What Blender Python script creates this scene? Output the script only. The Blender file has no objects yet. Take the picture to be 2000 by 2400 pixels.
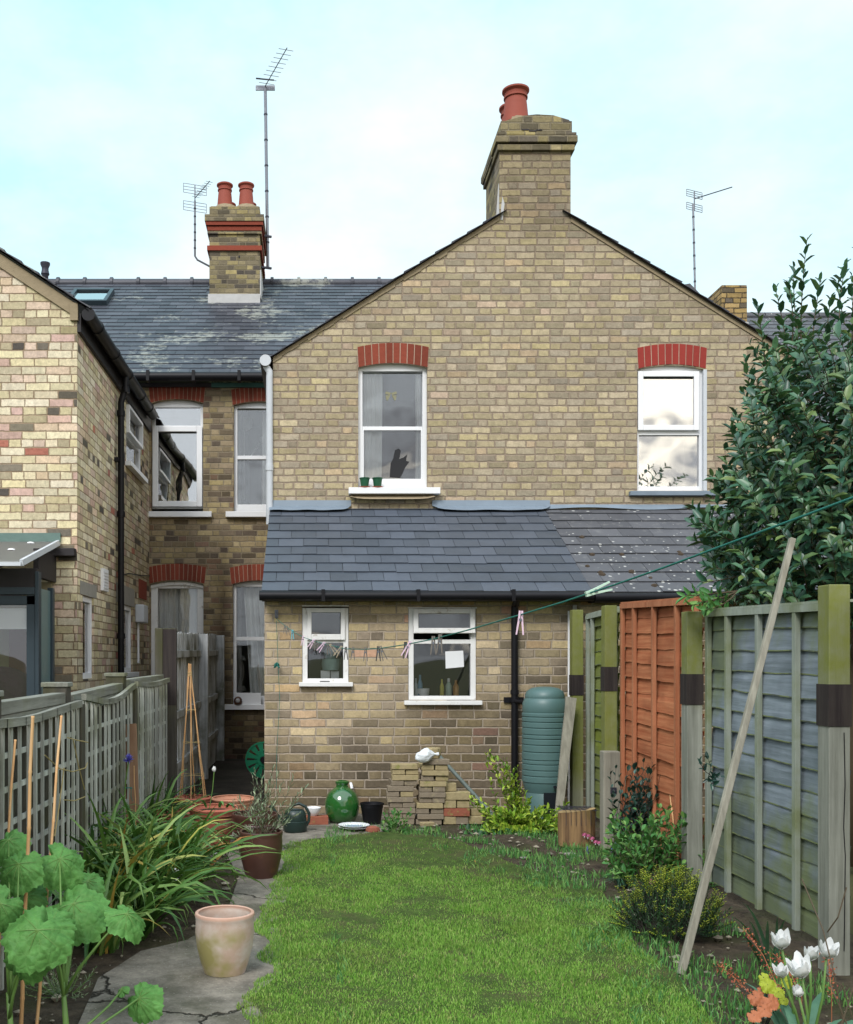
import bpy, bmesh, math, random
from math import radians as R, sin, cos, pi, sqrt, floor
from mathutils import Vector as V, Matrix, geometry, noise as MN
import numpy as np

C = bpy.context.scene.collection
random.seed(7)
U = random.uniform

# ---------------------------------------------------------------- camera
F, VX, HY, EYE = 2450.0, 730.0, 1550.0, 1.32       # focal length and horizon of the photo, in its own pixels
cd = bpy.data.cameras.new("camera"); cam = bpy.data.objects.new("camera", cd); C.objects.link(cam)
cam.location = (0, 0, EYE); cam.rotation_euler = (R(90), 0, 0)
cd.sensor_fit = 'HORIZONTAL'; cd.sensor_width = 36; cd.lens = F/2000*36
cd.shift_x = (1000-VX)/2000; cd.shift_y = (HY-1200)/2000
cd.clip_start = 0.05; cd.clip_end = 2000
bpy.context.scene.camera = cam
def P(x, y, Y): return V(((x-VX)*Y/F, Y, EYE+(HY-y)*Y/F))
def G(x, y, z=0.0):
    Y = F*(EYE-z)/(y-HY); return V(((x-VX)*Y/F, Y, z))

# ---------------------------------------------------------------- light
SUN_EL, SUN_AZ = 42, 205      # degrees; azimuth clockwise from +Y (sun behind the camera, to the left)
sl = bpy.data.lights.new("sun", 'SUN'); sl.energy = 1.3; sl.angle = R(20); sl.color = (1, .965, .92)
sun = bpy.data.objects.new("sun", sl); C.objects.link(sun)
a, e = R(SUN_AZ), R(SUN_EL)
sd = V((sin(a)*cos(e), cos(a)*cos(e), sin(e)))
sun.rotation_euler = (-sd).to_track_quat('-Z', 'Y').to_euler()

def nd(nt, t, ins=None, **props):
    n = nt.nodes.new('ShaderNode'+t)
    for k, v in props.items(): setattr(n, k, v)
    for k, v in (ins or {}).items():
        s = n.inputs[k]
        if isinstance(v, bpy.types.NodeSocket): nt.links.new(v, s)
        elif isinstance(v, bpy.types.Node): nt.links.new(v.outputs[0], s)
        else:
            if hasattr(s.default_value, '__len__') and len(s.default_value) == 4 and len(v) == 3: v = (*v, 1)
            s.default_value = v
    return n
def mth(nt, op, a, b=0.0, c=0.0, clamp=False):
    return nd(nt, 'Math', {0: a, 1: b, 2: c}, operation=op, use_clamp=clamp).outputs[0]
def mixc(nt, f, a, b, blend='MIX'):
    n = nd(nt, 'Mix', data_type='RGBA', blend_type=blend)
    for s, v in ((n.inputs[0], f), (n.inputs[6], a), (n.inputs[7], b)):
        if isinstance(v, bpy.types.NodeSocket): nt.links.new(v, s)
        elif isinstance(v, (int, float)): s.default_value = v
        else: s.default_value = (*v, 1) if len(v) == 3 else v
    return n.outputs[2]
def ramp(nt, f, stops, interp='LINEAR'):
    n = nd(nt, 'ValToRGB', {0: f}); cr = n.color_ramp; cr.interpolation = interp
    while len(cr.elements) < len(stops): cr.elements.new(.5)
    for el, (p, c) in zip(cr.elements, stops):
        el.position = p; el.color = (c, c, c, 1) if isinstance(c, (int, float)) else (*c, 1)
    return n.outputs[0]
def noi(nt, vec, scale, detail=3, rough=.55, dim='3D'):
    return nd(nt, 'TexNoise', {'Vector': vec, 'Scale': scale, 'Detail': detail, 'Roughness': rough})
def sr(r, g, b, k=1.0):
    f = lambda c: ((c/255+.055)/1.055)**2.4 if c > 10 else c/255/12.92
    return (f(r)*k, f(g)*k, f(b)*k)

w = bpy.data.worlds.new("World"); bpy.context.scene.world = w; w.use_nodes = True
nt = w.node_tree; nt.nodes.clear()
sky = nd(nt, 'TexSky', sky_type='NISHITA'); sky.sun_disc = False
sky.sun_elevation = R(SUN_EL); sky.sun_rotation = R(SUN_AZ); sky.air_density = 1.0; sky.dust_density = 1.5
tc = nd(nt, 'TexCoord')
sep = nd(nt, 'SeparateXYZ', {0: tc.outputs['Generated']})
zz = mth(nt, 'ADD', mth(nt, 'ABSOLUTE', sep.outputs[2]), .25)
cv = nd(nt, 'CombineXYZ', {0: mth(nt, 'DIVIDE', sep.outputs[0], zz), 1: mth(nt, 'DIVIDE', sep.outputs[1], zz), 2: 0.0})
n1 = noi(nt, cv.outputs[0], 1.15, 7, .55); n2 = noi(nt, cv.outputs[0], 3.1, 6, .6)
cl = mth(nt, 'ADD', mth(nt, 'MULTIPLY', n1.outputs[0], .75), mth(nt, 'MULTIPLY', n2.outputs[0], .25))
# more cover towards the horizon
cl = mth(nt, 'SUBTRACT', cl, mth(nt, 'MULTIPLY', mth(nt, 'SUBTRACT', sep.outputs[2], .30), .34))
cover = ramp(nt, cl, [(.38, 0.0), (.56, 1.0)])
bg_sky = nd(nt, 'Background', {0: sky.outputs[0], 1: .05})
# clouds lit by the sun: white ahead, broken grey and warm white behind the camera
back = ramp(nt, sep.outputs[1], [(0.0, 1.0), (.12, 0.0)])
n3 = noi(nt, cv.outputs[0], 4.0, 3.0, .45)
n3v = mth(nt, 'SUBTRACT', n3.outputs[0], mth(nt, 'MULTIPLY', mth(nt, 'SUBTRACT', sep.outputs[0], .15), .80))
cover = mth(nt, 'MAXIMUM', cover, back)
dark = ramp(nt, n3v, [(.34, (1.0, .93, .80)), (.42, (.72, .68, .60)), (.50, (.25, .26, .28)), (.62, (.42, .45, .48))])
dark = mixc(nt, ramp(nt, sep.outputs[2], [(.34, 0.0), (.55, 1.0)]), dark, (.96, 1.04, 1.16))
ccol = mixc(nt, back, (.58, .605, .61), dark)
bg_cl = nd(nt, 'Background', {0: ccol, 1: 1.0})
cyan = nd(nt, 'Background', {0: (.29, .465, .48), 1: 1.0})
add = nd(nt, 'AddShader', {0: bg_sky.outputs[0], 1: cyan.outputs[0]})
mx = nd(nt, 'MixShader', {0: cover, 1: add.outputs[0], 2: bg_cl.outputs[0]})
nd(nt, 'OutputWorld', {0: mx.outputs[0]})

sc = bpy.context.scene
sc.view_settings.view_transform = 'Standard'; sc.view_settings.look = 'None'
sc.view_settings.exposure = 0.86; sc.view_settings.gamma = 1
sc.render.engine = 'CYCLES'
sc.cycles.max_bounces = 6; sc.cycles.transparent_max_bounces = 12; sc.cycles.diffuse_bounces = 3
sc.cycles.caustics_reflective = False; sc.cycles.caustics_refractive = False

# ---------------------------------------------------------------- materials
M = {}
def new(name):
    m = bpy.data.materials.new(name); m.use_nodes = True
    nt = m.node_tree; b = nt.nodes['Principled BSDF']; M[name] = m
    return nt, b
def L(nt, a, b): nt.links.new(a, b)
def bump(nt, b, h, dist=.01, strength=1.0):
    n = nd(nt, 'Bump', {'Height': h, 'Distance': dist, 'Strength': strength}); L(nt, n.outputs[0], b.inputs['Normal'])
def simple(name, col, rough=.6, var=.12, scale=12, metal=0, spec=.4, bmp=.002, island=0, col2=None, col2_amt=0, col2_scale=3):
    nt, b = new(name)
    g = nd(nt, 'NewGeometry'); pos = g.outputs['Position']
    n = noi(nt, pos, scale, 5, .6)
    f = mth(nt, 'ADD', 1-var, mth(nt, 'MULTIPLY', n.outputs[0], 2*var))
    if island: f = mth(nt, 'MULTIPLY', f, mth(nt, 'ADD', 1-island, mth(nt, 'MULTIPLY', g.outputs['Random Per Island'], 2*island)))
    base = col
    if col2:
        n2 = noi(nt, pos, col2_scale, 6, .65)
        base = mixc(nt, ramp(nt, n2.outputs[0], [(.62-col2_amt*.5, 0.0), (.72-col2_amt*.4, 1.0)]), col, col2)
    c = mixc(nt, 1.0, base, nd(nt, 'CombineColor', {0: f, 1: f, 2: f}).outputs[0], 'MULTIPLY')
    L(nt, c, b.inputs['Base Color']); b.inputs['Roughness'].default_value = rough
    b.inputs['Metallic'].default_value = metal; b.inputs['Specular IOR Level'].default_value = spec
    if bmp: bump(nt, b, n.outputs[0], bmp)
    return M[name]

def brickmat(name, pal, mortar, flemish=True, h=.075, soot=None, gritty=.32, mw=.0075, even=0.0):
    av = [sum(q*c[i] for q, c in pal)/sum(q for q, c in pal) for i in range(3)]; pal = [(q, tuple(c[i]*(1-even)+av[i]*even for i in range(3))) for q, c in pal]
    nt, b = new(name)
    g = nd(nt, 'NewGeometry'); s = nd(nt, 'SeparateXYZ', {0: g.outputs['Position']}); ns = nd(nt, 'SeparateXYZ', {0: g.outputs['True Normal']})
    side = mth(nt, 'GREATER_THAN', mth(nt, 'ABSOLUTE', ns.outputs[0]), .6)
    u = mth(nt, 'ADD', mth(nt, 'MULTIPLY', s.outputs[0], mth(nt, 'SUBTRACT', 1.0, side)), mth(nt, 'MULTIPLY', s.outputs[1], side))
    u = mth(nt, 'ADD', u, 50.0)
    wob = noi(nt, g.outputs['Position'], 9, 3, .6)
    v = mth(nt, 'ADD', mth(nt, 'ADD', s.outputs[2], 3.0), mth(nt, 'MULTIPLY', mth(nt, 'SUBTRACT', wob.outputs[0], .5), .014))
    u = mth(nt, 'ADD', u, mth(nt, 'MULTIPLY', mth(nt, 'SUBTRACT', nd(nt, 'SeparateColor', {0: wob.outputs[1]}).outputs[1], .5), .016))
    rv = mth(nt, 'DIVIDE', v, h); row = mth(nt, 'FLOOR', rv); fv = mth(nt, 'FRACT', rv)
    rr = nd(nt, 'TexWhiteNoise', {'W': row}, noise_dimensions='1D').outputs[0]
    if flemish:
        p = .305
        off = mth(nt, 'ADD', mth(nt, 'MULTIPLY', mth(nt, 'MODULO', row, 2.0), p/2), mth(nt, 'MULTIPLY', rr, .07))
        uu = mth(nt, 'DIVIDE', mth(nt, 'ADD', u, off), p); cell = mth(nt, 'FLOOR', uu); t = mth(nt, 'FRACT', uu)
        wn = nd(nt, 'TexWhiteNoise', {0: nd(nt, 'CombineXYZ', {0: cell, 1: row, 2: 7.7}).outputs[0]}, noise_dimensions='3D').outputs[0]
        split = mth(nt, 'ADD', .60, mth(nt, 'MULTIPLY', wn, .10))
        isH = mth(nt, 'GREATER_THAN', t, split)
        a1 = mth(nt, 'MINIMUM', t, mth(nt, 'ABSOLUTE', mth(nt, 'SUBTRACT', split, t)))
        du = mth(nt, 'MULTIPLY', mth(nt, 'MINIMUM', a1, mth(nt, 'SUBTRACT', 1.0, t)), p)
    else:
        hr = mth(nt, 'LESS_THAN', mth(nt, 'MODULO', row, 4.0), .5)
        pp = mth(nt, 'SUBTRACT', .225, mth(nt, 'MULTIPLY', hr, .1125))
        off = mth(nt, 'ADD', mth(nt, 'MULTIPLY', mth(nt, 'MODULO', row, 2.0), .1125), mth(nt, 'MULTIPLY', rr, .06))
        uu = mth(nt, 'DIVIDE', mth(nt, 'ADD', u, off), pp); cell = mth(nt, 'FLOOR', uu); t = mth(nt, 'FRACT', uu)
        isH = hr
        du = mth(nt, 'MULTIPLY', mth(nt, 'MINIMUM', t, mth(nt, 'SUBTRACT', 1.0, t)), pp)
    dv = mth(nt, 'MULTIPLY', mth(nt, 'MINIMUM', fv, mth(nt, 'SUBTRACT', 1.0, fv)), h)
    fine = noi(nt, g.outputs['Position'], 60, 5, .65); mid = noi(nt, g.outputs['Position'], 22, 6, .68)
    d = mth(nt, 'ADD', mth(nt, 'MINIMUM', du, dv), mth(nt, 'MULTIPLY', mth(nt, 'SUBTRACT', mid.outputs[0], .5), .015))
    bm = ramp(nt, mth(nt, 'MULTIPLY', d, 40.0), [(mw*40*.55, 0.0), (mw*40*1.15, 1.0)])
    idv = nd(nt, 'CombineXYZ', {0: mth(nt, 'ADD', mth(nt, 'MULTIPLY', cell, 2.0), isH), 1: row, 2: 1.3})
    wn = nd(nt, 'TexWhiteNoise', {0: idv.outputs[0]}, noise_dimensions='3D')
    n = len(pal); tot = sum(q for q, _ in pal); acc = 0; st = []
    for q, c in pal: st.append((acc/tot, c)); acc += q
    col = ramp(nt, wn.outputs[0], st, 'CONSTANT')
    r2 = nd(nt, 'SeparateColor', {0: wn.outputs[1]})
    k = mth(nt, 'ADD', .80, mth(nt, 'MULTIPLY', r2.outputs[1], .38))
    k = mth(nt, 'MULTIPLY', k, mth(nt, 'ADD', 1-gritty, mth(nt, 'MULTIPLY', fine.outputs[0], 2*gritty)))
    k = mth(nt, 'MULTIPLY', k, mth(nt, 'ADD', .52, mth(nt, 'MULTIPLY', mid.outputs[0], .96)))
    col = mixc(nt, 1.0, col, nd(nt, 'CombineColor', {0: k, 1: k, 2: mth(nt, 'MULTIPLY', k, mth(nt, 'ADD', .9, mth(nt, 'MULTIPLY', r2.outputs[2], .2)))}).outputs[0], 'MULTIPLY')
    km = mth(nt, 'ADD', .72, mth(nt, 'MULTIPLY', fine.outputs[0], .56)); mc = mixc(nt, 1.0, mortar, nd(nt, 'CombineColor', {0: km, 1: km, 2: km}).outputs[0], 'MULTIPLY')
    col = mixc(nt, bm, mc, col)
    big = noi(nt, g.outputs['Position'], .9, 6, .6)
    col = mixc(nt, ramp(nt, big.outputs[0], [(.42, 0.0), (.75, .4)]), col, mixc(nt, .5, col, (.10, .088, .065)), 'MIX')
    mpp = nd(nt, 'Mapping', {0: g.outputs['Position'], 'Scale': (1.7, 1.7, .55)}); st_ = noi(nt, mpp.outputs[0], 1.6, 7, .68)
    col = mixc(nt, ramp(nt, st_.outputs[0], [(.52, 0.0), (.74, .5)]), col, mixc(nt, .35, mortar, col)); col = mixc(nt, ramp(nt, st_.outputs[0], [(.26, .5), (.44, 0.0)]), col, mixc(nt, 1.0, col, (.62, .60, .56), 'MULTIPLY'))
    if soot:      # (function of sockets -> mask, colour multiplier)
        mask = soot(nt, s, big, mid, bm)
        col = mixc(nt, mask[0], col, mixc(nt, 1.0, col, mask[1], 'MULTIPLY'))
    L(nt, col, b.inputs['Base Color']); b.inputs['Roughness'].default_value = .92; b.inputs['Specular IOR Level'].default_value = .2
    hh = mth(nt, 'ADD', mth(nt, 'MULTIPLY', bm, 1.0), mth(nt, 'MULTIPLY', fine.outputs[0], .35))
    bump(nt, b, hh, .007, .9)

K = .80
def soot_gab(nt, s, big, mid, bm):
    dx = mth(nt, 'ABSOLUTE', mth(nt, 'SUBTRACT', s.outputs[0], 2.28)); a = mth(nt, 'SUBTRACT', mth(nt, 'ADD', s.outputs[2], mth(nt, 'MULTIPLY', mth(nt, 'SUBTRACT', big.outputs[0], .5), 1.0)), mth(nt, 'MULTIPLY', dx, .8))
    return mth(nt, 'MULTIPLY', ramp(nt, mth(nt, 'MULTIPLY', a, .1), [(.50, 0.0), (.60, 1.0)]), .85), (.66, .65, .62)
brickmat('brick_gable', [(4, sr(184, 170, 138, .92)), (4, sr(176, 162, 132, .92)), (3, sr(164, 153, 132, .92)), (1.6, sr(190, 176, 136, .92)), (2, sr(156, 148, 130, .92)), (1, sr(194, 168, 142, .92)), (1, sr(138, 128, 108, .92))],
         sr(154, 138, 120, .88), True, h=.0715, even=.45, mw=.009, soot=soot_gab)
def soot_lean(nt, s, big, mid, bm):
    z = s.outputs[2]; x = s.outputs[0]
    a = mth(nt, 'ADD', mth(nt, 'ADD', z, mth(nt, 'MULTIPLY', mth(nt, 'SUBTRACT', big.outputs[0], .5), 2.2)), mth(nt, 'MULTIPLY', mth(nt, 'SUBTRACT', .6, x), .40))
    m = ramp(nt, a, [(.55, 1.0), (1.0, 0.0)])
    return mth(nt, 'MULTIPLY', m, mth(nt, 'ADD', .08, mth(nt, 'MULTIPLY', bm, .85))), (.42, .41, .40)
brickmat('brick_lean', [(4, sr(192, 174, 138, .93)), (4, sr(178, 161, 128, .93)), (2.5, sr(210, 190, 150, .93)), (2, sr(142, 130, 110, .93)), (1.3, sr(110, 102, 88, .93)), (1, sr(202, 170, 134, .93)), (.3, sr(196, 150, 128, .93)), (2, sr(164, 150, 124, .93))],
         sr(176, 162, 144, .9), False, soot=soot_lean, even=.3)
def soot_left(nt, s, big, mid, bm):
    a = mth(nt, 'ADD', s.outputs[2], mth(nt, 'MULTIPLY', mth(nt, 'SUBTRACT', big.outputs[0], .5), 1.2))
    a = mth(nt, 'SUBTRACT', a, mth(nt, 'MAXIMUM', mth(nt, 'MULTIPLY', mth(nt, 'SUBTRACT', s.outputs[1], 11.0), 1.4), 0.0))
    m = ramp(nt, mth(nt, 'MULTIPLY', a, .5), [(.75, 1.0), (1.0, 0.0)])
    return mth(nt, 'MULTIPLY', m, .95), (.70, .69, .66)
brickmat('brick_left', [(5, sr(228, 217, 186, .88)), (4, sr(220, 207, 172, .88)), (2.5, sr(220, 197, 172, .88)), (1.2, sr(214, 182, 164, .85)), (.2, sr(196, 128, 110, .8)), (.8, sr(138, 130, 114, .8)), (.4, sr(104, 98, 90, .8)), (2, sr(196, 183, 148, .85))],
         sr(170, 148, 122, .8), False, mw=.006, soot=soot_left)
def soot_rear(nt, s, big, mid, bm):
    x = s.outputs[0]; z = s.outputs[2]
    st = mth(nt, 'SUBTRACT', 1.0, mth(nt, 'MULTIPLY', mth(nt, 'ABSOLUTE', mth(nt, 'SUBTRACT', mth(nt, 'ADD', x, mth(nt, 'MULTIPLY', big.outputs[0], .2)), -1.08)), 5.5), clamp=True)
    st = mth(nt, 'MULTIPLY', st, ramp(nt, mth(nt, 'MULTIPLY', z, .25), [(.55, 1.0), (.80, 0.0)]))
    lo = ramp(nt, z, [(.5, 1.0), (1.0, 0.0)])
    return mth(nt, 'MULTIPLY', mth(nt, 'MAXIMUM', st, lo), .8), (.30, .28, .26)
brickmat('brick_rear', [(3, sr(150, 134, 106, 1.05)), (3, sr(128, 114, 92, 1.05)), (2, sr(160, 144, 110, .95)), (2, sr(104, 92, 78, .95)), (1, sr(130, 106, 88, .95)), (1.2, sr(168, 152, 114, .95))],
         sr(146, 134, 112, .9), True, soot=soot_rear)
brickmat('brick_chimney', [(3, sr(152, 140, 106, K)), (3, sr(132, 122, 96, K)), (2, sr(110, 102, 86, K)), (1.2, sr(170, 156, 114, K)), (1.4, sr(90, 84, 74, K))],
         sr(140, 130, 108, K), True)
simple('red_brick', sr(136, 68, 52, .85), .85, .22, 30, island=.22, bmp=.004, spec=.2)
simple('bright_red_brick', sr(158, 62, 54, .8), .8, .1, 30, island=.06, bmp=.003, spec=.2)
simple('arch_mortar', sr(200, 182, 160, .8), .95, .15, 40)
simple('mortar', sr(168, 152, 124, .75), .95, .2, 14, bmp=.006)
simple('white_paint', (.78, .79, .80), .35, .05, 6, spec=.45, bmp=.0006)
simple('old_white_paint', (.76, .76, .74), .5, .10, 16, spec=.35, bmp=.002, col2=(.48, .44, .38), col2_amt=.06, col2_scale=14)
simple('grey_white', sr(200, 205, 210, .9), .5, .1, 8)
simple('black_plastic', (.007, .007, .009), .45, .25, 10, spec=.25, bmp=.001)
simple('lead', sr(150, 168, 184, .55), .55, .22, 6, spec=.5, bmp=.006)
simple('lead_pale', sr(196, 196, 194, .8), .6, .2, 8, bmp=.006)
simple('stone', sr(160, 156, 146, .75), .9, .2, 20, bmp=.005)
simple('terracotta_pot', sr(166, 86, 70, .75), .7, .12, 9, spec=.3, bmp=.002)
simple('green_fascia', sr(60, 110, 100, .7), .5, .1)
simple('timber_dark', sr(38, 34, 36, .9), .6, .2, 14)
simple('frame_anthracite', sr(52, 66, 74, .8), .4, .08, 8)
simple('metal_grey', sr(130, 134, 142, .8), .4, .15, 30, metal=.6)
simple('metal_dark', sr(60, 62, 74, .8), .5, .15, 30, metal=.3)
simple('curtain', (.93, .94, .92), .9, .04, 4, spec=.1, bmp=0)
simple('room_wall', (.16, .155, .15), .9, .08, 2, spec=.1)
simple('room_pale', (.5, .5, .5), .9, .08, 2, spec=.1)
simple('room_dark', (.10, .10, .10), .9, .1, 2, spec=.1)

def slatemat(name, c1, c2, lich=0.0, lcol=(.55, .55, .5), lscale=8, rough=.5, spots=0):
    nt, b = new(name)
    g = nd(nt, 'NewGeometry'); pos = g.outputs['Position']; ri = g.outputs['Random Per Island']
    col = mixc(nt, ri, c1, c2)
    n = noi(nt, pos, 5, 6, .65); k = mth(nt, 'ADD', .72, mth(nt, 'MULTIPLY', n.outputs[0], .56))
    col = mixc(nt, 1.0, col, nd(nt, 'CombineColor', {0: k, 1: k, 2: k}).outputs[0], 'MULTIPLY')
    if lich:
        a = noi(nt, pos, lscale, 7, .75); bb = noi(nt, pos, 1.1, 3, .5)
        f = mth(nt, 'ADD', mth(nt, 'MULTIPLY', a.outputs[0], .55), mth(nt, 'MULTIPLY', bb.outputs[0], .55))
        s = nd(nt, 'SeparateXYZ', {0: pos})
        f = mth(nt, 'SUBTRACT', f, mth(nt, 'MULTIPLY', mth(nt, 'ABSOLUTE', mth(nt, 'SUBTRACT', s.outputs[0], -.9)), .035))
        col = mixc(nt, ramp(nt, f, [(.60-lich*.05, 0.0), (.66-lich*.05, .8)]), col, lcol)
    if spots:
        vo = nd(nt, 'TexVoronoi', {'Vector': pos, 'Scale': 21.0})
        vs = nd(nt, 'SeparateColor', {0: vo.outputs['Color']})
        rad = mth(nt, 'MULTIPLY', mth(nt, 'POWER', vs.outputs[0], 3.0), .42)
        bb = noi(nt, pos, 1.5, 2, .5)
        rad = mth(nt, 'MULTIPLY', rad, ramp(nt, bb.outputs[0], [(.36, .25), (.55, 1.0)]))
        m = mth(nt, 'LESS_THAN', mth(nt, 'ADD', vo.outputs['Distance'], mth(nt, 'MULTIPLY', n.outputs[0], .05)), rad)
        col = mixc(nt, mth(nt, 'MULTIPLY', m, .85), col, (.50, .50, .47)); bl_ = noi(nt, pos, 12, 6, .75); col = mixc(nt, ramp(nt, bl_.outputs[0], [(.55, 0.0), (.72, .35)]), col, (.30, .30, .28))
    L(nt, col, b.inputs['Base Color']); b.inputs['Roughness'].default_value = rough; b.inputs['Specular IOR Level'].default_value = .45
    bump(nt, b, n.outputs[0], .004)
slatemat('slate_main', sr(64, 66, 76, .62), sr(92, 94, 104, .62), 1.0, sr(158, 160, 150, .8), 9)
slatemat('slate_lean', sr(76, 84, 94, .72), sr(92, 100, 112, .74), 0)
slatemat('slate_old', sr(80, 82, 87, .8), sr(98, 100, 105, .8), 0, spots=1, rough=.75)

def glassmat(name, refl=.35, tint=(.98, .99, .99)):
    nt, b = new(name); nt.nodes.remove(b)
    out = [n for n in nt.nodes if n.type == 'OUTPUT_MATERIAL'][0]
    fr = nd(nt, 'Fresnel', {0: 1.5}); g = nd(nt, 'NewGeometry')
    n = noi(nt, g.outputs['Position'], 1.3, 2, .5)
    bp = nd(nt, 'Bump', {'Height': n.outputs[0], 'Distance': .02, 'Strength': .35})
    gl = nd(nt, 'BsdfGlossy', {0: (1, 1, 1, 1), 'Roughness': .015, 'Normal': bp.outputs[0]}); tr = nd(nt, 'BsdfTransparent', {0: tint})
    f = mth(nt, 'ADD', fr.outputs[0], refl, clamp=True)
    m = nd(nt, 'MixShader', {0: f, 1: tr.outputs[0], 2: gl.outputs[0]}); L(nt, m.outputs[0], out.inputs[0])
glassmat('glass', .15); glassmat('glass_low', .05); glassmat('glass_bright', .5)

def woodmat(name, c1, c2, axis=2, mossy=None, moss_z=None, rough=.85, island=.12, dark=None, moss_mid=None):
    nt, b = new(name)
    g = nd(nt, 'NewGeometry'); pos = g.outputs['Position']
    sc3 = [30, 30, 30]; sc3[axis] = 1.6
    mp = nd(nt, 'Mapping', {0: pos, 'Scale': tuple(sc3)})
    grain = noi(nt, mp.outputs[0], 1.0, 6, .65); bl = noi(nt, pos, 2.3, 5, .6)
    col = mixc(nt, ramp(nt, grain.outputs[0], [(.32, 0.0), (.68, 1.0)]), c1, c2)
    k = mth(nt, 'ADD', .62, mth(nt, 'MULTIPLY', bl.outputs[0], .76))
    k = mth(nt, 'MULTIPLY', k, mth(nt, 'ADD', 1-island, mth(nt, 'MULTIPLY', g.outputs['Random Per Island'], 2*island)))
    col = mixc(nt, 1.0, col, nd(nt, 'CombineColor', {0: k, 1: k, 2: k}).outputs[0], 'MULTIPLY')
    if mossy:
        s = nd(nt, 'SeparateXYZ', {0: pos})
        f = bl.outputs[0]
        if moss_mid is not None:
            f = mth(nt, 'ADD', f, mth(nt, 'MULTIPLY', mth(nt, 'SUBTRACT', mth(nt, 'ABSOLUTE', mth(nt, 'SUBTRACT', s.outputs[2], moss_mid)), .42), .42)); fac = ramp(nt, f, [(.44, 0.0), (.62, .85)])
        elif moss_z is not None:
            f = mth(nt, 'ADD', mth(nt, 'MULTIPLY', f, .6), mth(nt, 'MULTIPLY', mth(nt, 'SUBTRACT', s.outputs[2], moss_z), 1.5))
            fac = mth(nt, 'MULTIPLY', ramp(nt, f, [(.20, 0.0), (.55, .9)]), mth(nt, 'ADD', .45, mth(nt, 'MULTIPLY', noi(nt, pos, 18, 5, .65).outputs[0], .85)), clamp=True)
        else: fac = ramp(nt, f, [(.46, 0.0), (.64, .75)])
        col = mixc(nt, fac, col, mixc(nt, grain.outputs[0], mossy, tuple(c*.6 for c in mossy)))
    if dark: col = mixc(nt, ramp(nt, noi(nt, pos, 1.2, 4, .6).outputs[0], [(.50, 0.0), (.7, .7)]), col, dark)
    L(nt, col, b.inputs['Base Color']); b.inputs['Roughness'].default_value = rough; b.inputs['Specular IOR Level'].default_value = .25
    bump(nt, b, grain.outputs[0], .004)
woodmat('post_wood', sr(128, 130, 118, .8), sr(168, 170, 158, .8), 2, sr(138, 144, 62, .8), 1.12)
woodmat('post_mossy', sr(132, 134, 110, .8), sr(168, 170, 140, .8), 2, sr(138, 144, 62, .8), .25)
woodmat('post_band', sr(40, 34, 34), sr(60, 54, 50), 2)
woodmat('panel_grey', sr(112, 124, 128, .85), sr(152, 162, 172, .85), 1, sr(134, 146, 92, .8), dark=sr(76, 86, 96, .75), moss_mid=.95)
woodmat('panel_green', sr(120, 130, 74, .75), sr(142, 150, 84, .75), 1, sr(142, 154, 50, .8))
woodmat('panel_orange', sr(160, 88, 56, .88), sr(200, 132, 92, .88), 1, None, dark=sr(120, 68, 46, .85))
woodmat('batten_grey', sr(146, 154, 142, .8), sr(174, 182, 168, .8), 2, sr(140, 150, 90, .7))
woodmat('batten_orange', sr(168, 104, 72, .85), sr(196, 134, 98, .85), 2)
woodmat('trellis', sr(146, 150, 142, .9), sr(198, 202, 194, .9), 2, sr(128, 130, 98, .8), island=.28)
woodmat('rail_wood', sr(112, 112, 102, .85), sr(162, 164, 154, .85), 1, sr(122, 124, 92, .8), island=.2)
woodmat('boards_old', sr(136, 140, 140, 1), sr(200, 204, 206, 1), 2, sr(100, 100, 58, .6), island=.25)
woodmat('boards_dark', sr(66, 64, 58, .8), sr(100, 96, 86, .8), 2, sr(96, 96, 56, .6), island=.2)
woodmat('pole_wood', sr(136, 132, 118, .8), sr(172, 168, 152, .8), 2, island=.02)
woodmat('plank_brown', sr(142, 108, 82, .8), sr(166, 134, 108, .8), 2)
woodmat('bamboo', sr(200, 150, 100, .85), sr(214, 176, 128, .85), 2, rough=.5)
woodmat('log_bark', sr(100, 76, 56, .85), sr(170, 138, 96, .85), 2, sr(112, 112, 50, .6))
woodmat('log_top', sr(170, 142, 98, .8), sr(196, 170, 124, .8), 1)
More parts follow.
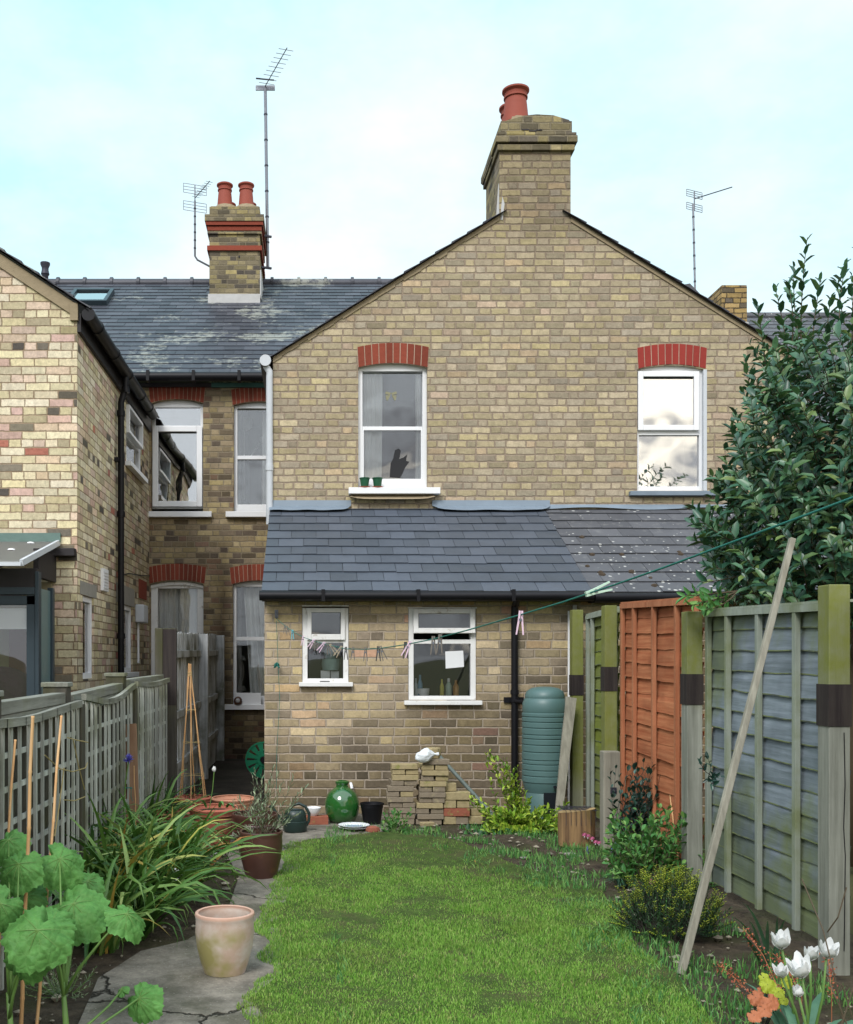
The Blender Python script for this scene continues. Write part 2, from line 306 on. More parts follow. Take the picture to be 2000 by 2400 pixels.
# ---------------------------------------------------------------- mesh helpers
class MB:
    def __init__(s): s.v = []; s.f = []
    def poly(s, pts):
        n = len(s.v); s.v += [tuple(p) for p in pts]; s.f.append(tuple(range(n, n+len(pts))))
    def box(s, x0, x1, y0, y1, z0, z1, T=None):
        n = len(s.v); q = [(x, y, z) for z in (z0, z1) for y in (y0, y1) for x in (x0, x1)]
        if T: q = [tuple(T(*p)) for p in q]
        s.v += q
        s.f += [tuple(n+i for i in f) for f in ((0, 2, 3, 1), (4, 5, 7, 6), (0, 1, 5, 4), (2, 6, 7, 3), (0, 4, 6, 2), (1, 3, 7, 5))]
    def bar(s, a, b, w, d=None, up=V((0, 0, 1)), w2=None):      # box beam between two points
        a, b = V(a), V(b); d = d or w; t = (b-a).normalized()
        if abs(t.dot(up)) > .98: up = V((0, 1, 0))
        x = t.cross(up).normalized(); y = x.cross(t); n = len(s.v)
        for p, k in ((a, 1), (b, (w2 or w)/w)):
            for i, j in ((-1, -1), (1, -1), (1, 1), (-1, 1)): s.v.append(tuple(p+x*(i*w*k/2)+y*(j*d*k/2)))
        s.f += [tuple(n+i for i in f) for f in ((3, 2, 1, 0), (4, 5, 6, 7), (0, 1, 5, 4), (1, 2, 6, 5), (2, 3, 7, 6), (3, 0, 4, 7))]
    def tube(s, pts, r, n=8, cap=True):
        pts = [V(p) for p in pts]; m = len(pts); base = len(s.v)
        rs = r if hasattr(r, '__len__') else [r]*m
        px = None
        for i, p in enumerate(pts):
            t = (pts[min(i+1, m-1)]-pts[max(i-1, 0)]).normalized()
            ref = px if px is not None else (V((1, 0, 0)) if abs(t.x) < .9 else V((0, 1, 0)))
            x = (ref-t*ref.dot(t)).normalized(); px = x; y = t.cross(x)
            for k in range(n):
                a = 2*pi*k/n; s.v.append(tuple(p+(x*cos(a)+y*sin(a))*rs[i]))
        for i in range(m-1):
            for k in range(n):
                a = base+i*n+k; b = base+i*n+(k+1) % n; s.f.append((a, b, b+n, a+n))
        if cap: s.f.append(tuple(base+k for k in range(n))[::-1]); s.f.append(tuple(base+(m-1)*n+k for k in range(n)))
    def lathe(s, prof, c=(0, 0, 0), n=32, sx=1, wob=0):
        base = len(s.v); m = len(prof)
        for i, (r, z) in enumerate(prof):
            for k in range(n):
                a = 2*pi*k/n; q = 1+wob*sin(3*a+i*.4); s.v.append((c[0]+r*q*cos(a)*sx, c[1]+r*q*sin(a), c[2]+z))
        for i in range(m-1):
            for k in range(n):
                a = base+i*n+k; b = base+i*n+(k+1) % n; s.f.append((a, b, b+n, a+n))
        s.f.append(tuple(base+k for k in range(n))[::-1]); s.f.append(tuple(base+(m-1)*n+k for k in range(n)))
    def leaf(s, p, d, nrm, l, w, fold=.25, droop=.2, wide=.45):   # pointed leaf, folded on its midrib
        p, d = V(p), V(d).normalized(); x = d.cross(V(nrm))
        if x.length < 1e-4: x = d.cross(V((1, .3, .2)))
        x.normalize(); z = x.cross(d); n = len(s.v)
        def q(t, u, h): return tuple(p+d*(l*t)+x*(u*w)+z*(h*w-droop*l*t*t))
        s.v += [q(0, 0, 0), q(wide*.6, .42, fold), q(wide*.6, 0, 0), q(wide*.6, -.42, fold), q(.72, .36, fold), q(.72, 0, 0), q(.72, -.36, fold), q(1, 0, 0)]
        s.f += [tuple(n+i for i in f) for f in ((0, 2, 1), (0, 3, 2), (1, 2, 5, 4), (2, 3, 6, 5), (4, 5, 7), (5, 6, 7))]
    def strap(s, p, d, l, w, arch=1.0, n=7, twist=0.0, kink=None):        # long arching strap leaf
        p, d = V(p), V(d).normalized(); h = V((d.x, d.y, 0)); h = h.normalized() if h.length > .01 else V((1, 0, 0))
        x = V((-h.y, h.x, 0)); base = len(s.v); pos = p.copy(); el = math.asin(max(-1, min(1, d.z)))
        for i in range(n+1):
            t = i/n; ww = w*(min(1, .55+t*1.8))*(1-t**2.6)+.0008
            dd = h*cos(el)+V((0, 0, 1))*sin(el); up = dd.cross(x)*-1
            xx = x*cos(twist*t)+up*sin(twist*t)
            s.v += [tuple(pos+xx*ww/2+up*ww*.18), tuple(pos), tuple(pos-xx*ww/2+up*ww*.18)]
            pos = pos+dd*(l/n); el -= arch/n*(1+t*1.2)*(1 if not (kink and t > kink) else 3.2)
            if pos.z < .015: pos.z = .015+.004*i
        for i in range(n):
            a = base+3*i; s.f += [(a, a+1, a+4, a+3), (a+1, a+2, a+5, a+4)]
    def build(s, name, mat, parent=None, smooth=False, org=None, bev=0):
        me = bpy.data.meshes.new(name)
        o = bpy.data.objects.new(name, me); C.objects.link(o)
        if parent:
            o.parent = parent; q = parent; w0 = V((0, 0, 0))
            while q: w0 = w0+q.location; q = q.parent
        elif org is not None: w0 = V(org); o.location = w0
        else: w0 = V((0, 0, 0))
        vs = np.array(s.v, dtype=np.float64)-np.array(w0)
        me.from_pydata([tuple(r) for r in vs.tolist()], [], s.f)
        me.materials.append(M[mat] if isinstance(mat, str) else mat)
        if smooth: me.polygons.foreach_set('use_smooth', [True]*len(me.polygons))
        me.update()
        if smooth == 'auto': me.set_sharp_from_angle(angle=R(38))
        if bev:
            b = o.modifiers.new('bevel', 'BEVEL'); b.width = bev; b.segments = 2; b.limit_method = 'ANGLE'; b.angle_limit = R(40)
        return o
def tag(o, label=None, cat=None, group=None, kind=None):
    if label: o['label'] = label
    if cat: o['category'] = cat
    if group: o['group'] = group
    if kind: o['kind'] = kind
    return o
def thing(name, label, cat, loc=(0, 0, 0), group=None):
    o = bpy.data.objects.new(name, None); C.objects.link(o); o.location = loc; o.empty_display_size = .1
    return tag(o, label, cat, group)
def dup(root, loc, rotz=None, label=None, rot=None, scale=None):
    def cp(o, par):
        c = o.copy(); C.objects.link(c); c.parent = par
        for ch in o.children: cp(ch, c)
        return c
    r = cp(root, None); r.location = loc
    if rotz is not None: r.rotation_euler = (0, 0, rotz)
    if rot is not None: r.rotation_euler = rot
    if scale: r.scale = (scale,)*3
    if label: r['label'] = label
    return r
FR = lambda u, d, z, Y: V((u, Y+d, z))
def front(Y): return lambda u, d, z: V((u, Y+d, z))          # u = x, d = depth into the wall
def sidew(X): return lambda u, d, z: V((X-d, u, z))          # wall facing +x, u = y

def wall(name, T, outer, holes, mat, parent, thick=.28, reveal=.13):
    m = MB(); polys = [[V((a, b, 0)) for a, b in outer]]+[[V((a, b, 0)) for a, b in h] for h in holes]
    flat = [p for q in polys for p in q]
    n = len(m.v); m.v += [tuple(T(p.x, 0, p.y)) for p in flat]
    for t in geometry.tessellate_polygon(polys):
        a, b, c = (flat[i] for i in t); ar = (b-a).cross(c-a).z
        if abs(ar) < 1e-9: continue
        m.f.append(tuple(n+i for i in (t if ar > 0 else t[::-1])))
    for i in range(len(outer)):
        (a, b), (c, d) = outer[i], outer[(i+1) % len(outer)]
        m.poly([T(a, 0, b), T(a, thick, b), T(c, thick, d), T(c, 0, d)])
    for h in holes:
        for i in range(len(h)):
            (a, b), (c, d) = h[i], h[(i+1) % len(h)]
            m.poly([T(a, 0, b), T(c, 0, d), T(c, reveal, d), T(a, reveal, b)])
    return m.build(name, mat, parent)
def arch_hole(x0, x1, z0, z1, rise=.05, n=8):
    pts = [(x0, z0), (x1, z0)]
    for i in range(n+1):
        t = i/n; x = x1+(x0-x1)*t; pts.append((x, z1+rise*(1-(2*t-1)**2)))
    return pts
def arch(T, x0, x1, z1, rise, h, n, parent, mat='red_brick', splay=.12, d=-.004, label=None):
    m = MB(); mo = MB()
    zc = lambda t: z1+rise*(1-(2*t-1)**2)
    for i in range(n):
        j = U(-.001, .001); t0 = (i+.055+j)/n; t1 = (i+.945+j)/n
        b0, b1 = x0+(x1-x0)*t0, x0+(x1-x0)*t1
        s0, s1 = (t0-.5)*splay*h*2, (t1-.5)*splay*h*2
        q = [(b0, zc(t0)), (b1, zc(t1)), (b1+s1, zc(t1)+h), (b0+s0, zc(t0)+h)]
        f = d-U(0, .004); k = len(m.v)
        m.v += [tuple(T(a, f, b)) for a, b in q]+[tuple(T(a, .10, b)) for a, b in q]
        m.f += [tuple(k+i for i in g) for g in ((0, 1, 2, 3), (0, 4, 5, 1), (1, 5, 6, 2), (2, 6, 7, 3), (3, 7, 4, 0))]
    N = 10
    for i in range(N):
        t0, t1 = i/N, (i+1)/N
        g = lambda t, top: T(x0+(x1-x0)*t+((t-.5)*splay*h*2 if top else 0), d+.002, zc(t)+(h if top else 0))
        mo.poly([g(t0, 0), g(t1, 0), g(t1, 1), g(t0, 1)])
        mo.poly([g(t0, 0), g(t0, 0)+(T(0, .10, 0)-T(0, 0, 0)), g(t1, 0)+(T(0, .10, 0)-T(0, 0, 0)), g(t1, 0)])
    o = m.build('brick_arch', mat, parent); mo.build('mortar', 'arch_mortar', o)
    return o
def frame(m, T, x0, x1, z0, z1, w, d0, d1, wb=None, wt=None):
    wb = wb or w; wt = wt or w
    m.box(x0, x0+w, d0, d1, z0, z1, T); m.box(x1-w, x1, d0, d1, z0, z1, T)
    m.box(x0+w, x1-w, d0, d1, z0, z0+wb, T); m.box(x0+w, x1-w, d0, d1, z1-wt, z1, T)
def glass(T, x0, x1, z0, z1, d, parent, mat='glass', name='pane'):
    m = MB(); m.box(x0, x1, d, d+.005, z0, z1, T); return m.build(name, mat, parent)
def room(T, x0, x1, z0, z1, d, depth, parent, mat='room_wall', pad=.5):
    m = MB(); a, b, c, e = x0-pad, x1+pad, z0-pad*.6, z1+.25
    for q in ([(a, d, c), (a, depth, c), (a, depth, e), (a, d, e)], [(b, d, c), (b, d, e), (b, depth, e), (b, depth, c)],
              [(a, d, c), (b, d, c), (b, depth, c), (a, depth, c)], [(a, d, e), (a, depth, e), (b, depth, e), (b, d, e)],
              [(a, depth, c), (b, depth, c), (b, depth, e), (a, depth, e)]): m.poly([T(*p) for p in q])
    # back of the front wall round the opening
    for q in ((a, x0, c, e), (x1, b, c, e), (x0, x1, c, z0), (x0, x1, z1+.08, e)):
        m.poly([T(q[0], d, q[2]), T(q[0], d, q[3]), T(q[1], d, q[3]), T(q[1], d, q[2])])
    return m.build('room_interior', mat, parent)
def curtain(T, x0, x1, z0, z1, d, parent, folds=6, amp=.025, mat='curtain', lean=0):
    m = MB(); n = folds*8; k = len(m.v)
    for j in range(7):
        t = j/6; z = z0+(z1-z0)*t
        for i in range(n+1):
            u = i/n; x = x0+(x1-x0)*u+lean*(1-t)*(1 if lean else 0)
            m.v.append(tuple(T(x+.006*sin(u*31+t*2), d+amp*sin(u*folds*2*pi+.8*sin(t*2.5))*(.6+.4*sin(u*5)), z)))
    for j in range(6):
        for i in range(n): a = k+j*(n+1)+i; m.f.append((a, a+1, a+n+2, a+n+1))
    return m.build('curtain', mat, parent, smooth=True)
def sill(T, x0, x1, z0, z1, parent, mat='white_paint', out=.07):
    m = MB(); m.box(x0, x1, -out, .10, z0, z1, T); return m.build('sill', mat, parent, bev=.004)

def slates(name, mat, parent, O, u, v, Wd, Ln, sw, gauge, th=.006, skip=None, jit=.004, wavy=0, start=0):
    O, u, v = V(O), V(u).normalized(), V(v).normalized(); n = u.cross(v).normalized(); n = n if n.z > 0 else -n
    m = MB(); rows = int(math.ceil(Ln/gauge))
    for r in range(rows):
        x = -sw*(.5*((r+start) % 2))
        while x < Wd:
            w1 = sw*U(.985, 1.015); a, b = max(0, x), min(Wd, x+w1); x += w1
            if b-a < .03: continue
            c = (a+b)/2
            if skip and skip(c, r*gauge): continue
            s0 = r*gauge+U(-jit, jit)+wavy*sin(c*2.2+r*.2); s1 = min((r+1)*gauge+.09, Ln)
            if s1-s0 < .02: continue
            g = U(.0012, .0028); h0 = th*1.2+U(0, .0035); h1 = .002; tl = U(-.002, .002)
            p = [O+u*(a+g)+v*(s0+tl)+n*(h0+.006), O+u*(b-g)+v*(s0-tl)+n*(h0+.006), O+u*(b-g)+v*s1+n*h1, O+u*(a+g)+v*s1+n*h1]
            q = [O+u*(a+g)+v*(s0+tl)+n*(h0+.006-th), O+u*(b-g)+v*(s0-tl)+n*(h0+.006-th)]
            k = len(m.v); m.v += [tuple(t) for t in p+q]
            m.f += [(k, k+1, k+2, k+3), (k+4, k+5, k+1, k), (k+4, k, k+3), (k+5, k+2, k+1)]
    return m.build(name, mat, parent)

# ---------------------------------------------------------------- the rear house: dark brick, slate roof
YR = 14.0; sR = F/YR
X_ = lambda x, Y: (x-VX)*Y/F
Z_ = lambda y, Y: EYE+(HY-y)*Y/F
T = front(YR)
def zr(y): return Z_(y, YR)
def xr(x): return X_(x, YR)
rear = thing('terraced_house', 'dark brick rear house with a long slate roof behind the passage', 'house', (-1.6, YR, 0))
H = [arch_hole(xr(355), xr(476), zr(1200), zr(945), .055), arch_hole(xr(548), xr(668), zr(1200), zr(950), .05),
     arch_hole(xr(353), xr(477), zr(1760), zr(1370), .05), arch_hole(xr(546), xr(666), zr(1651), zr(1370), .05)]
wall('wall', T, [(-2.5, -.1), (2.6, -.1), (2.6, zr(897)), (-2.5, zr(897))], H, 'brick_rear', rear)
for (a, b, y, n) in ((352, 478, 944, 13), (545, 671, 949, 13), (350, 480, 1368, 13), (542, 670, 1369, 13)):
    arch(T, xr(a), xr(b), zr(y), .05, 35/sR if y < 1000 else 38/sR, n, rear, splay=.10)
def win_rear(x0, x1, y0, y1, kind):
    a, b, c, d = xr(x0), xr(x1), zr(y1), zr(y0)
    m = MB(); T = front(YR)
    if kind == 'casement':
        frame(m, T, a, b, c+.04, d+.06, .04, .07, .12, wt=.10)
        m.box(a+.04, b-.04, .06, .12, zr(1010), zr(995), T)
        f = m.build('window', 'white_paint', rear, bev=.003)
        s = MB(); frame(s, T, xr(357), xr(474), zr(1187), zr(998), .075, .005, .06); s.build('sash', 'white_paint', f, bev=.006)
        glass(T, xr(370), xr(463), zr(1176), zr(1015), .03, f, 'glass_bright'); glass(T, a+.04, b-.04, zr(995), zr(940), .10, f, 'glass_bright')
        room(T, a, b, c, d, .14, 2.0, f, 'room_dark')
    elif kind == 'sash':
        frame(m, T, a, b, c, d+.055, .045, .06, .13, wb=.11, wt=.08)
        mz = zr(1070 if y0 < 1200 else 1497)
        m.box(a+.04, b-.04, .065, .12, mz-.025, mz+.025, T)
        f = m.build('window', 'white_paint', rear, bev=.003)
        glass(T, a+.045, b-.045, c+.11, mz-.025, .10, f, 'glass' if y0 < 1200 else 'glass_low', 'pane'); glass(T, a+.045, b-.045, mz+.025, d, .115, f, 'glass' if y0 < 1200 else 'glass_low', 'pane')
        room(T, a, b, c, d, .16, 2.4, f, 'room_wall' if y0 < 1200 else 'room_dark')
        if y0 > 1200: curtain(T, a+.12, b-.1, c+.1, d, .24, f, 7, .03, lean=.10)
        else: curtain(T, a+.36, a+.62, c+.1, d, .4, f, 3)
    else:
        frame(m, T, a, b, c, d+.05, .09, .05, .12, wt=.10)
        m.box(a+.09, b-.09, .05, .12, zr(1505), zr(1491), T)
        f = m.build('window', 'old_white_paint', rear, bev=.003)
        glass(T, a+.09, b-.09, zr(1491), d-.05, .10, f, 'glass_low'); glass(T, a+.09, b-.09, c+.09, zr(1505), .10, f, 'glass_low')
        room(T, a, b, c, d, .16, 2.0, f, 'room_wall'); curtain(T, a+.05, b-.04, c+.08, d, .22, f, 9, .02)
    return f
win_rear(355, 476, 945, 1198, 'casement'); w2 = win_rear(548, 668, 950, 1200, 'sash')
win_rear(353, 477, 1370, 1760, 'door'); win_rear(546, 666, 1370, 1651, 'sash')
for a, b, c, d in ((350, 497, 1213, 1200), (530, 680, 1213, 1200), (525, 690, 1663, 1651)): sill(T, xr(a), xr(b), zr(c), zr(d), rear, 'white_paint')
# arched board heads
m = MB()
for x0, x1 in ((353, 477),):
    for i in range(8):
        t0, t1 = i/8, (i+1)/8; g = lambda t: zr(1372)+.05*(1-(2*t-1)**2)
        m.poly([T(xr(x0)+(xr(x1)-xr(x0))*t0, .03, g(t0)), T(xr(x0)+(xr(x1)-xr(x0))*t1, .03, g(t1)), T(xr(x0)+(xr(x1)-xr(x0))*t1, .03, g(t1)-.04), T(xr(x0)+(xr(x1)-xr(x0))*t0, .03, g(t0)-.04)])
m.build('arch_board', 'old_white_paint', rear)
# white board and ornament on the low sill are things of their own
m = MB(); m.box(xr(553), xr(612), -.035, -.015, zr(1651), zr(1624), T); tag(m.build('board', 'white_paint', None, org=T(xr(580), 0, zr(1651)), bev=.002), 'white painted board standing on the low sill in the passage', 'board')
# roof
EV = V((-6.2, YR-.18, zr(884))); RG = V((-6.2, 18.0, Z_(664, 18.0)))
vd = (RG-EV); Ls = vd.length; vd.normalize()
cy0, cy1 = 16.9, 18.1
rf = slates('roof', 'slate_main', rear, EV, (1, 0, 0), vd, 9.4, Ls, .27, .205, skip=lambda x, s: (-1.66 < x-6.2 < -.82 and s > 3.9))
m = MB(); m.poly([EV, EV+V((9.4, 0, 0)), RG+V((9.4, 0, 0)), RG]); m.poly([RG, RG+V((9.4, 0, 0)), RG+V((9.4, 4.1, -2.8)), RG+V((0, 4.1, -2.8))])
m.build('roof_deck', 'slate_main', rf)
m = MB(); x = -6.2
while x < 3.1:
    if not (-1.75 < x < -.85) or True: m.tube([(x, 18, RG.z-.01), (x+.44, 18, RG.z-.01)], .085, 10); m.tube([(x-.02, 18, RG.z), (x+.03, 18, RG.z)], .105, 10)
    x += .46
m.build('ridge_tile', 'slate_main', rf, smooth='auto')
m = MB(); m.tube([(-2.6, YR-.22, zr(893)), (xr(632), YR-.22, zr(893))], .062, 12)
for x in (-2.15, -1.55, -.95): m.box(x-.02, x+.02, YR-.29, YR-.15, zr(893)-.068, zr(893)+.07)
m.build('gutter', 'black_plastic', rear, smooth='auto')
m = MB(); m.box(-2.4, -1.34, YR-.05, YR-.003, zr(908), zr(899)); m.build('fascia', 'timber_dark', rear)
m = MB(); m.box(-1.335, -.4, YR-.05, YR-.003, zr(909), zr(899)); m.build('fascia', 'green_fascia', rear)
# skylight
def onroof(x, y):      # point of the roof plane seen at photo pixel x,y
    a = P(x, y, 1.0)-V((0, 0, EYE)); n = V((1, 0, 0)).cross(vd); k = (EV-V((0, 0, EYE))).dot(n)/a.dot(n); return V((0, 0, EYE))+a*k
A, B, Cc, D = onroof(178, 722), onroof(238, 722), onroof(251, 684), onroof(183, 684)
nn = V((1, 0, 0)).cross(vd).normalized()
m = MB(); mid = (A+B+Cc+D)/4; wx, ly = .33, .40
def sk(u, v, h): return mid+V((1, 0, 0))*u+vd*v+nn*h
for q in ((-wx, -wx+.06, -ly, ly), (wx-.06, wx, -ly, ly), (-wx+.06, wx-.06, -ly, -ly+.07), (-wx+.06, wx-.06, ly-.07, ly)): m.box(q[0], q[1], q[2], q[3], 0, .09, sk)
sk_o = m.build('skylight', 'frame_anthracite', rear, bev=.004)
m = MB(); m.box(-wx+.06, wx-.06, -ly+.07, ly-.07, .05, .056, sk); m.build('pane', 'glass_bright', sk_o)
m = MB(); p = P(106, 660, 18.3); m.lathe([(.055, -.6), (.055, .1), (.075, .13), (.06, .2), (.06, .24), (.085, .30), (.085, .33), (.03, .34)], p, 16); m.build('vent_pipe', 'metal_dark', rear, smooth='auto')
# chimney
def stack(name, x0, x1, y0, y1, z0, z1, bands, parent, mat='brick_chimney'):
    m = MB(); m.box(x0, x1, y0, y1, z0, z1)
    for (za, zb, o) in bands: m.box(x0-o, x1+o, y0-o, y1+o, za, zb)
    return m.build(name, mat, parent)
sC = F/16.9; zc = lambda y: Z_(y, 16.9); xc = lambda x: X_(x, 16.9)
ch = stack('chimney', xc(491), xc(609), 16.9, cy1, 6.6, zc(484), [(zc(521), zc(506), .07), (zc(549), zc(541.5), .03)], rear)
m = MB()
for (a, b, o) in ((530, 521.5, .055), (543, 532, .03), (588, 577, .035)): m.box(xc(491)-o, xc(609)+o, 16.9-o, cy1+o, zc(a), zc(b))
m.build('brick_band', 'red_brick', ch)
m = MB(); m.box(xc(488), xc(610), 16.87, 16.899, zc(711), zc(690)); m.box(xc(609.5), xc(612), 16.9, 18.0, 7.2, 7.65)
m.build('flashing', 'lead_pale', ch)
m = MB(); m.box(xc(494), xc(606), 16.93, cy1-.03, zc(484), zc(481)); m.lathe([(.2, 0), (.17, .07), (.1, .10)], (xc(527), 17.12, zc(483)), 12); m.lathe([(.2, 0), (.17, .07), (.1, .10)], (xc(577), 17.12, zc(483)), 12)
m.build('mortar_cap', 'mortar', ch)
def pot(x, y, z, r, h, parent):
    m = MB(); m.lathe([(r*1.12, -.02), (r*.97, h*.5), (r*.90, h*.70), (r*1.02, h*.71), (r*1.02, h*.76), (r*.92, h*.78), (r*.95, h*.86), (r*1.16, h*.92), (r*1.16, h*.97), (r*1.0, h), (r*.8, h), (r*.7, h*.8)], (x, y, z), 24)
    return m.build('chimney_pot', 'terracotta_pot', parent, smooth='auto')
for px, yy in ((527, 17.12), (577, 17.12), (527, 17.8), (577, 17.8)):
    pot(X_(px, 17.1), yy, zc(484)+.075, .115, .36 if yy > 17.5 else .385, ch)

# ---------------------------------------------------------------- gabled wing
YG = 10.7; T = front(YG); xg = lambda x: X_(x, YG); zg = lambda y: Z_(y, YG)
gab = thing('brick_house', 'yellow brick gabled house with two upper windows facing the garden', 'house', (2.28, YG, 0))
x0, x1, ap = xg(640), xg(1866), xg(1252); ze = zg(838); za = zg(455)
cx0, cx1 = xg(1171), xg(1338); zcs = lambda x: ze+(za-ze)*(1-abs(x-ap)/(x1-ap))
wA = (xg(840), xg(1002), zg(1150), zg(860)); wB = (xg(1494), xg(1653), zg(1150), zg(866))
wall('wall', T, [(x0, -.1), (x1, -.1), (x1, ze), (cx1, zcs(cx1)), (cx1, zg(352)), (cx0, zg(352)), (cx0, zcs(cx0)), (x0, ze)],
     [arch_hole(*wA, .045), arch_hole(*wB, .045)], 'brick_gable', gab)
for a_ in (x0, x1-.25): m = MB(); m.box(a_, a_+.25, YG+.281, 14-.003, 0, ze-.05); m.build('side_wall', 'brick_gable', gab)
arch(T, xg(840), xg(1003), zg(861), .045, 47/229, 10, gab, splay=.06)
arch(T, xg(1496), xg(1655), zg(864), .045, 48/229, 10, gab, 'bright_red_brick', splay=.06)
# verge mortar under the slates, roof, flashing
for sgn, xe in ((-1, x0), (1, x1)):
    m = MB(); xs = [cx0 if sgn < 0 else cx1, xe]; k = 26; pr = None
    for i in range(k):
        a = xs[0]+(xs[1]-xs[0])*i/k; b = xs[0]+(xs[1]-xs[0])*(i+1)/k
        h0 = U(.035, .065) if sgn < 0 else .05; h1 = h0
        pts = [(a, zcs(a)), (b, zcs(b)), (b, zcs(b)-h1), (a, zcs(a)-h0)]
        m.poly([T(p[0], -.012, p[1]) for p in pts]); m.poly([T(pts[3][0], -.012, pts[3][1]), T(pts[2][0], -.012, pts[2][1]), T(pts[2][0], 0, pts[2][1]), T(pts[3][0], 0, pts[3][1])])
    m.build('verge_mortar', 'mortar', gab)
    rw = abs(xe-ap)+.10; sl_ = V((xe-ap, 0, ze-za)).normalized()
    E = V((xe+.10*sgn, YG-.045, ze-.10*(za-ze)/(x1-ap)+.004)); up = V((ap, 0, za))-V((xe, 0, ze)); Lr = up.length+.11; Lch = Lr-(abs(ap-cx0)*up.length/abs(xe-ap))-.15
    ro = slates('roof', 'slate_main', gab, E, (0, 1, 0), up, 6.0, Lr, .25, .19, th=.012, skip=lambda c, q: c < .90 and q > Lch)
    m = MB(); n_ = V((0, 1, 0)).cross(up).normalized(); n_ = n_ if n_.z > 0 else -n_
    un = up.normalized(); f_ = lambda a, b: E+un*a+V((0, b, 0))-n_*.004
    m.poly([f_(0, 0), f_(Lch+.16, 0), f_(Lch+.16, 6), f_(0, 6)]); m.poly([f_(Lch+.16, .9), f_(Lr, .9), f_(Lr, 6), f_(Lch+.16, 6)]); m.build('roof_deck', 'timber_dark', ro)
m = MB(); y = YG+.86
while y < 16: m.tube([(ap, y, za+.04), (ap, y+.42, za+.04)], .08, 8); y += .45
m.build('ridge_tile', 'slate_main', gab, smooth='auto')
zt = lambda y: Z_(y, YG)
chm = stack('chimney', cx0, cx1, YG+.2805, YG+.82, za-.7, zt(312), [(zt(344), zt(322)+.0, .04), (zt(356), zt(345), .0)], gab, 'brick_chimney')
m = MB()
m.box(cx0-.025, cx1+.035, YG-.035, YG+.87, zt(355), zt(341)); m.box(cx0-.045, cx1+.06, YG-.055, YG+.90, zt(338), zt(322)); m.box(cx0-.03, cx1+.05, YG-.045, YG+.88, zt(321), zt(314)); m.box(cx0+.01, cx1+.01, YG-.02, YG+.85, zt(314), zt(285))
k = len(m.v); tp = [(cx0+.02, zt(286)), (cx0+.25, zt(271)), (cx0+.38, zt(268)), (cx0+.55, zt(270)), (cx1-.02, zt(281)), (cx1-.0, zt(286))]
for y in (YG-.01, YG+.83): m.v += [(a, y, b) for a, b in tp]
m.f += [tuple(k+i for i in range(6)), tuple(k+6+i for i in range(6))[::-1]]+[(k+i, k+i+6, k+(i+1) % 6+6, k+(i+1) % 6) for i in range(6)]
m.build('corbel', 'brick_chimney', chm, bev=.006)
m = MB()
for a, b, z, w_ in ((1070, 1085, 306, .010), (1085, 1100, 309, .014), (1100, 1112, 307, .01)):
    m.box(X_(a*1.143, YG-.02), X_(b*1.143, YG-.02), YG-.026, YG-.015, zt(z)-w_/2, zt(z)+w_/2)
m.build('crack', 'timber_dark', chm)
pot(X_(1209, 10.95), YG+.25, 6.965, .122, .345, chm); pot(X_(1200, 11.3), YG+.62, 6.965, .115, .36, chm)
m = MB(); m.lathe([(.15, -.05), (.145, .05), (.135, .09), (.13, .095)], (X_(1209, 10.95)+.01, YG+.25, 6.88), 18, wob=.03); m.lathe([(.14, -.05), (.13, .06), (.12, .09)], (X_(1200, 11.3), YG+.60, 6.88), 18, wob=.03); m.build('flaunching', 'mortar', chm)
m = MB(); m.poly([(cx0-.006, YG+.03, zcs(cx0)+.35), (cx0-.03, YG+.03, zcs(cx0)-.02), (cx0+.03, YG-.016, zcs(cx0)-.05), (cx0+.05, YG-.016, zcs(cx0)+.12)]); m.build('flashing', 'lead_pale', chm)
# windows of the gable
def gable_window(w, style):
    a, b, c, d = w; m = MB()
    if style == 'sash':
        frame(m, T, a, b, c, d+.045, .045, .05, .13, wb=.06, wt=.075); mz = zg(1001)
        m.box(a+.045, b-.045, .06, .11, mz-.02, mz+.02, T)
        f = m.build('window', 'white_paint', gab, bev=.003)
        s = MB(); s.box(a+.045, b-.045, .052, .09, c+.06, zg(1120), T)
        s.box(a+.045, a+.06, .052, .09, zg(1120), mz-.02, T); s.box(b-.06, b-.045, .052, .09, zg(1120), mz-.02, T); s.build('sash', 'white_paint', f, bev=.003)
        glass(T, a+.06, b-.06, zg(1120), mz-.02, .075, f, 'glass'); glass(T, a+.045, b-.045, mz+.02, d, .10, f, 'glass')
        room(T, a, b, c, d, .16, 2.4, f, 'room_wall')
        curtain(T, a+.045, a+.25, c+.1, d, .128, f, 4, .010); curtain(T, b-.11, b-.05, c+.1, d, .128, f, 2, .01)
    else:
        frame(m, T, a, b-.015, c, d+.045, .03, .04, .11, wb=.05, wt=.055); mz = zg(1011)
        m.box(a+.03, b-.045, .04, .11, mz-.03, mz+.02, T)
        f = m.build('window', 'white_paint', gab, bev=.003)
        s = MB(); frame(s, T, a+.012, b-.055, zg(1008), d-.015, .055, .005, .039); s.build('sash', 'white_paint', f, bev=.005)
        glass(T, a+.067, b-.11, zg(996), zg(887), .02, f, 'glass_bright'); glass(T, a+.03, b-.045, c+.05, mz-.03, .07, f, 'glass_bright')
        room(T, a, b, c, d, .16, 2.0, f, 'room_wall'); s = MB(); s.box(a, b, .30, .31, zg(960), d+.04, T); s.build('blind', 'room_wall', f)
    return f
gable_window(wA, 'sash'); gable_window(wB, 'upvc')
sill(T, xg(817), xg(1030), zg(1160), zg(1145.5), gab, 'white_paint', .09)
sill(T, xg(1474), xg(1688), zg(1163), zg(1152.5), gab, 'lead', .06)
m = MB(); m.box(xg(1649), xg(1657), -.006, .10, zg(1150), zg(866), T); m.build('reveal_lining', 'grey_white', gab)
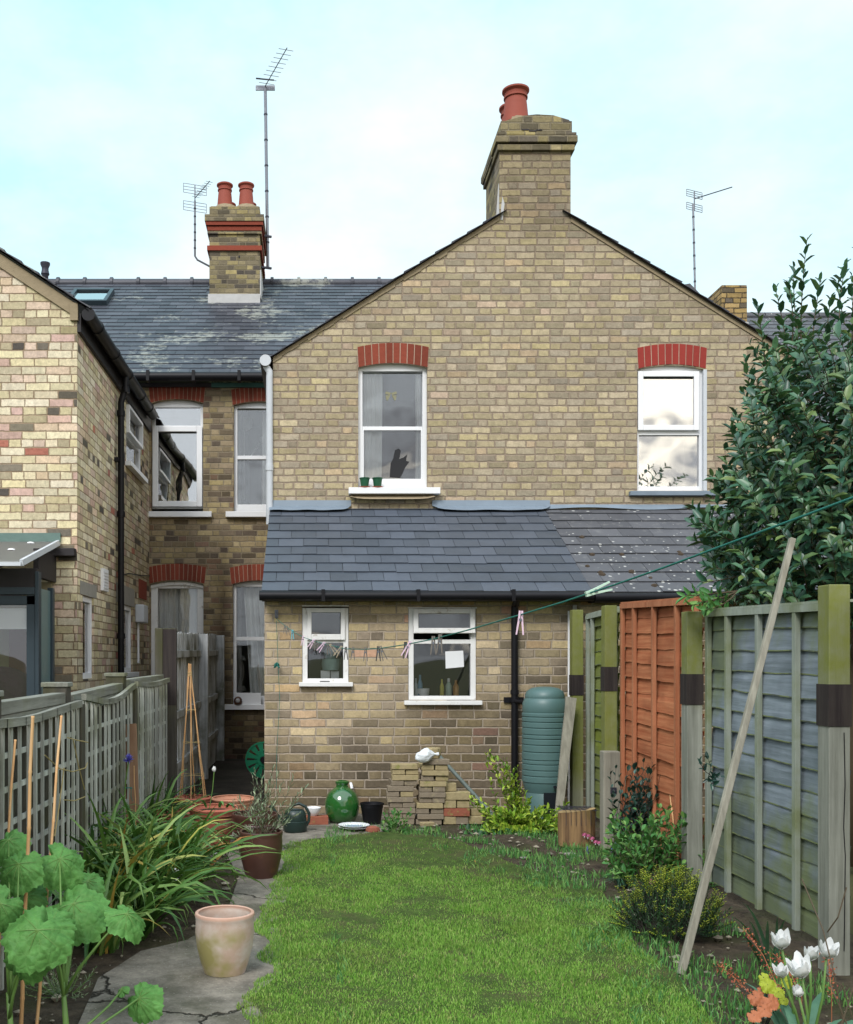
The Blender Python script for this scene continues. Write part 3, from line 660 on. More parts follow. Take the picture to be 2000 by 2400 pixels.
# soffit: sloping mortar fillet below the sill, lead flashing strips
m = MB(); k = 12
for i in range(k):
    a = xg(820)+(xg(1018)-xg(820))*i/k; b = xg(820)+(xg(1018)-xg(820))*(i+1)/k
    f = lambda x: .5*(1-abs((x-xg(919))/(xg(1018)-xg(919)))**6)+.2
    m.poly([T(a, -.01, zg(1160)), T(b, -.01, zg(1160)), T(b, -.09, zg(1160)-.05*f(b)-.02), T(a, -.09, zg(1160)-.05*f(a)-.02)])
m.build('mortar_fillet', 'mortar', gab)
m = MB(); g = [(YG-.065, zg(842)), (YG+3.1, zg(842))]
m.tube([(x0-.075, YG-.07, zg(849)), (x0-.075, YG+3.2, zg(849))], .058, 14); m.build('gutter', 'black_plastic', gab, smooth='auto')
m = MB(); m.lathe([(.058, -.004), (.058, .004)], (0, 0, 0), 20); m.v = [(x0-.075+a, YG-.075-c, zg(849)+b) for a, b, c in m.v]; m.build('gutter_end', 'grey_white', gab)
m = MB(); xd = xg(632); m.tube([(x0-.075, YG-.02, zg(858)), (xd, YG-.02, zg(872)), (xd, YG-.02, zg(885)), (xd, YG-.02, zg(1230))], .034, 12); m.tube([(xd, YG-.02, zg(1090)), (xd, YG-.02, zg(1104))], .04, 12)
m.build('downpipe', 'grey_white', gab, smooth='auto')

# ---------------------------------------------------------------- lean-to outhouses
YL = 9.0; T = front(YL); xl = lambda x: X_(x, YL); zl = lambda y: Z_(y, YL)
out = thing('outhouse', 'brick lean-to with two small white windows under neat grey slates', 'outhouse', (1.0, YL, 0))
a0, a1 = xl(620), xl(1337)
hA = [(xl(708), zl(1600)), (xl(818), zl(1600)), (xl(818), zl(1422)), (xl(708), zl(1422))]
hB = [(xl(957), zl(1641)), (xl(1117), zl(1641)), (xl(1117), zl(1425)), (xl(957), zl(1425))]
wall('wall', T, [(a0, -.1), (a1, -.1), (a1, zl(1400)), (a0, zl(1400))], [hA, hB], 'brick_lean', out)
m = MB()
zt_, zb_ = Z_(1185, YG), Z_(1400, YL)
for X in (a0, a0+.12): pass
m.poly([(a0+.002, YL+.281, 0), (a0+.002, YG-.002, 0), (a0+.002, YG-.002, zt_-.06), (a0+.002, YL+.281, zb_+.12)]); m.build('side_wall', 'brick_lean', out)
m = MB(); m.box(xl(1331), xl(1338), -.005, -.001, 0, zl(1432), T); m.build('painted_edge', 'white_paint', out)
m = MB(); m.box(xl(1345)-.012, xl(1345)+.02, -.03, -.006, zl(1438), zl(1418), T); m.build('eave_block', 'lead_pale', out)
def small_window(h, kind):
    a, b, c, d = h[0][0], h[1][0], h[0][1], h[2][1]; m = MB()
    if kind == 'A':
        frame(m, T, a+.003, b-.003, c, d-.01, .045, .01, .10, wb=.035, wt=.012); m.box(a+.045, b-.045, .015, .10, zl(1507), zl(1500), T)
        f = m.build('window', 'old_white_paint', out, bev=.003)
        s = MB(); frame(s, T, xl(720), xl(809), zl(1500), zl(1425), .038, -.012, .02, wb=.05); s.build('sash', 'old_white_paint', f, bev=.004)
        glass(T, xl(730), xl(797), zl(1486), zl(1436), .005, f, 'glass_low'); glass(T, xl(723), xl(804), zl(1591), zl(1507), .05, f, 'glass_low')
        m = MB(); m.box(xl(750), xl(773), .005, .012, zl(1598)+.0, zl(1596.4), T); m.build('flaked_paint', 'timber_dark', f)
    else:
        frame(m, T, a+.003, b-.003, c, d-.005, .045, .01, .10, wb=.035, wt=.02); m.box(a+.045, b-.045, .015, .10, zl(1509), zl(1499), T)
        f = m.build('window', 'old_white_paint', out, bev=.003)
        tl = R(7); hz = zl(1427)
        def TT(u, dd, z): zz = z-hz; return T(u, dd*cos(tl)+zz*sin(tl)-.0, hz+zz*cos(tl)-dd*sin(tl))
        s = MB(); frame(s, TT, xl(969), xl(1113), zl(1485), hz, .042, -.014, .02, wb=.045); so = s.build('sash', 'old_white_paint', f, bev=.004)
        glass(TT, xl(980), xl(1101), zl(1474), zl(1437), .004, f, 'glass_low'); glass(T, xl(970), xl(1104), zl(1632), zl(1509), .05, f, 'glass_low')
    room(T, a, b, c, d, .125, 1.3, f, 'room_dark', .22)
    return f
fA = small_window(hA, 'A'); fB = small_window(hB, 'B')
sill(T, xl(701), xl(827), zl(1609), zl(1599), out, 'old_white_paint', .05); sill(T, xl(947), xl(1129), zl(1652), zl(1642), out, 'old_white_paint', .05)
for q in ((708, 818, 1421.5, 1418.5), (956, 1118, 1426, 1423.5)): m = MB(); m.box(xl(q[0]), xl(q[1]), -.008, .01, zl(q[2]), zl(q[3]), T); m.build('head_board', 'old_white_paint', out)
# roof of the lean-to
bx = 2.38
Eo = V((a0-.02, YL-.14, Z_(1388, YL-.14))); To = V((a0-.02, YG, zg(1192)))
vo = To-Eo; Lo = vo.length; vo.normalize()
def bound(s): return bx+.0-.0
ro = slates('roof', 'slate_lean', out, Eo, (1, 0, 0), vo, bx-(a0-.02), Lo, .235, .203, th=.007, jit=.006, wavy=.008)
m = MB(); m.poly([Eo, Eo+V((bx-a0, 0, 0)), To+V((bx-a0, 0, 0)), To]); m.poly([Eo+V((0, 0, -.02)), To+V((0, 0, -.06)), To, Eo]); m.build('roof_deck', 'timber_dark', ro)
m = MB(); mg = [(632, 823, 0), (1013, 1289, 0)]
for p0, p1, _ in mg:
    m = MB(); k = 24; a, b = X_(p0, YG), X_(p1, YG)
    for i in range(k):
        t0, t1 = i/k, (i+1)/k; f = lambda t: (1-abs(2*t-1)**10)*.9+.1 if p0 > 700 else (1-max(0, 2*t-1)**10)
        xa, xb = a+(b-a)*t0, a+(b-a)*t1
        wv = lambda t: .003*sin(t*17)
        topz = To.z+.085
        pa = [V((xa, YG-.006, topz+.0)), V((xb, YG-.006, topz)), V((xb, YG-.02, To.z+.02)), V((xa, YG-.02, To.z+.02))]
        pb = [pa[3], pa[2], V((xb, YG-.02, To.z+.02))-vo*(.14*f(t1))+V((0, 0, .012+wv(t1))), V((xa, YG-.02, To.z+.02))-vo*(.14*f(t0))+V((0, 0, .012+wv(t0)))]
        m.poly(pa[::-1]); m.poly(pb[::-1])
    m.build('flashing', 'lead', ro, smooth=True)
m = MB(); m.box(xl(615), bx+.0, YL-.13, YL-.004, zl(1410), zl(1397)); m.build('fascia', 'black_plastic', out)
m = MB(); m.tube([(X_(608, YL-.2), YL-.185, Z_(1396, YL-.18)), (bx, YL-.185, Z_(1397.5, YL-.18))], .042, 14)
for x in (.1, .9, 1.7): m.box(x-.015, x+.015, YL-.232, YL-.14, Z_(1396, YL-.18)-.048, Z_(1396, YL-.18)+.05)
m.build('gutter', 'black_plastic', out, smooth='auto')
m = MB(); X = xl(1204); m.tube([(X, YL-.185, zl(1398)), (X, YL-.13, zl(1412)), (X, YL-.05, zl(1424)), (X, YL-.05, .06)], .030, 14)
for y in (1622, 1640, 1860): m.tube([(X, YL-.05, zl(y)-.02), (X, YL-.05, zl(y)+.02)], .036, 14)
m.box(X-.085, X+.085, YL-.02, YL-.002, zl(1647), zl(1634))
dp = m.build('downpipe', 'black_plastic', out, smooth='auto')
# neighbouring lean-to
nb = thing('outhouse', 'neighbouring lean-to with a dark roof speckled by white lichen spots', 'outhouse', (3.6, YL, 0))
m = MB(); m.box(a1+.003, 5.0, YL, YG-.002, -.1, zl(1400)); m.build('wall', 'brick_lean', nb)
En = V((bx+.003, YL-.14, Z_(1391, YL-.14))); Tn = V((bx+.003, YG, zg(1194)))
rn = slates('roof', 'slate_old', nb, En, (1, 0, 0), (Tn-En), 2.7, (Tn-En).length, .30, .215, th=.009, jit=.006, wavy=.006)
m = MB(); m.poly([En, En+V((2.7, 0, 0)), Tn+V((2.7, 0, 0)), Tn]); m.build('roof_deck', 'timber_dark', rn)
m = MB(); k = 30
for i in range(k):
    xa, xb = bx+.02+2.6*i/k, bx+.02+2.6*(i+1)/k; g = lambda x: .012*sin(x*5)
    m.poly([(xa, YG-.04, Tn.z+.005+g(xa)), (xb, YG-.04, Tn.z+.005+g(xb)), (xb, YG-.01, Tn.z+.05), (xa, YG-.01, Tn.z+.05)])
m.build('flashing', 'lead', rn, smooth=True)
m = MB(); m.box(bx+.003, 5.0, YL-.13, YL-.004, zl(1414), zl(1402)); m.build('fascia', 'black_plastic', nb)
m = MB(); m.tube([(bx+.01, YL-.185, Z_(1401, YL-.18)), (5, YL-.185, Z_(1401, YL-.18))], .042, 14); m.build('gutter', 'black_plastic', nb, smooth='auto')
simple('moss', sr(78, 66, 52, .8), .95, .35, 40, bmp=.01)
for px, py in ((1458, 1303), (1388, 1303), (1377, 1331), (1408, 1345), (1412, 1350), (1525, 1359), (1534, 1376), (1364, 1262), (1480, 1343), (1592, 1298), (1596, 1302)):
    a = P(px, py, 1)-V((0, 0, EYE)); nrm = V((1, 0, 0)).cross((Tn-En).normalized()); kk = (En-V((0, 0, EYE))).dot(nrm)/a.dot(nrm); q = V((0, 0, EYE))+a*kk
    r = U(.018, .032); mm = MB(); mm.lathe([(r, -.01), (r*.95, .012), (r*.6, .026), (r*.2, .03)], q, 9, sx=1.2, wob=.15); mm.build('moss_clump', 'moss', rn)
# ---------------------------------------------------------------- left neighbour: cream brick wing
YH, XH = 9.68, -2.17; T = front(YH); TS = sidew(XH)
lh = thing('brick_house', 'cream and pink brick neighbouring house with black gutter at the left edge', 'house', (-3.5, YH, 0))
zh = lambda y: Z_(y, YH); zeL = zh(727); sl_ = .66
apx = XH-2.55
wall('wall', T, [(XH-5.1, -.1), (XH, -.1), (XH, zeL), (apx, zeL+2.55*sl_), (XH-5.1, zeL)], [], 'brick_left', lh, thick=.02)
sX = lambda x: F*XH/(x-VX)                 # depth of the side wall at photo column x
def zs(x, y): Y = sX(x); return Z_(y, Y)
w1 = (sX(296), sX(333), 3.66, 4.37); w2 = (sX(194), sX(220), 1.15, 1.95); w3 = (sX(277), sX(311), 1.19, 1.98)
wall('side_wall', TS, [(YH+.0203, -.1), (YR-.003, -.1), (YR-.003, zeL), (YH+.0203, zeL)], [[(a, c), (b, c), (b, d), (a, d)] for a, b, c, d in (w1, w2, w3)], 'brick_left', lh, thick=.25)
m = MB(); k = 20
for i in range(k):
    a, b = XH-2.4*i/k, XH-2.4*(i+1)/k; g = lambda x: zeL+(XH-x)*sl_
    m.poly([T(a, -.02, g(a)+.05), T(b, -.02, g(b)+.05), T(b, -.02, g(b)-.075), T(a, -.02, g(a)-.075)]); m.poly([T(a, -.02, g(a)-.075), T(b, -.02, g(b)-.075), T(b, 0, g(b)-.075), T(a, 0, g(a)-.075)])
m.box(XH-.06, XH+.012, YH-.03, YH-.001, zeL-.10, zeL+.06)
m.build('verge_mortar', 'mortar', lh)
E = V((XH+.12, YH-.05, zeL+.0)); up = V((-1, 0, sl_)).normalized()
ro = slates('roof', 'slate_main', lh, E, (0, 1, 0), up, 4.4, 3.3, .25, .19, th=.014)
m = MB(); n_ = V((sl_, 0, 1)).normalized()
m.poly([E-n_*.012, E+up*3.3-n_*.012, E+up*3.3+V((0, 4.4, 0))-n_*.012, E+V((0, 4.4, 0))-n_*.012])
m.poly([E+up*3.3, E+up*3.3+V((-3, 0, -2)), E+up*3.3+V((-3, 4.4, -2)), E+up*3.3+V((0, 4.4, 0))]); m.build('roof_deck', 'timber_dark', ro)
m = MB(); gx = XH+.11; y0, y1 = YH-.03, 13.62
z0g, z1g = Z_(727, YH)-.045, Z_(727, YH)-.045
m.tube([(gx, y0, z0g), (gx, y1, z1g)], .062, 16)
for y in (10.05, 10.9, 11.7, 12.6, 13.2): m.tube([(gx, y-.025, z0g), (gx, y+.025, z0g)], .070, 16)
m.build('gutter', 'black_plastic', lh, smooth='auto')
m = MB(); m.box(XH+.002, XH+.035, YH-.0, YR-.05, zeL-.20, zeL-.03); m.build('fascia', 'timber_dark', lh)
m = MB(); yp = sX(271)
m.tube([(gx, yp, z0g-.05), (gx, yp, z0g-.16), (XH+.06, yp, z0g-.34), (XH+.06, yp, z0g-.5), (XH+.06, yp, 0)], .036, 12)
for z in (z0g-.2, z0g-.46, 2.95, 1.6): m.tube([(XH+.06+(.05 if z == z0g-.2 else 0), yp, z-.03), (XH+.06+(.05 if z == z0g-.2 else 0), yp, z+.03)], .047, 12)
m.box(XH, XH+.05, yp-.09, yp+.02, z0g-1.0, z0g-.96)
m.build('downpipe', 'black_plastic', lh, smooth='auto')
def side_window(w, vent=False, lint=None, split=None, sil=True):
    a, b, c, d = w; m = MB(); frame(m, TS, a, b, c, d, .055, .02, .09)
    if split: m.box(a+.055, b-.055, .03, .085, split-.03, split+.03, TS)
    f = m.build('window', 'white_paint', lh, bev=.003)
    glass(TS, a+.055, b-.055, c+.055, d-.055, .05, f, 'glass')
    room(TS, a, b, c, d, .13, 1.2, f, 'room_wall', .1)
    if vent:
        s = MB(); frame(s, TS, a+.03, b-.12, d-.36, d-.03, .035, -.035, .018); s.build('sash', 'white_paint', f, bev=.003)
    if sil: m = MB(); m.box(a-.06, b+.06, -.07, .02, c-.055, c, TS); m.build('sill', 'white_paint', f, bev=.003)
    if lint: m = MB(); m.box(a-.12, b+.12, -.004, .02, d+.002, d+lint, TS); m.build('lintel', 'stone', f)
    return f
side_window(w1, True, split=4.02); side_window(w2, False, .13, sil=False); side_window(w3, False, .22)
m = MB(); yv = sX(242); m.box(yv-.14, yv+.14, -.03, 0, 2.05, 2.28, TS)
for i in range(6): m.box(yv-.11, yv+.11, -.036, -.03, 2.075+i*.032, 2.095+i*.032, TS)
m.build('wall_vent', 'white_paint', lh, bev=.004)
m = MB(); ym = sX(322); m.box(ym-.16, ym+.16, -.11, 0, 1.80, 2.02, TS); mb_ = m.build('meter_box', 'grey_white', lh, bev=.012)
m = MB(); m.tube([TS(ym-.05, -.02, 1.8), TS(ym-.05, -.02, 1.42), TS(ym-.05, -.02, 1.3)], .015, 8); m.build('conduit', 'white_paint', mb_)
m = MB(); m.box(sX(325), sX(343), -.006, 0, 2.12, 2.36, TS); m.build('brick_patch', 'red_brick', lh)
m = MB(); m.tube([TS(sX(276), -.015, Z_(1350, sX(276))), TS(sX(300), -.015, 2.36), TS(sX(325), -.015, 2.40), TS(YR-.05, -.015, 2.46)], .007, 6); m.build('cable', 'black_plastic', lh)
# garden room at the front of the left house
XE = -2.34
gr = thing('garden_room', 'anthracite framed glass garden room with a pale corrugated roof at left', 'extension', (-3.2, 9.0, 0))
Yf = 8.43; zt2, zf2 = 2.41, 2.105
m = MB()
def rp(X, t, o=0.0): return V((X, YH+(Yf-YH)*t, zt2+(zf2-zt2)*t+o))
k = len(m.v); XL = XE-2.6
m.v += [tuple(rp(a, t, o)) for o in (0, .022) for a, t in ((XL, 0), (XE-.02, 0), (XE-.02, 1), (XL, 1))]
m.f += [tuple(k+i for i in f) for f in ((3, 2, 1, 0), (4, 5, 6, 7), (0, 1, 5, 4), (1, 2, 6, 5), (2, 3, 7, 6), (3, 0, 4, 7))]
simple('roof_sheet', sr(150, 150, 146, .8), .5, .14, 5, bmp=.003)
nt = M['roof_sheet'].node_tree; b_ = nt.nodes['Principled BSDF']; o_ = [n for n in nt.nodes if n.type == 'OUTPUT_MATERIAL'][0]; t_ = nd(nt, 'BsdfTranslucent', {0: (.85, .85, .82)}); x_ = nd(nt, 'MixShader', {0: .55, 1: b_.outputs[0], 2: t_.outputs[0]}); L(nt, x_.outputs[0], o_.inputs[0]); rs = m.build('roof', 'roof_sheet', gr)
m = MB(); m.bar(rp(XE, 0, .01), rp(XE, 1, .01), .028, .05); m.bar(rp(XL, 1.005, .0), rp(XE, 1.005, .0), .03, .03); m.build('edge_trim', 'grey_white', rs)
for X in (XE-.22, XE-.95, XE-1.6):
    for t in (.12, .47, .84): m = MB(); m.lathe([(.035, 0), (.03, .012), (.005, .018)], rp(X-.05*(t > .4), t, .02), 14); m.build('fixing_button', 'white_paint', rs, smooth='auto')
m = MB(); m.box(XL, XE+.02, YH-.03, YH-.002, zh(1271), zh(1250)); simple('flash_green', sr(112, 140, 132, .7), .6, .2, 9, bmp=.006); m.build('flashing', 'flash_green', gr)
m = MB(); m.box(XL, XE-.02, 8.98, 9.05, 1.95, 2.12); m.box(XE-.07, XE-.02, 9.05, YH-.002, 2.05, 2.30); m.box(XE-.10, XH-.005, YH-.10, YH-.002, zh(1305), zh(1287))
for X in (XE-.35, XE-1.0, XE-1.7): m.bar(V((X, YH-.05, 2.33)), V((X, Yf+.1, 2.06)), .05, .09)
m.build('roof_beam', 'timber_dark', gr, bev=.004)
m = MB(); m.box(XE-2.2, XE-.16, 8.995, 9.02, 1.86, 1.95)
simple('slat_grey', sr(120, 108, 116, .8), .7, .2, 20); m.build('slatted_panel', 'slat_grey', gr)
m = MB(); Y9 = 9.0; x9 = lambda x: X_(x, Y9); z9 = lambda y: Z_(y, Y9)
m.box(x9(63), x9(83), 8.985, 9.05, 0, z9(1393)); m.box(x9(84), x9(93), 8.97, 9.06, 0, z9(1340)); m.box(XL, x9(83), 8.985, 9.05, z9(1418), z9(1396)); m.box(XL, x9(83), 8.97, 9.06, z9(1394), z9(1377)); m.box(x9(-150), x9(-128), 8.985, 9.05, 0, z9(1420))
m.box(XL, x9(62), 8.985, 9.05, 0.0, .12)
m.box(XE-.03, XE+.02, 9.38, 9.45, 0, 1.98)
fr_ = m.build('door_frame', 'frame_anthracite', gr, bev=.004)
m = MB(); m.box(XL, x9(63), 9.01, 9.016, .12, z9(1418)); m.build('pane', 'glass_low', fr_)
m = MB(); m.box(XE-.01, XE-.004, 9.06, 9.38, 0.1, 1.95); simple('side_panel', sr(112, 138, 138, .7), .3, .12, 6, spec=.5); m.build('side_panel', 'side_panel', gr)
m = MB(); m.box(x9(-60), x9(60), 9.06, 9.07, z9(1474), z9(1425)); m.build('blind', 'curtain', gr)
simple('warm_wall', sr(150, 140, 110, .8), .9, .1, 2); simple('brown_door', sr(104, 52, 40, .8), .6, .15, 9)
m = MB(); m.box(XL, x9(78), 9.63, 9.67, 0, 2.05); m.build('room_interior', 'warm_wall', gr)
m = MB(); m.box(X_(21, 9.6), X_(70, 9.6), 9.60, 9.629, 0, 1.75); m.build('inner_door', 'brown_door', gr)
# person inside, bending over (only the back and legs show)
simple('plum_cloth', sr(74, 44, 66, .8), .9, .15, 20)
bm = bmesh.new(); sk = bm.verts.layers.skin.verify()
pts = [((0, 0, 1.02), .17), ((.02, .0, 1.10), .18), ((-.16, 0, 1.19), .16), ((-.34, 0, 1.16), .15), ((-.48, 0, 1.05), .10), ((-.56, 0, .97), .06), ((-.64, 0, .90), .095), ((-.68, 0, .83), .08),
       ((.03, .09, .92), .12), ((.02, .10, .52), .075), ((.05, .10, .10), .05), ((-.08, .10, .06), .04), ((.03, -.09, .92), .12), ((-.12, -.10, .54), .075), ((-.16, -.10, .10), .05), ((-.28, -.10, .06), .04),
       ((-.42, .17, 1.08), .06), ((-.46, .2, .80), .045), ((-.55, .16, .56), .035), ((-.42, -.17, 1.08), .06), ((-.48, -.2, .80), .045), ((-.58, -.16, .58), .035)]
vs = []
for p, r in pts: v = bm.verts.new(p); v[sk].radius = (r, r); vs.append(v)
vs[0][sk].use_root = True
for a, b in ((0, 1), (1, 2), (2, 3), (3, 4), (4, 5), (5, 6), (6, 7), (0, 8), (8, 9), (9, 10), (10, 11), (0, 12), (12, 13), (13, 14), (14, 15), (3, 16), (16, 17), (17, 18), (3, 19), (19, 20), (20, 21)): bm.edges.new((vs[a], vs[b]))
me = bpy.data.meshes.new('person'); bm.to_mesh(me); bm.free(); po = bpy.data.objects.new('person', me); C.objects.link(po)
po.location = (X_(42, 9.34), 9.34, 0); me.materials.append(M['plum_cloth'])
po.modifiers.new('skin', 'SKIN'); s_ = po.modifiers.new('sub', 'SUBSURF'); s_.levels = s_.render_levels = 2
tag(po, 'person in dark plum clothes bending over behind the garden room glass', 'person')

# ---------------------------------------------------------------- far right roof and chimney
fr = thing('terraced_house', 'distant slate roof and plain brick chimney behind the bay tree', 'house', (6.5, 18, 0))
Ef = V((3.2, YR-.18, Z_(740, 18)-2.8)); Rf = V((3.2, 18.0, Z_(742, 18.0))); vf = (Rf-Ef)
rf2 = slates('roof', 'slate_old', fr, Ef, (1, 0, 0), vf, 8.0, vf.length, .27, .205)
m = MB(); m.poly([Ef, Ef+V((8, 0, 0)), Rf+V((8, 0, 0)), Rf]); m.build('roof_deck', 'slate_old', rf2)
m = MB(); x = 3.2
while x < 11: m.tube([(x, 18, Rf.z-.01), (x+.44, 18, Rf.z-.01)], .085, 8); x += .46
m.build('ridge_tile', 'slate_old', rf2, smooth='auto')
m = MB(); m.box(3.2, 11, YR, YR+.2, 0, Ef.z); m.build('wall', 'brick_rear', fr)
Yc = 15.4; brickmat('brick_far', [(4, sr(176, 150, 100, .8)), (3, sr(150, 128, 92, .8)), (2, sr(110, 100, 84, .8)), (1, sr(190, 160, 110, .8))], sr(74, 66, 56, .8), False)
m = MB(); m.box(X_(1692, Yc), X_(1752, Yc), Yc, Yc+1.5, 5.0, Z_(670, Yc)); m.box(X_(1692, Yc)+.003, X_(1752, Yc)-.003, Yc+.003, Yc+1.4, Z_(670, Yc), Z_(669, Yc)+.01); cf = m.build('chimney', 'brick_far', fr, bev=.01)
m = MB(); m.box(X_(1735, Yc), X_(1754, Yc), Yc-.02, Yc-.003, Z_(772, Yc), Z_(755, Yc)); m.build('flashing', 'lead_pale', cf)
# stepped verge of another roof just above the gable slope
m = MB(); Yv = 15.0
m.poly([P(1594, 668, Yv), P(1618, 664, Yv), P(1668, 716, Yv), P(1640, 730, Yv)]); m.poly([P(1594, 668, Yv), P(1640, 730, Yv), P(1640, 730, Yv)+V((0, 1, 0)), P(1594, 668, Yv)+V((0, 1, 0))]); m.poly([P(1618, 664, Yv), P(1618, 664, Yv)+V((0, 1, 0)), P(1668, 716, Yv)+V((0, 1, 0)), P(1668, 716, Yv)])
m.poly([P(1594, 668, Yv), P(1594, 668, Yv)+V((0, 1, 0)), P(1618, 664, Yv)+V((0, 1, 0)), P(1618, 664, Yv)]); m.build('verge', 'slate_old', fr)

# ---------------------------------------------------------------- aerials
def yagi(root, a, b, n, el, refl, r=.006, dirn=None, els=None):
    a, b = V(a), V(b); d = (b-a); x = (dirn or d.cross(V((0, 0, 1)))).normalized()
    m = MB(); m.tube([a, b], r*1.3, 6); m.build('boom', 'metal_dark', root)
    for i in range(n):
        q = a+d*((i+.6)/n); l = el*(1-.12*i/n); m = MB(); m.tube([q-x*l/2, q+x*l/2], r*.75, 5); m.build('element', 'metal_grey', root)
def mast(root, pts, r):
    m = MB(); m.tube(pts, r, 8); o = m.build('mast', 'metal_grey', root, smooth='auto'); m = MB()
    pts = [V(p) for p in pts]; a, b = pts[-2], pts[-1]
    for i in range(1, 7):
        q = a+(b-a)*(i/7); t = (b-a).normalized(); m.tube([q-t*.012, q+t*.012], r*1.25, 8)
    m.build('tape_band', 'metal_dark', o)
Ya = 17.4; A0 = P(628, 628, Ya); A1 = P(622, 208, Ya)
t1 = thing('television_aerial', 'very tall aerial mast strapped to the right side of the left chimney', 'aerial', A0)
mast(t1, [A0, A1], .026)
yagi(t1, A1+V((.0, 0, .05)), V((X_(673, 16.1), 16.1, Z_(112, 16.1))), 9, .26, 0)
m = MB(); m.box(A1.x-.16, A1.x+.16, Ya+.0, Ya+.02, A1.z-.02, A1.z+.06); m.build('reflector', 'metal_grey', t1)
m = MB(); m.tube([A1+V((-.15, -.1, .12)), A1+V((.15, -.1, .09))], .012, 6); m.build('element', 'metal_dark', t1)
m = MB()
for y in (629, 555): q = P(628, y, Ya); m.bar(q+V((.06, 0, 0)), q+V((-.22, -.1, 0)), .035, .03); m.bar(q+V((-.05, 0, 0)), V((xc(560), 16.885, q.z)), .012, .03)
m.build('bracket', 'metal_dark', t1)
Yb = 17.3; B0 = P(495, 626, Yb); B2 = P(457, 470, Yb)
t2 = thing('television_aerial', 'small aerial on a cranked pole at the left side of the left chimney', 'aerial', B0)
mast(t2, [B0, P(463, 609, Yb), P(457, 600, Yb), P(457, 470, Yb)], .016)
def grid(root, c, w, h, gap, n, tilt=0):
    m = MB()
    for s in (-1, 1):
        for i in range(n):
            z = s*(gap+h*i/(n-1)); m.tube([c+V((-w/2, 0, z+tilt)), c+V((w/2, 0, z-tilt))], .005, 5)
        for x in (-w/2, w/2): m.tube([c+V((x, 0, s*gap+tilt*(-1 if x > 0 else 1))), c+V((x, 0, s*(gap+h)+tilt*(-1 if x > 0 else 1)))], .005, 5)
    m.tube([c+V((0, 0, -gap-h)), c+V((0, 0, gap+h))], .010, 6)
    m.build('reflector', 'metal_grey', root)
c = P(457, 464, Yb); grid(t2, c, .38, .15, .07, 4, .03)
yagi(t2, c, V((X_(492, 16.7), 16.7, Z_(424, 16.7))), 9, .13, 0, .005)
Yd = 16.0; D0 = P(1630, 690, Yd); D1 = P(1625, 478, Yd)
t3 = thing('television_aerial', 'aerial on a straight pole above the right roof slope, boom pointing up right', 'aerial', D0)
mast(t3, [D0, D1], .016); c = D1+V((.02, 0, .05)); grid(t3, c, .24, .10, .05, 4, .03)
yagi(t3, c+V((0, 0, .03)), P(1717, 438, Yd-.2), 8, .08, 0, .006, dirn=V((.2, .8, .5)))
# ---------------------------------------------------------------- garden materials
def leafmat(name, stops, rough=.5, spec=.35, trans=.25, tcol=None, patch=None, crinkle=0):
    nt, b = new(name); g = nd(nt, 'NewGeometry')
    col = ramp(nt, g.outputs['Random Per Island'], stops)
    n = noi(nt, g.outputs['Position'], 35, 3, .6); k = mth(nt, 'ADD', .75, mth(nt, 'MULTIPLY', n.outputs[0], .5))
    col = mixc(nt, 1.0, col, nd(nt, 'CombineColor', {0: k, 1: k, 2: k}).outputs[0], 'MULTIPLY')
    if patch:
        pn = noi(nt, g.outputs['Position'], 1.7, 6, .65); pm = noi(nt, g.outputs['Position'], 4.3, 5, .6)
        col = mixc(nt, ramp(nt, pn.outputs[0], [(.52, 0.0), (.74, .5)]), col, patch[0]); col = mixc(nt, ramp(nt, pm.outputs[0], [(.55, 0.0), (.72, .5)]), col, patch[1])
    if crinkle:
        vc = nd(nt, 'TexVoronoi', {'Vector': g.outputs['Position'], 'Scale': 40.0}, feature='DISTANCE_TO_EDGE'); vn = noi(nt, g.outputs['Position'], 28, 5, .65)
        col = mixc(nt, ramp(nt, vc.outputs[0], [(0.0, .14), (.10, 0.0)]), col, (.22, .34, .12)); col = mixc(nt, ramp(nt, vn.outputs[0], [(.35, .6), (.6, 0.0)]), col, mixc(nt, 1.0, col, (.5, .6, .5), 'MULTIPLY'))
        bump(nt, b, mth(nt, 'ADD', mth(nt, 'MULTIPLY', vc.outputs[0], 2.0), vn.outputs[0]), .006, crinkle)
    L(nt, col, b.inputs['Base Color']); b.inputs['Roughness'].default_value = rough; b.inputs['Specular IOR Level'].default_value = spec
    out = [n for n in nt.nodes if n.type == 'OUTPUT_MATERIAL'][0]
    t = nd(nt, 'BsdfTranslucent', {0: mixc(nt, .5, col, tcol or (.10, .16, .02))})
    mx = nd(nt, 'MixShader', {0: trans, 1: b.outputs[0], 2: t.outputs[0]}); L(nt, mx.outputs[0], out.inputs[0])
leafmat('bay_leaf', [(0, sr(40, 78, 62, .9)), (.35, sr(60, 104, 80, .9)), (.6, sr(80, 122, 84, .9)), (.85, sr(86, 120, 72, .85)), (1, sr(118, 140, 78, .9))], .38, .55, .12)
leafmat('strap_leaf', [(0, sr(48, 84, 36, .9)), (.35, sr(78, 120, 52, .9)), (.7, sr(112, 150, 72, .9)), (.9, sr(160, 182, 104, .9)), (.94, sr(204, 190, 92, .9)), (1, sr(176, 120, 60, .8))], .45, .4, .25)
leafmat('grass_blade', [(0, sr(84, 132, 48, 1)), (.5, sr(124, 174, 68, 1.05)), (.8, sr(158, 198, 94, 1.05)), (.95, sr(176, 192, 116, .9)), (1, sr(200, 186, 130, .85))], .6, .25, .3, patch=(sr(150, 152, 82, .85), sr(70, 104, 40, .8)))
leafmat('big_leaf', [(0, sr(48, 100, 50, .92)), (.5, sr(82, 142, 72, .92)), (1, sr(144, 184, 90, .95))], .62, .3, .22, crinkle=.45)
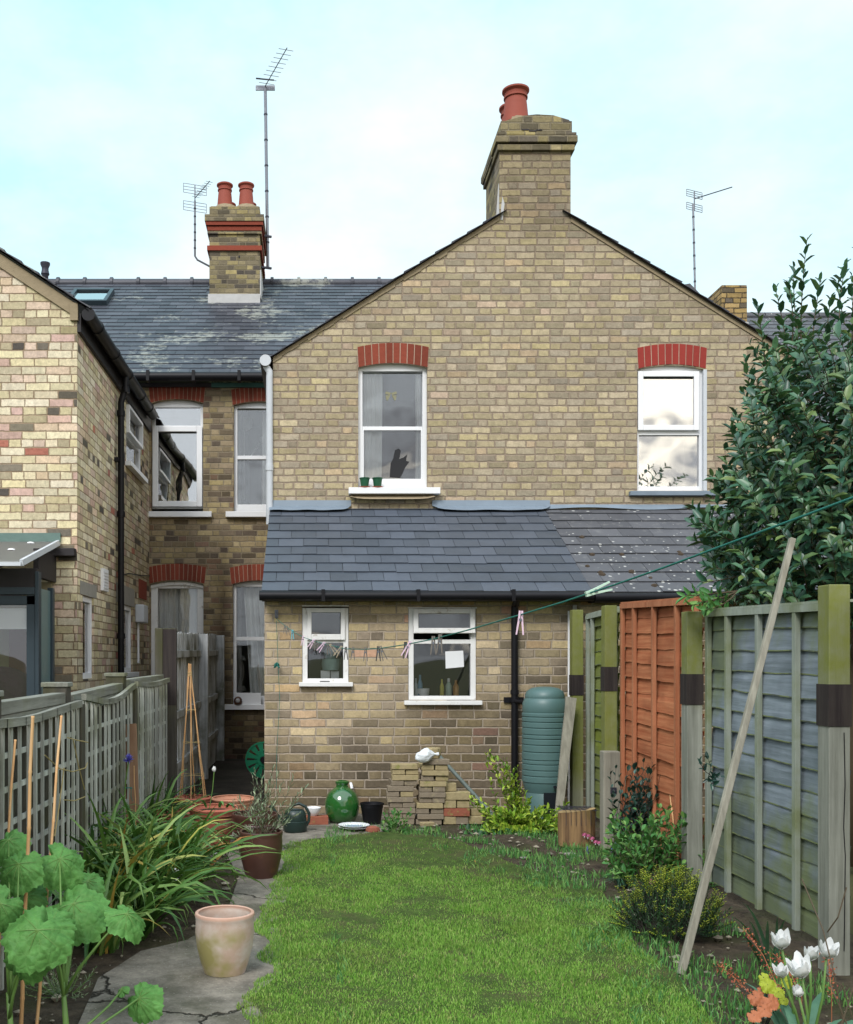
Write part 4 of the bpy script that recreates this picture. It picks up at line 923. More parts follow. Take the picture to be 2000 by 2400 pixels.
leafmat('euonymus_leaf', [(0, sr(96, 140, 40, .95)), (.4, sr(146, 184, 58, .95)), (1, sr(196, 214, 84, .95))], .45, .4, .25)
leafmat('dark_green_leaf', [(0, sr(30, 70, 40, .85)), (.5, sr(48, 100, 54, .85)), (1, sr(76, 128, 66, .85))], .5, .35, .2)
leafmat('mid_green_leaf', [(0, sr(60, 112, 56, .9)), (.5, sr(92, 152, 80, .9)), (1, sr(142, 184, 98, .9))], .5, .35, .25)
leafmat('holly_leaf', [(0, sr(24, 52, 46, .85)), (.6, sr(40, 76, 64, .85)), (1, sr(76, 112, 100, .85))], .35, .5, .08)
leafmat('grey_leaf', [(0, sr(112, 130, 104, .85)), (.5, sr(142, 160, 128, .85)), (1, sr(176, 188, 150, .85))], .6, .3, .2)
leafmat('hebe_leaf', [(0, sr(30, 60, 40, .85)), (.6, sr(48, 86, 50, .85)), (1, sr(70, 104, 56, .85))], .5, .35, .1)
leafmat('lime_leaf', [(0, sr(140, 160, 40, .9)), (1, sr(196, 204, 70, .9))], .5, .3, .25)
leafmat('blue_green_leaf', [(0, sr(62, 112, 84, .85)), (1, sr(110, 152, 122, .85))], .5, .35, .2)
leafmat('orange_leaf', [(0, sr(180, 88, 66, .85)), (.5, sr(196, 126, 84, .85)), (1, sr(170, 70, 74, .85))], .6, .3, .2, (.4, .12, .04))
leafmat('white_petal', [(0, (.74, .75, .74)), (1, (.86, .86, .84))], .5, .3, .2, (.8, .8, .75))
leafmat('pink_petal', [(0, sr(200, 70, 120, .9)), (1, sr(232, 150, 190, .95))], .5, .3, .2, (.7, .2, .3))
leafmat('blue_petal', [(0, sr(92, 88, 190, .9)), (1, sr(130, 124, 216, .95))], .5, .3, .2, (.3, .3, .7))
simple('stem_green', sr(104, 140, 70, .85), .5, .15, 20); simple('stem_brown', sr(92, 80, 62, .8), .8, .2, 20); simple('stem_dark', sr(60, 56, 50, .8), .8, .2, 20)
simple('dry_stem', sr(176, 160, 110, .8), .8, .15, 20); simple('rope_teal', sr(30, 112, 100, .9), .6, .2, 200, bmp=.002)

# ---------------------------------------------------------------- ground
def groundmat(name, c1, c2, c3=None, sc=6, bd=.02, rough=.95, cracks=False):
    nt, b = new(name); g = nd(nt, 'NewGeometry'); pos = g.outputs['Position']
    a = noi(nt, pos, sc, 8, .7); bb = noi(nt, pos, sc*.35, 5, .6); f = noi(nt, pos, 70, 4, .7)
    col = mixc(nt, ramp(nt, a.outputs[0], [(.35, 0.0), (.65, 1.0)]), c1, c2)
    if c3: col = mixc(nt, ramp(nt, bb.outputs[0], [(.48, 0.0), (.62, .8)]), col, c3)
    k = mth(nt, 'ADD', .6, mth(nt, 'MULTIPLY', f.outputs[0], .8)); col = mixc(nt, 1.0, col, nd(nt, 'CombineColor', {0: k, 1: k, 2: k}).outputs[0], 'MULTIPLY')
    h = mth(nt, 'ADD', a.outputs[0], mth(nt, 'MULTIPLY', f.outputs[0], .4))
    if cracks:
        wv = noi(nt, pos, 3.0, 6, .6)
        vp = nd(nt, 'VectorMath', {0: pos, 1: nd(nt, 'VectorMath', {0: wv.outputs[1], 3: .35}, operation='SCALE').outputs[0]}, operation='ADD')
        vo = nd(nt, 'TexVoronoi', {'Vector': vp.outputs[0], 'Scale': 1.15}, feature='DISTANCE_TO_EDGE')
        m = ramp(nt, vo.outputs[0], [(.003, 1.0), (.011, 0.0)]); col = mixc(nt, m, col, (.028, .025, .018)); h = mth(nt, 'SUBTRACT', h, mth(nt, 'MULTIPLY', m, 1.5))
        s = nd(nt, 'TexVoronoi', {'Vector': pos, 'Scale': 42.0}); ms = ramp(nt, s.outputs[0], [(.10, 1.0), (.16, 0.0)])
        col = mixc(nt, mth(nt, 'MULTIPLY', ms, .45), col, (.42, .40, .34))
    L(nt, col, b.inputs['Base Color']); b.inputs['Roughness'].default_value = rough; b.inputs['Specular IOR Level'].default_value = .2
    bump(nt, b, h, bd)
groundmat('soil', sr(60, 52, 44, .8), sr(106, 94, 78, .8), sr(78, 78, 52, .8), 9, .03)
groundmat('concrete', sr(120, 114, 104, .75), sr(166, 158, 144, .78), sr(98, 96, 80, .7), 7, .014, cracks=True)
groundmat('old_floor', sr(52, 48, 44, .6), sr(84, 78, 70, .6), sr(50, 52, 40, .6), 3, .01)
groundmat('lawn_soil', sr(62, 80, 36, .8), sr(88, 108, 52, .8), sr(92, 92, 58, .8), 12, .02)
groundmat('far_ground', sr(70, 78, 44, .8), sr(96, 92, 60, .8), None, .5, .02)
def sheet(name, pts, z, mat, res=.12, amp=.01):
    xs = [p[0] for p in pts]; ys = [p[1] for p in pts]; m = MB()
    poly = [V((a, b, 0)) for a, b in pts]
    # subdivide the outline and fill it with a fine grid (clipped by tessellation of cells inside)
    bm = bmesh.new(); vs = [bm.verts.new((a, b, z)) for a, b in pts]; bm.faces.new(vs)
    for ax in (0, 1):
        lo, hi = min((xs, ys)[ax]), max((xs, ys)[ax]); q = lo+res
        while q < hi:
            bmesh.ops.bisect_plane(bm, geom=bm.verts[:]+bm.edges[:]+bm.faces[:], plane_co=(q, 0, 0) if ax == 0 else (0, q, 0), plane_no=(1, 0, 0) if ax == 0 else (0, 1, 0)); q += res
    for v in bm.verts:
        v.co.z += amp*MN.noise(v.co*2.5)+amp*.5*MN.noise(v.co*8)
    bmesh.ops.recalc_face_normals(bm, faces=bm.faces[:])
    me = bpy.data.meshes.new(name); bm.to_mesh(me); bm.free(); o = bpy.data.objects.new(name, me); C.objects.link(o); me.materials.append(M[mat])
    if me.polygons[0].normal.z < 0: me.flip_normals()
    me.polygons.foreach_set('use_smooth', [True]*len(me.polygons)); return tag(o, kind='structure')
m = MB(); m.poly([(-900, -900, -.06), (900, -900, -.06), (900, 900, -.06), (-900, 900, -.06)]); tag(m.build('ground', 'far_ground'), kind='structure')
sheet('soil', [(-1.3, .5), (2.6, .5), (2.6, 9.0), (-1.3, 9.0)], -.004, 'soil', .07, .022)
gp = lambda x, y: tuple(G(x, y))[:2]
path_pts = [gp(170, 2440), gp(230, 2300), gp(330, 2235), gp(440, 2210), gp(530, 2150), gp(560, 2060), gp(520, 1985), gp(400, 1960), (-1.16, 8.9), (1.02, 8.985), gp(905, 1952), gp(800, 1966), gp(720, 1990), gp(690, 2075), gp(650, 2160), gp(680, 2290), gp(620, 2400), (-.15, 3.0), (-.75, 2.6)]
sheet('path', path_pts, .012, 'concrete', .1, .006)
sheet('passage_floor', [(-1.2, 8.9), (-.42, 8.95), (-.42, 13.99), (-2.16, 13.99), (-2.16, 9.8), (-1.2, 9.8)], .016, 'old_floor', .3, .003)
LP = [gp(690, 1977), gp(664, 2075), gp(612, 2175), gp(649, 2215), gp(660, 2290), gp(585, 2347), gp(640, 2420), (-.08, 3.2), (-.08, 2.4), (1.5, 2.4), gp(1790, 2520), gp(1670, 2400), gp(1585, 2290), gp(1500, 2235), gp(1455, 2170), gp(1410, 2090), gp(1290, 2060), gp(1180, 2020), gp(1080, 1975), gp(960, 1958), gp(860, 1958), gp(760, 1968)]
sheet('lawn', LP, .014, 'lawn_soil', .08, .014)
def inpoly(x, y, pts):
    c = False; n = len(pts)
    for i in range(n):
        (a, b), (d, e) = pts[i], pts[(i+1) % n]
        if (b > y) != (e > y) and x < (d-a)*(y-b)/(e-b)+a: c = not c
    return c
def edge_d(x, y, pts):
    r = 9
    for i in range(len(pts)):
        a = V(pts[i]); b = V(pts[(i+1) % len(pts)]); p = V((x, y)); t = max(0, min(1, (p-a).dot(b-a)/(b-a).length_squared)); r = min(r, (p-(a+(b-a)*t)).length)
    return r
def blades(name, mat, n, sampler, hf, w, seed=3):
    rg = random.Random(seed); vv = []; ff = []
    for i in range(n):
        q = sampler(rg)
        if not q: continue
        x, y, z, hk = q; h = hf(rg)*hk; a = rg.uniform(0, 2*pi); ww = w*rg.uniform(.6, 1.2); l = rg.uniform(.1, .75)*h; b = rg.uniform(0, 2*pi)
        dx, dy = cos(a)*ww/2, sin(a)*ww/2; lx, ly = cos(b)*l, sin(b)*l; k = len(vv)
        vv += [(x-dx, y-dy, z), (x+dx, y+dy, z), (x+dx*.8+lx*.3, y+dy*.8+ly*.3, z+h*.55), (x-dx*.8+lx*.3, y-dy*.8+ly*.3, z+h*.55), (x+lx, y+ly, z+h*(1-.25*l/h))]
        ff += [(k, k+1, k+2, k+3), (k+3, k+2, k+4)]
    me = bpy.data.meshes.new(name); me.from_pydata(vv, [], ff); me.materials.append(M[mat]); o = bpy.data.objects.new(name, me); C.objects.link(o); return o
def lawn_s(rg):
    t = rg.random(); y = 3.3+(8.1-3.3)*t**1.35; x = rg.uniform(-.45, 1.75)
    if not inpoly(x, y, LP):
        if edge_d(x, y, LP) > .03+.10*max(0, MN.noise(V((x*4, y*4, 5)))+.2) or x > .8: return None
    n = MN.noise(V((x*1.6, y*1.6, 0))); n2 = MN.noise(V((x*5, y*5, 3)))
    # thin and straggly towards the bare soil at the back right
    thin = max(0, (x*1.0+(y-6.0)*.9)-.95)
    if rg.random() < min(.93, thin*1.5+max(0, -n2)*.5*thin*2): return None
    if rg.random() < max(0, -n2-.1)*1.3: return None
    return x, y, .012, .85+.5*n+.3*n2+rg.random()*.2*(rg.random() < .1)
tag(blades('grass', 'grass_blade', 260000, lawn_s, lambda r: r.uniform(.009, .027), .0030), 'short green lawn grass, thin and patchy near the brick stacks', 'grass', kind='stuff')
def weed_s(rg):
    x = rg.uniform(.1, 2.1); y = rg.uniform(3.4, 8.3)
    if inpoly(x, y, LP) and edge_d(x, y, LP) > .30: return None
    if MN.noise(V((x*3, y*3, 9))) < (.05 if x < 1.3 else -.08): return None
    return x, y, 0, 1
tag(blades('ground_cover', 'mid_green_leaf', 26000, weed_s, lambda r: r.uniform(.015, .07), .006, 5), 'straggling grass and weeds over the bare soil along the right fence', 'weeds', kind='stuff')
m = MB(); rg = random.Random(11)
simple('pebble', sr(150, 142, 124, .75), .9, .3, 20, island=.4)
for i in range(1500):
    x = rg.uniform(-1.15, 2.12); y = rg.uniform(3.3, 8.7)
    if inpoly(x, y, LP) or inpoly(x, y, path_pts) and rg.random() > .1: continue
    r = rg.choice([.004, .006, .009, .016]); 
    if rg.random() < .04: r = .026
    k = len(m.v); a = rg.uniform(0, 6); z = .004+r*.3
    m.v += [(x+r*cos(a+j*2*pi/6)*rg.uniform(.7, 1.3), y+r*sin(a+j*2*pi/6)*rg.uniform(.7, 1.3), z) for j in range(6)]+[(x, y, z+r*.5), (x, y, z-r)]
    m.f += [(k+j, k+(j+1) % 6, k+6) for j in range(6)]+[(k+(j+1) % 6, k+j, k+7) for j in range(6)]
tag(m.build('gravel', 'pebble'), 'scattered pebbles and chips over the bare soil', 'gravel', kind='stuff')

# ---------------------------------------------------------------- right fence
XF = 2.18
fen = thing('garden_fence', 'tall panel fence with mossy posts along the right side of the garden', 'fence', (XF, 6.0, 0))
post_info = [('nearest thick fence post with dark band, beside the white tulips', 4.40, 1.644, (1604, 1703)), ('fence post between the grey and the orange fence panels', 6.06, 1.61, (1580, 1652)),
             ('mossy fence post between the orange and the small green panel', 7.76, 1.735, (1563, 1620)), ('farthest mossy fence post beside the water butt', 8.72, 1.75, (1582, 1630))]
for lab, Y, zt2_, (b0, b1) in post_info:
    s = F/Y
    m = MB(); m.box(XF, XF+.09, Y, Y+.1, -.1, zt2_); t = m.build('fence_post', 'post_wood' if Y < 7 else 'post_mossy', fen, bev=.004); t['label'] = lab
    m = MB(); m.box(XF-.004, XF+.094, Y-.004, Y+.104, Z_(b1, Y), Z_(b0, Y)); m.build('band', 'post_band', t)
    if Y < 5:
        m = MB(); q = [V((XF+.062, Y-.003, 1.02)), V((XF+.066, Y-.003, .8)), V((XF+.060, Y-.003, .62)), V((XF+.067, Y-.003, .5)), V((XF+.062, Y-.003, .1))]; m.tube(q, .0022, 5); m.build('crack', 'black_plastic', t)
simple('lip_moss', sr(120, 130, 86, .8), .9, .35, 30, col2=sr(92, 100, 88, .7), col2_amt=.3, col2_scale=9)
def panel(label, Y0, Y1, z0, z1, mat, bmat, battens, nb=14, X=XF+.14, zb=.05, name='fence_panel'):
    rg = random.Random(int(Y0*100)); m = MB(); n = 22
    for i in range(nb):
        k = len(m.v); ph = rg.uniform(0, 9)
        for j in range(n+1):
            u = j/n; y = Y0+(Y1-Y0)*u; zt = z0+(z1-z0)*u; H = zt-zb
            lo = zb+H*i/nb+.003*sin(u*5+ph)+.0015*sin(u*17+ph*2)+.003*MN.noise(V((y*6, i*3.1, ph)))+(rg.uniform(-.002, .002)); hi = zb+H*(i+1)/nb+.035
            if i == nb-1: hi = zt
            if i == 0: lo = zb
            bow = .006*sin(u*3.1+ph)
            m.v += [(X+.010+bow, y, hi), (X-.004+bow, y, (hi+lo)/2), (X-.0085+bow, y, lo+.006), (X-.0095+bow, y, lo), (X+.004+bow, y, lo-.001)]
        for j in range(n):
            a = k+5*j
            for q in range(4): m.f.append((a+q, a+5+q, a+6+q, a+1+q))
    t = m.build('fence_panel', mat, fen); t['label'] = label
    if mat != 'panel_orange':
        t.data.materials.append(M['lip_moss'])
        t.data.polygons.foreach_set('material_index', [1 if i % 4 == 2 else 0 for i in range(len(t.data.polygons))])
    for y in battens: m = MB(); zz = z0+(z1-z0)*(y-Y0)/(Y1-Y0); m.box(X-.042, X-.016, y-.018, y+.018, zb, zz-.03); m.build('batten', bmat, t, bev=.002)
    for y in (Y0+.02, Y1-.02): m = MB(); zz = z0+(z1-z0)*(y-Y0)/(Y1-Y0); m.box(X-.042, X-.016, y-.018, y+.018, zb, zz-.03); m.build('batten', bmat, t, bev=.002)
    m = MB(); m.bar((X-.022, Y0, z0-.016), (X-.022, Y1, z1-.016), .045, .034); m.bar((X-.0, Y0, z0+.008), (X-.0, Y1, z1+.008), .075, .012); m.build('top_rail', bmat, t)
    return t
Yx = lambda x, X=XF+.11: F*X/(x-VX)
panel('large grey-blue fence panel behind the leaning pole', 4.52, 6.05, 1.575, 1.61, 'panel_grey', 'batten_grey', [Yx(1866), Yx(1778), Yx(1706)])
panel('orange stained fence panel between two mossy posts', 6.18, 7.68, 1.69, 1.74, 'panel_orange', 'batten_orange', [Yx(1590), Yx(1536), Yx(1490)], 16, X=XF+.13)
panel('narrow mossy green fence panel next to the water butt', 7.88, 8.70, 1.72, 1.70, 'panel_green', 'batten_grey', [Yx(1387)], 16, X=XF+.145)
panel('partly seen fence panel at the right edge of the photo', 2.9, 4.38, 1.58, 1.58, 'panel_grey', 'batten_grey', [3.4, 3.9, 4.22])
# short bolted post, leaning board, cane, pole
def px_box(m, x, y, Y, w, d, h): a = X_(x, Y); m.box(a-w/2, a+w/2, Y, Y+d, 0, h)
m = MB(); px_box(m, 1435, 0, 7.28, .118, .10, .69); t = thing('short_post', 'short grey timber post with a bolt plate in front of the orange panel', 'post', (X_(1435, 7.28), 7.28, 0)); m.build('post', 'pole_wood', t, bev=.006)
m = MB(); a = X_(1438, 7.28); zz = Z_(1853, 7.28); m.box(a-.021, a+.021, 7.272, 7.2795, zz-.022, zz+.022); pl_ = m.build('plate', 'metal_dark', t); m = MB(); m.lathe([(.008, 0), (.008, .008)], (0, 0, 0), 8); m.v = [(a+x, 7.271-z, zz+y) for x, y, z in m.v]; m.build('bolt', 'metal_grey', pl_)
m = MB(); m.bar((1.965, 8.35, 0), (2.135, 8.60, 1.02), .055, .02, up=V((0, 1, 0)), w2=.09); tag(m.build('board', 'pole_wood', None, org=(1.99, 8.4, 0)), 'weathered board leaning between the water butt and the fence', 'board')
m = MB(); B_ = G(1596, 2285); m.bar(B_, P(1858, 1262, 4.75), .031, .031, up=V((0, 1, 0)), w2=.026)
tag(m.build('clothes_prop', 'pole_wood', None, org=B_, bev=.004), 'long square wooden pole leaning diagonally against the right fence', 'pole')
def cane(a, b, r, label, cat='cane', name='garden_cane', group=None, nodes=6):
    a, b = V(a), V(b); m = MB(); rs = []; ps = []
    for i in range(nodes+1):
        t = i/nodes; 
        for dt, k in ((-.006, 1), (0, 1.22), (.006, 1)):
            tt = min(1, max(0, t+dt)); ps.append(a+(b-a)*tt+V((.002*sin(i*2.1), 0, 0))); rs.append(r*k*(1-.25*tt))
    ps2, rs2 = [ps[0]], [rs[0]]
    for p, q in zip(ps[1:], rs[1:]):
        if (p-ps2[-1]).length > 1e-4: ps2.append(p); rs2.append(q)
    m.tube(ps2, rs2, 8); return tag(m.build(name, 'bamboo', None, smooth=True, org=a), label, cat, group)
cane(P(1597, 2075, 6.3), P(1541, 1605, 7.35), .006, 'thin cane leaning against the orange fence panel')
for i, (xb, Yb_, x1, y1, Y1, lab) in enumerate(((-20, 3.6, 36, 1734, 3.9, 'leftmost cane leaning right in front of the trellis'), (46, 3.5, 77, 1678, 3.55, 'thick upright pinkish cane rising from the big leaves at left'), (80, 3.5, 144, 1678, 3.9, 'third cane, leaning right in front of the trellis'))):
    cane((X_(xb, Yb_), Yb_, 0), P(x1, y1, Y1), .0062 if i != 1 else .0075, lab, group='canes among the left plants')
cane((X_(322, 6.5), 6.5, .05), P(314, 1795, 6.5), .004, 'short thin cane beside the blue flower', group='canes among the left plants')

# ---------------------------------------------------------------- left fences
XT = -1.22
YT = lambda x: F*XT/(x-VX)
tf = thing('trellis_fence', 'low weathered trellis fence along the left bed', 'fence', (XT, 5.8, 0))
simple('dark_gap', sr(44, 42, 38, .7), .9, .3, 6)
m = MB(); y = 2.6; rg = random.Random(4)
while y < 8.75:
    w_ = rg.uniform(.09, .12); zt3 = 1.06 if y < 5.3 else 1.10; m.box(XT-.075-rg.uniform(0, .01), XT-.06, y, y+w_-.004, 0, zt3+rg.uniform(-.02, .02)); y += w_
m.build('boards', 'boards_dark', tf)
rails = [(2.6, 4.08, 1.14, 1.14), (4.16, 5.28, 1.15, 1.155), (5.42, 6.85, 1.14, 1.17), (6.98, 8.75, 1.19, 1.20)]
for y0, y1, a, b in rails:
    m = MB(); m.bar((XT-.05, y0, a-.02), (XT-.05, y1, b-.02), .07, .055); m.bar((XT-.035, y0, a-.075), (XT-.035, y1, b-.075), .03, .05); m.build('rail', 'rail_wood', tf, bev=.003)
for y, h in ((4.10, 1.20), (5.30, 1.21), (6.90, 1.24)):
    m = MB(); m.box(XT-.13, XT-.01, y-.05, y+.05, 0, h-.02); po_ = m.build('post', 'boards_dark', tf, bev=.004); m = MB(); m.box(XT-.138, XT-.002, y-.058, y+.058, h-.02, h+.004); m.build('cap', 'rail_wood', po_, bev=.004)
for y, h in ((5.37, 1.10), (7.0, 1.14)): m = MB(); m.box(XT-.005, XT+.05, y-.045, y+.045, 0, h); m.build('post', 'boards_dark', tf, bev=.004)
def trellis(y0, y1, topf, lab):
    X = XT+.02; rg = random.Random(int(y0*10)); y = y0; m = MB(); i = 0
    while y <= y1+.01:
        m.bar((X+.012, y, .06), (X+.012, y+rg.uniform(-.012, .012), topf(y)-.02), .012, .018 if i % 3 else .028, up=V((0, 1, 0))); y += rg.uniform(.10, .14); i += 1
    z = .14
    while z < 1.05: m.bar((X, y0-.02, z+rg.uniform(-.01, .01)), (X, y1+.02, z+rg.uniform(-.01, .01)), .01, .022); z += .135
    t = m.build('trellis_panel', 'trellis', tf); t['label'] = lab
    m = MB(); n = 10; ps = [(X+.02, y0+(y1-y0)*i/n, topf(y0+(y1-y0)*i/n)) for i in range(n+1)]
    for a, b in zip(ps, ps[1:]): m.bar(a, V(b)+V((0, .01, 0)), .026, .034)
    m.build('top_rail', 'rail_wood', t)
trellis(2.7, 5.32, lambda y: 1.085+.01*sin(y*4)+(.04 if y > 5 else 0)*(y-5), 'nearest lattice panel on the left fence, behind the tall canes')
trellis(5.42, 6.95, lambda y: 1.135-.06*max(0, sin((y-5.42)/1.53*pi))**1.2+(y-5.42)*.015, 'middle lattice panel with a sagging top rail, on the left fence')
trellis(7.05, 8.62, lambda y: 1.16+.01*sin(y*3), 'farthest lattice panel beside the tall board fence')
bf = thing('board_fence', 'tall grey board fence running into the passage', 'fence', (XT, 11.3, 0)); m = MB(); y = 8.98; i = 0
def zbf(y): return 1.575+.02*(y-8.9)
while y < 13.85:
    w_ = .095; m.bar((XT-.045, y, 0), (XT-.045, y, zbf(y)+rg.uniform(-.015, .01)), .016, w_, up=V((0, 1, .0))); m.box(XT-.055, XT-.032+(i % 2)*.006, y-w_/2, y+w_/2, .0, zbf(y)-.01); y += .092; i += 1
m.build('boards', 'boards_old', bf)
for z in (.35, .82, 1.38): m = MB(); m.bar((XT-.015, 8.95, z), (XT-.015, 13.8, z+.05), .035, .07); m.build('rail', 'boards_old', bf, bev=.004)
for i, (y, h) in enumerate(((8.86, 1.60), (11.6, 1.62), (13.75, 1.66))):
    m = MB(); m.box(XT-.03, XT+.075 if i else XT+.075, y-.04, y+.05, 0, h); q_ = m.build('post', 'boards_old' if i else 'boards_dark', bf, bev=.004)
    if i == 0:
        m = MB(); m.box(XT-.10, XT-.034, y-.05, y+.05, 0, h+.0); m.build('post', 'boards_dark', bf, bev=.004)
        m = MB(); m.box(XT-.032, XT+.078, y-.043, y+.0, .95, 1.59); m.build('stain_band', 'post_band', q_)
m = MB(); m.bar((X_(312, 6.75), 6.75, .1), P(303, 1697, 6.85), .095, .022, up=V((0, 1, 0))); tag(m.build('plank', 'plank_brown', None, org=(X_(325, 6.75), 6.75, 0), bev=.002), 'short brown plank leaning on the trellis behind the blue flower', 'plank')
# withered vine stems on the trellis post
m = MB()
for q in (((158, 1729), (180, 1735), (206, 1740)), ((105, 1770), (140, 1802), (170, 1809), (200, 1800), (205, 1788)), ((150, 1875), (175, 1877), (200, 1867)), ((172, 1735), (185, 1800), (198, 1850)), ((150, 1800), (140, 1880), (128, 1960))):
    pts = [P(x, y, F*(-1.13)/(x-VX)) for x, y in q]; m.tube(pts, .003, 5)
tag(m.build('dead_vine', 'dry_stem', None, org=(-1.14, 5.2, 0)), 'thin withered climbing stems looped across the trellis post', 'dead vine')
# ---------------------------------------------------------------- things by the lean-to wall
def shell(prof, th, c, n=40, soil=None):       # open pot: outside profile then back down inside
    m = MB(); (r1, z1) = prof[-1]; ins = [(max(.005, r-th), z) for r, z in reversed(prof) if z > prof[0][1]+th]
    m.lathe(prof+[(r1-th*.5, z1+th*.25)]+ins, c, n); return m
simple('potting_soil', sr(58, 42, 34, .8), .95, .3, 30, bmp=.01)
def weathered(name, c1, c2, c3, zlo, zhi, rough=.7):
    nt, b = new(name); g = nd(nt, 'NewGeometry'); s = nd(nt, 'SeparateXYZ', {0: g.outputs['Position']})
    n = noi(nt, g.outputs['Position'], 7, 6, .65); n2 = noi(nt, g.outputs['Position'], 3.2, 4, .6)
    col = mixc(nt, ramp(nt, n.outputs[0], [(.3, 0.0), (.6, 1.0)]), c1, c2)
    f = mth(nt, 'MULTIPLY', ramp(nt, s.outputs[2], [(0.0, 1.0), (zhi, 1.0), (min(.999, zhi+.05), 0.0)]), ramp(nt, n2.outputs[0], [(.47, 0.0), (.58, 1.0)]))
    col = mixc(nt, f, col, c3)
    rim = ramp(nt, s.outputs[2], [(zlo-.004, 0.0), (zlo+.003, .75)]); col = mixc(nt, rim, col, sr(206, 160, 136, .85))
    L(nt, col, b.inputs['Base Color']); b.inputs['Roughness'].default_value = rough; bump(nt, b, n.outputs[0], .003)
weathered('pale_clay', sr(216, 208, 198, .82), sr(198, 172, 154, .8), sr(160, 152, 96, .8), .252, .17)
simple('terracotta', sr(190, 112, 90, .8), .75, .12, 10, spec=.25, bmp=.002, col2=sr(200, 150, 126, .8), col2_amt=.05, col2_scale=6)
simple('pale_terracotta', sr(204, 146, 118, .85), .8, .12, 10, spec=.2, bmp=.002)
simple('brown_glaze', sr(86, 58, 50, .8), .32, .22, 14, spec=.55, bmp=.002, col2=sr(112, 76, 52, .8), col2_amt=.1, col2_scale=5)
def potthing(lab, xp, yb, h, prof, mat, th=.012, soil=.85, group=None, Yo=None):
    c = G(xp, yb); c.y += prof[0][0]; c.z = .012; c.x = X_(xp, c.y)
    t = thing('plant_pot', lab, 'plant pot', c, group)
    pr = [(r, z*h) for r, z in prof]; m = shell(pr, th, c); m.build('pot', mat, t, smooth='auto')
    if soil:
        r = np.interp(soil, [p[1] for p in prof], [p[0] for p in prof])-th*1.05; m = MB(); m.lathe([(r, 0), (r*.6, .008), (.001, .014)], (c.x, c.y, c.z+h*soil), 20); m.build('soil', 'potting_soil', t)
    return t, c
barrel = lambda r: [(r*.70, 0), (r*.80, .15), (r*.94, .42), (r*1.0, .68), (r*.985, .86), (r*.99, .90), (r*1.0, .93), (r*1.02, .97), (r*1.0, 1.0)]
potthing('pale salt-stained clay pot with green algae, alone on the cracked path', 527, 2298, .250, barrel(.124), 'pale_clay', .013, .60)
t, cB = potthing('dark brown glazed pot holding a spindly grey shrub, nearest the lawn', 612, 2066, .275, barrel(.131), 'brown_glaze', .013, .86)
big = lambda r: [(r*.62, 0), (r*.78, .4), (r*.90, .80), (r*.90, .805), (r*.97, .83), (r*.97, .88), (r*1.03, .93), (r*1.05, .97), (r*1.02, 1.0)]
t, cC = potthing('large terracotta planter with a rolled rim, holding the pale tulip', 501, 1996, .28, big(.172), 'terracotta', .016, .90)
t, cD = potthing('wide low terracotta pot half hidden by strap leaves', 402, 1975, .20, big(.15), 'terracotta', .014, .85)
t, cE = potthing('terracotta pot at the foot of the cane wigwam', 452, 1940, .22, big(.145), 'terracotta', .014, .85)
t, cF = potthing('pale bleached terracotta pot behind the large planter', 546, 1950, .24, big(.165), 'pale_terracotta', .014, .80)
rib = lambda r: [(r*.66, 0), (r*.9, .4)]+sum([[(r*(.95+.008*i), .55+.08*i), (r*(.985+.008*i), .58+.08*i), (r*(.95+.008*i), .61+.08*i)] for i in range(3)], [])+[(r*1.0, .9), (r*1.04, .96), (r*1.02, 1.0)]
t, cG = potthing('dark ribbed glazed pot behind the brown pot, full of thin twigs', 598, 2010, .27, rib(.155), 'brown_glaze', .013, .86)
# cane wigwam
apex = P(445, 1578, cE.y); wg = thing('cane_wigwam', 'wigwam of bamboo canes tied at the top, standing in a terracotta pot', 'plant support', cE)
for i in range(6):
    a = 2*pi*i/6+.5; b = cE+V((.115*cos(a), .115*sin(a), .19)); tp = apex+(apex-b)*.05+V((.012*cos(a+1), .012*sin(a+1), U(0, .03)))
    o = cane(b, tp, .0052, None, None, 'cane'); o.parent = wg; o.location = o.location-wg.location
for k in ('label', 'category', 'group'): pass
for z in (.40, .66, .92):
    m = MB(); tt = (z-.19)/(apex.z-.19); r = .115*(1-tt)+.006; c = cE.lerp(apex, 0); cc = V((cE.x+(apex.x-cE.x)*tt, cE.y, z+.01))
    m.tube([cc+V((r*cos(a*pi/9), r*sin(a*pi/9), .006*sin(a))) for a in range(19)], .0022, 5, False); m.build('string', 'dry_stem', wg)
m = MB(); m.tube([apex+V((.016*cos(a), .016*sin(a), -.03+.003*a)) for a in range(14)], .004, 5); m.build('string', 'dry_stem', wg)
# watering can
simple('dark_green_plastic', sr(34, 54, 50, .8), .4, .12, 20, spec=.5, bmp=.001)
c = G(690, 1953, .012); c.y += .08; c.x = X_(692, c.y); wc = thing('watering_can', 'dark green plastic watering can on the concrete by the wall', 'watering can', c)
m = MB(); m.lathe([(.078, 0), (.086, .01), (.088, .08), (.084, .083), (.084, .09), (.085, .093), (.078, .14), (.066, .165), (.060, .168), (.052, .16), (.05, .12)], c, 28, sx=1.05); m.build('body', 'dark_green_plastic', wc, smooth='auto')
m = MB(); m.tube([c+V((-.07, 0, .05)), c+V((-.12, -.01, .10)), c+V((-.155, -.02, .16)), c+V((-.17, -.02, .185))], [.022, .016, .012, .011], 12); sp_ = m.build('spout', 'dark_green_plastic', wc, smooth='auto')
m = MB(); m.tube([c+V((-.168, -.02, .182)), c+V((-.185, -.02, .205))], [.012, .028], 14); m.build('rose', 'dark_green_plastic', sp_, smooth='auto')
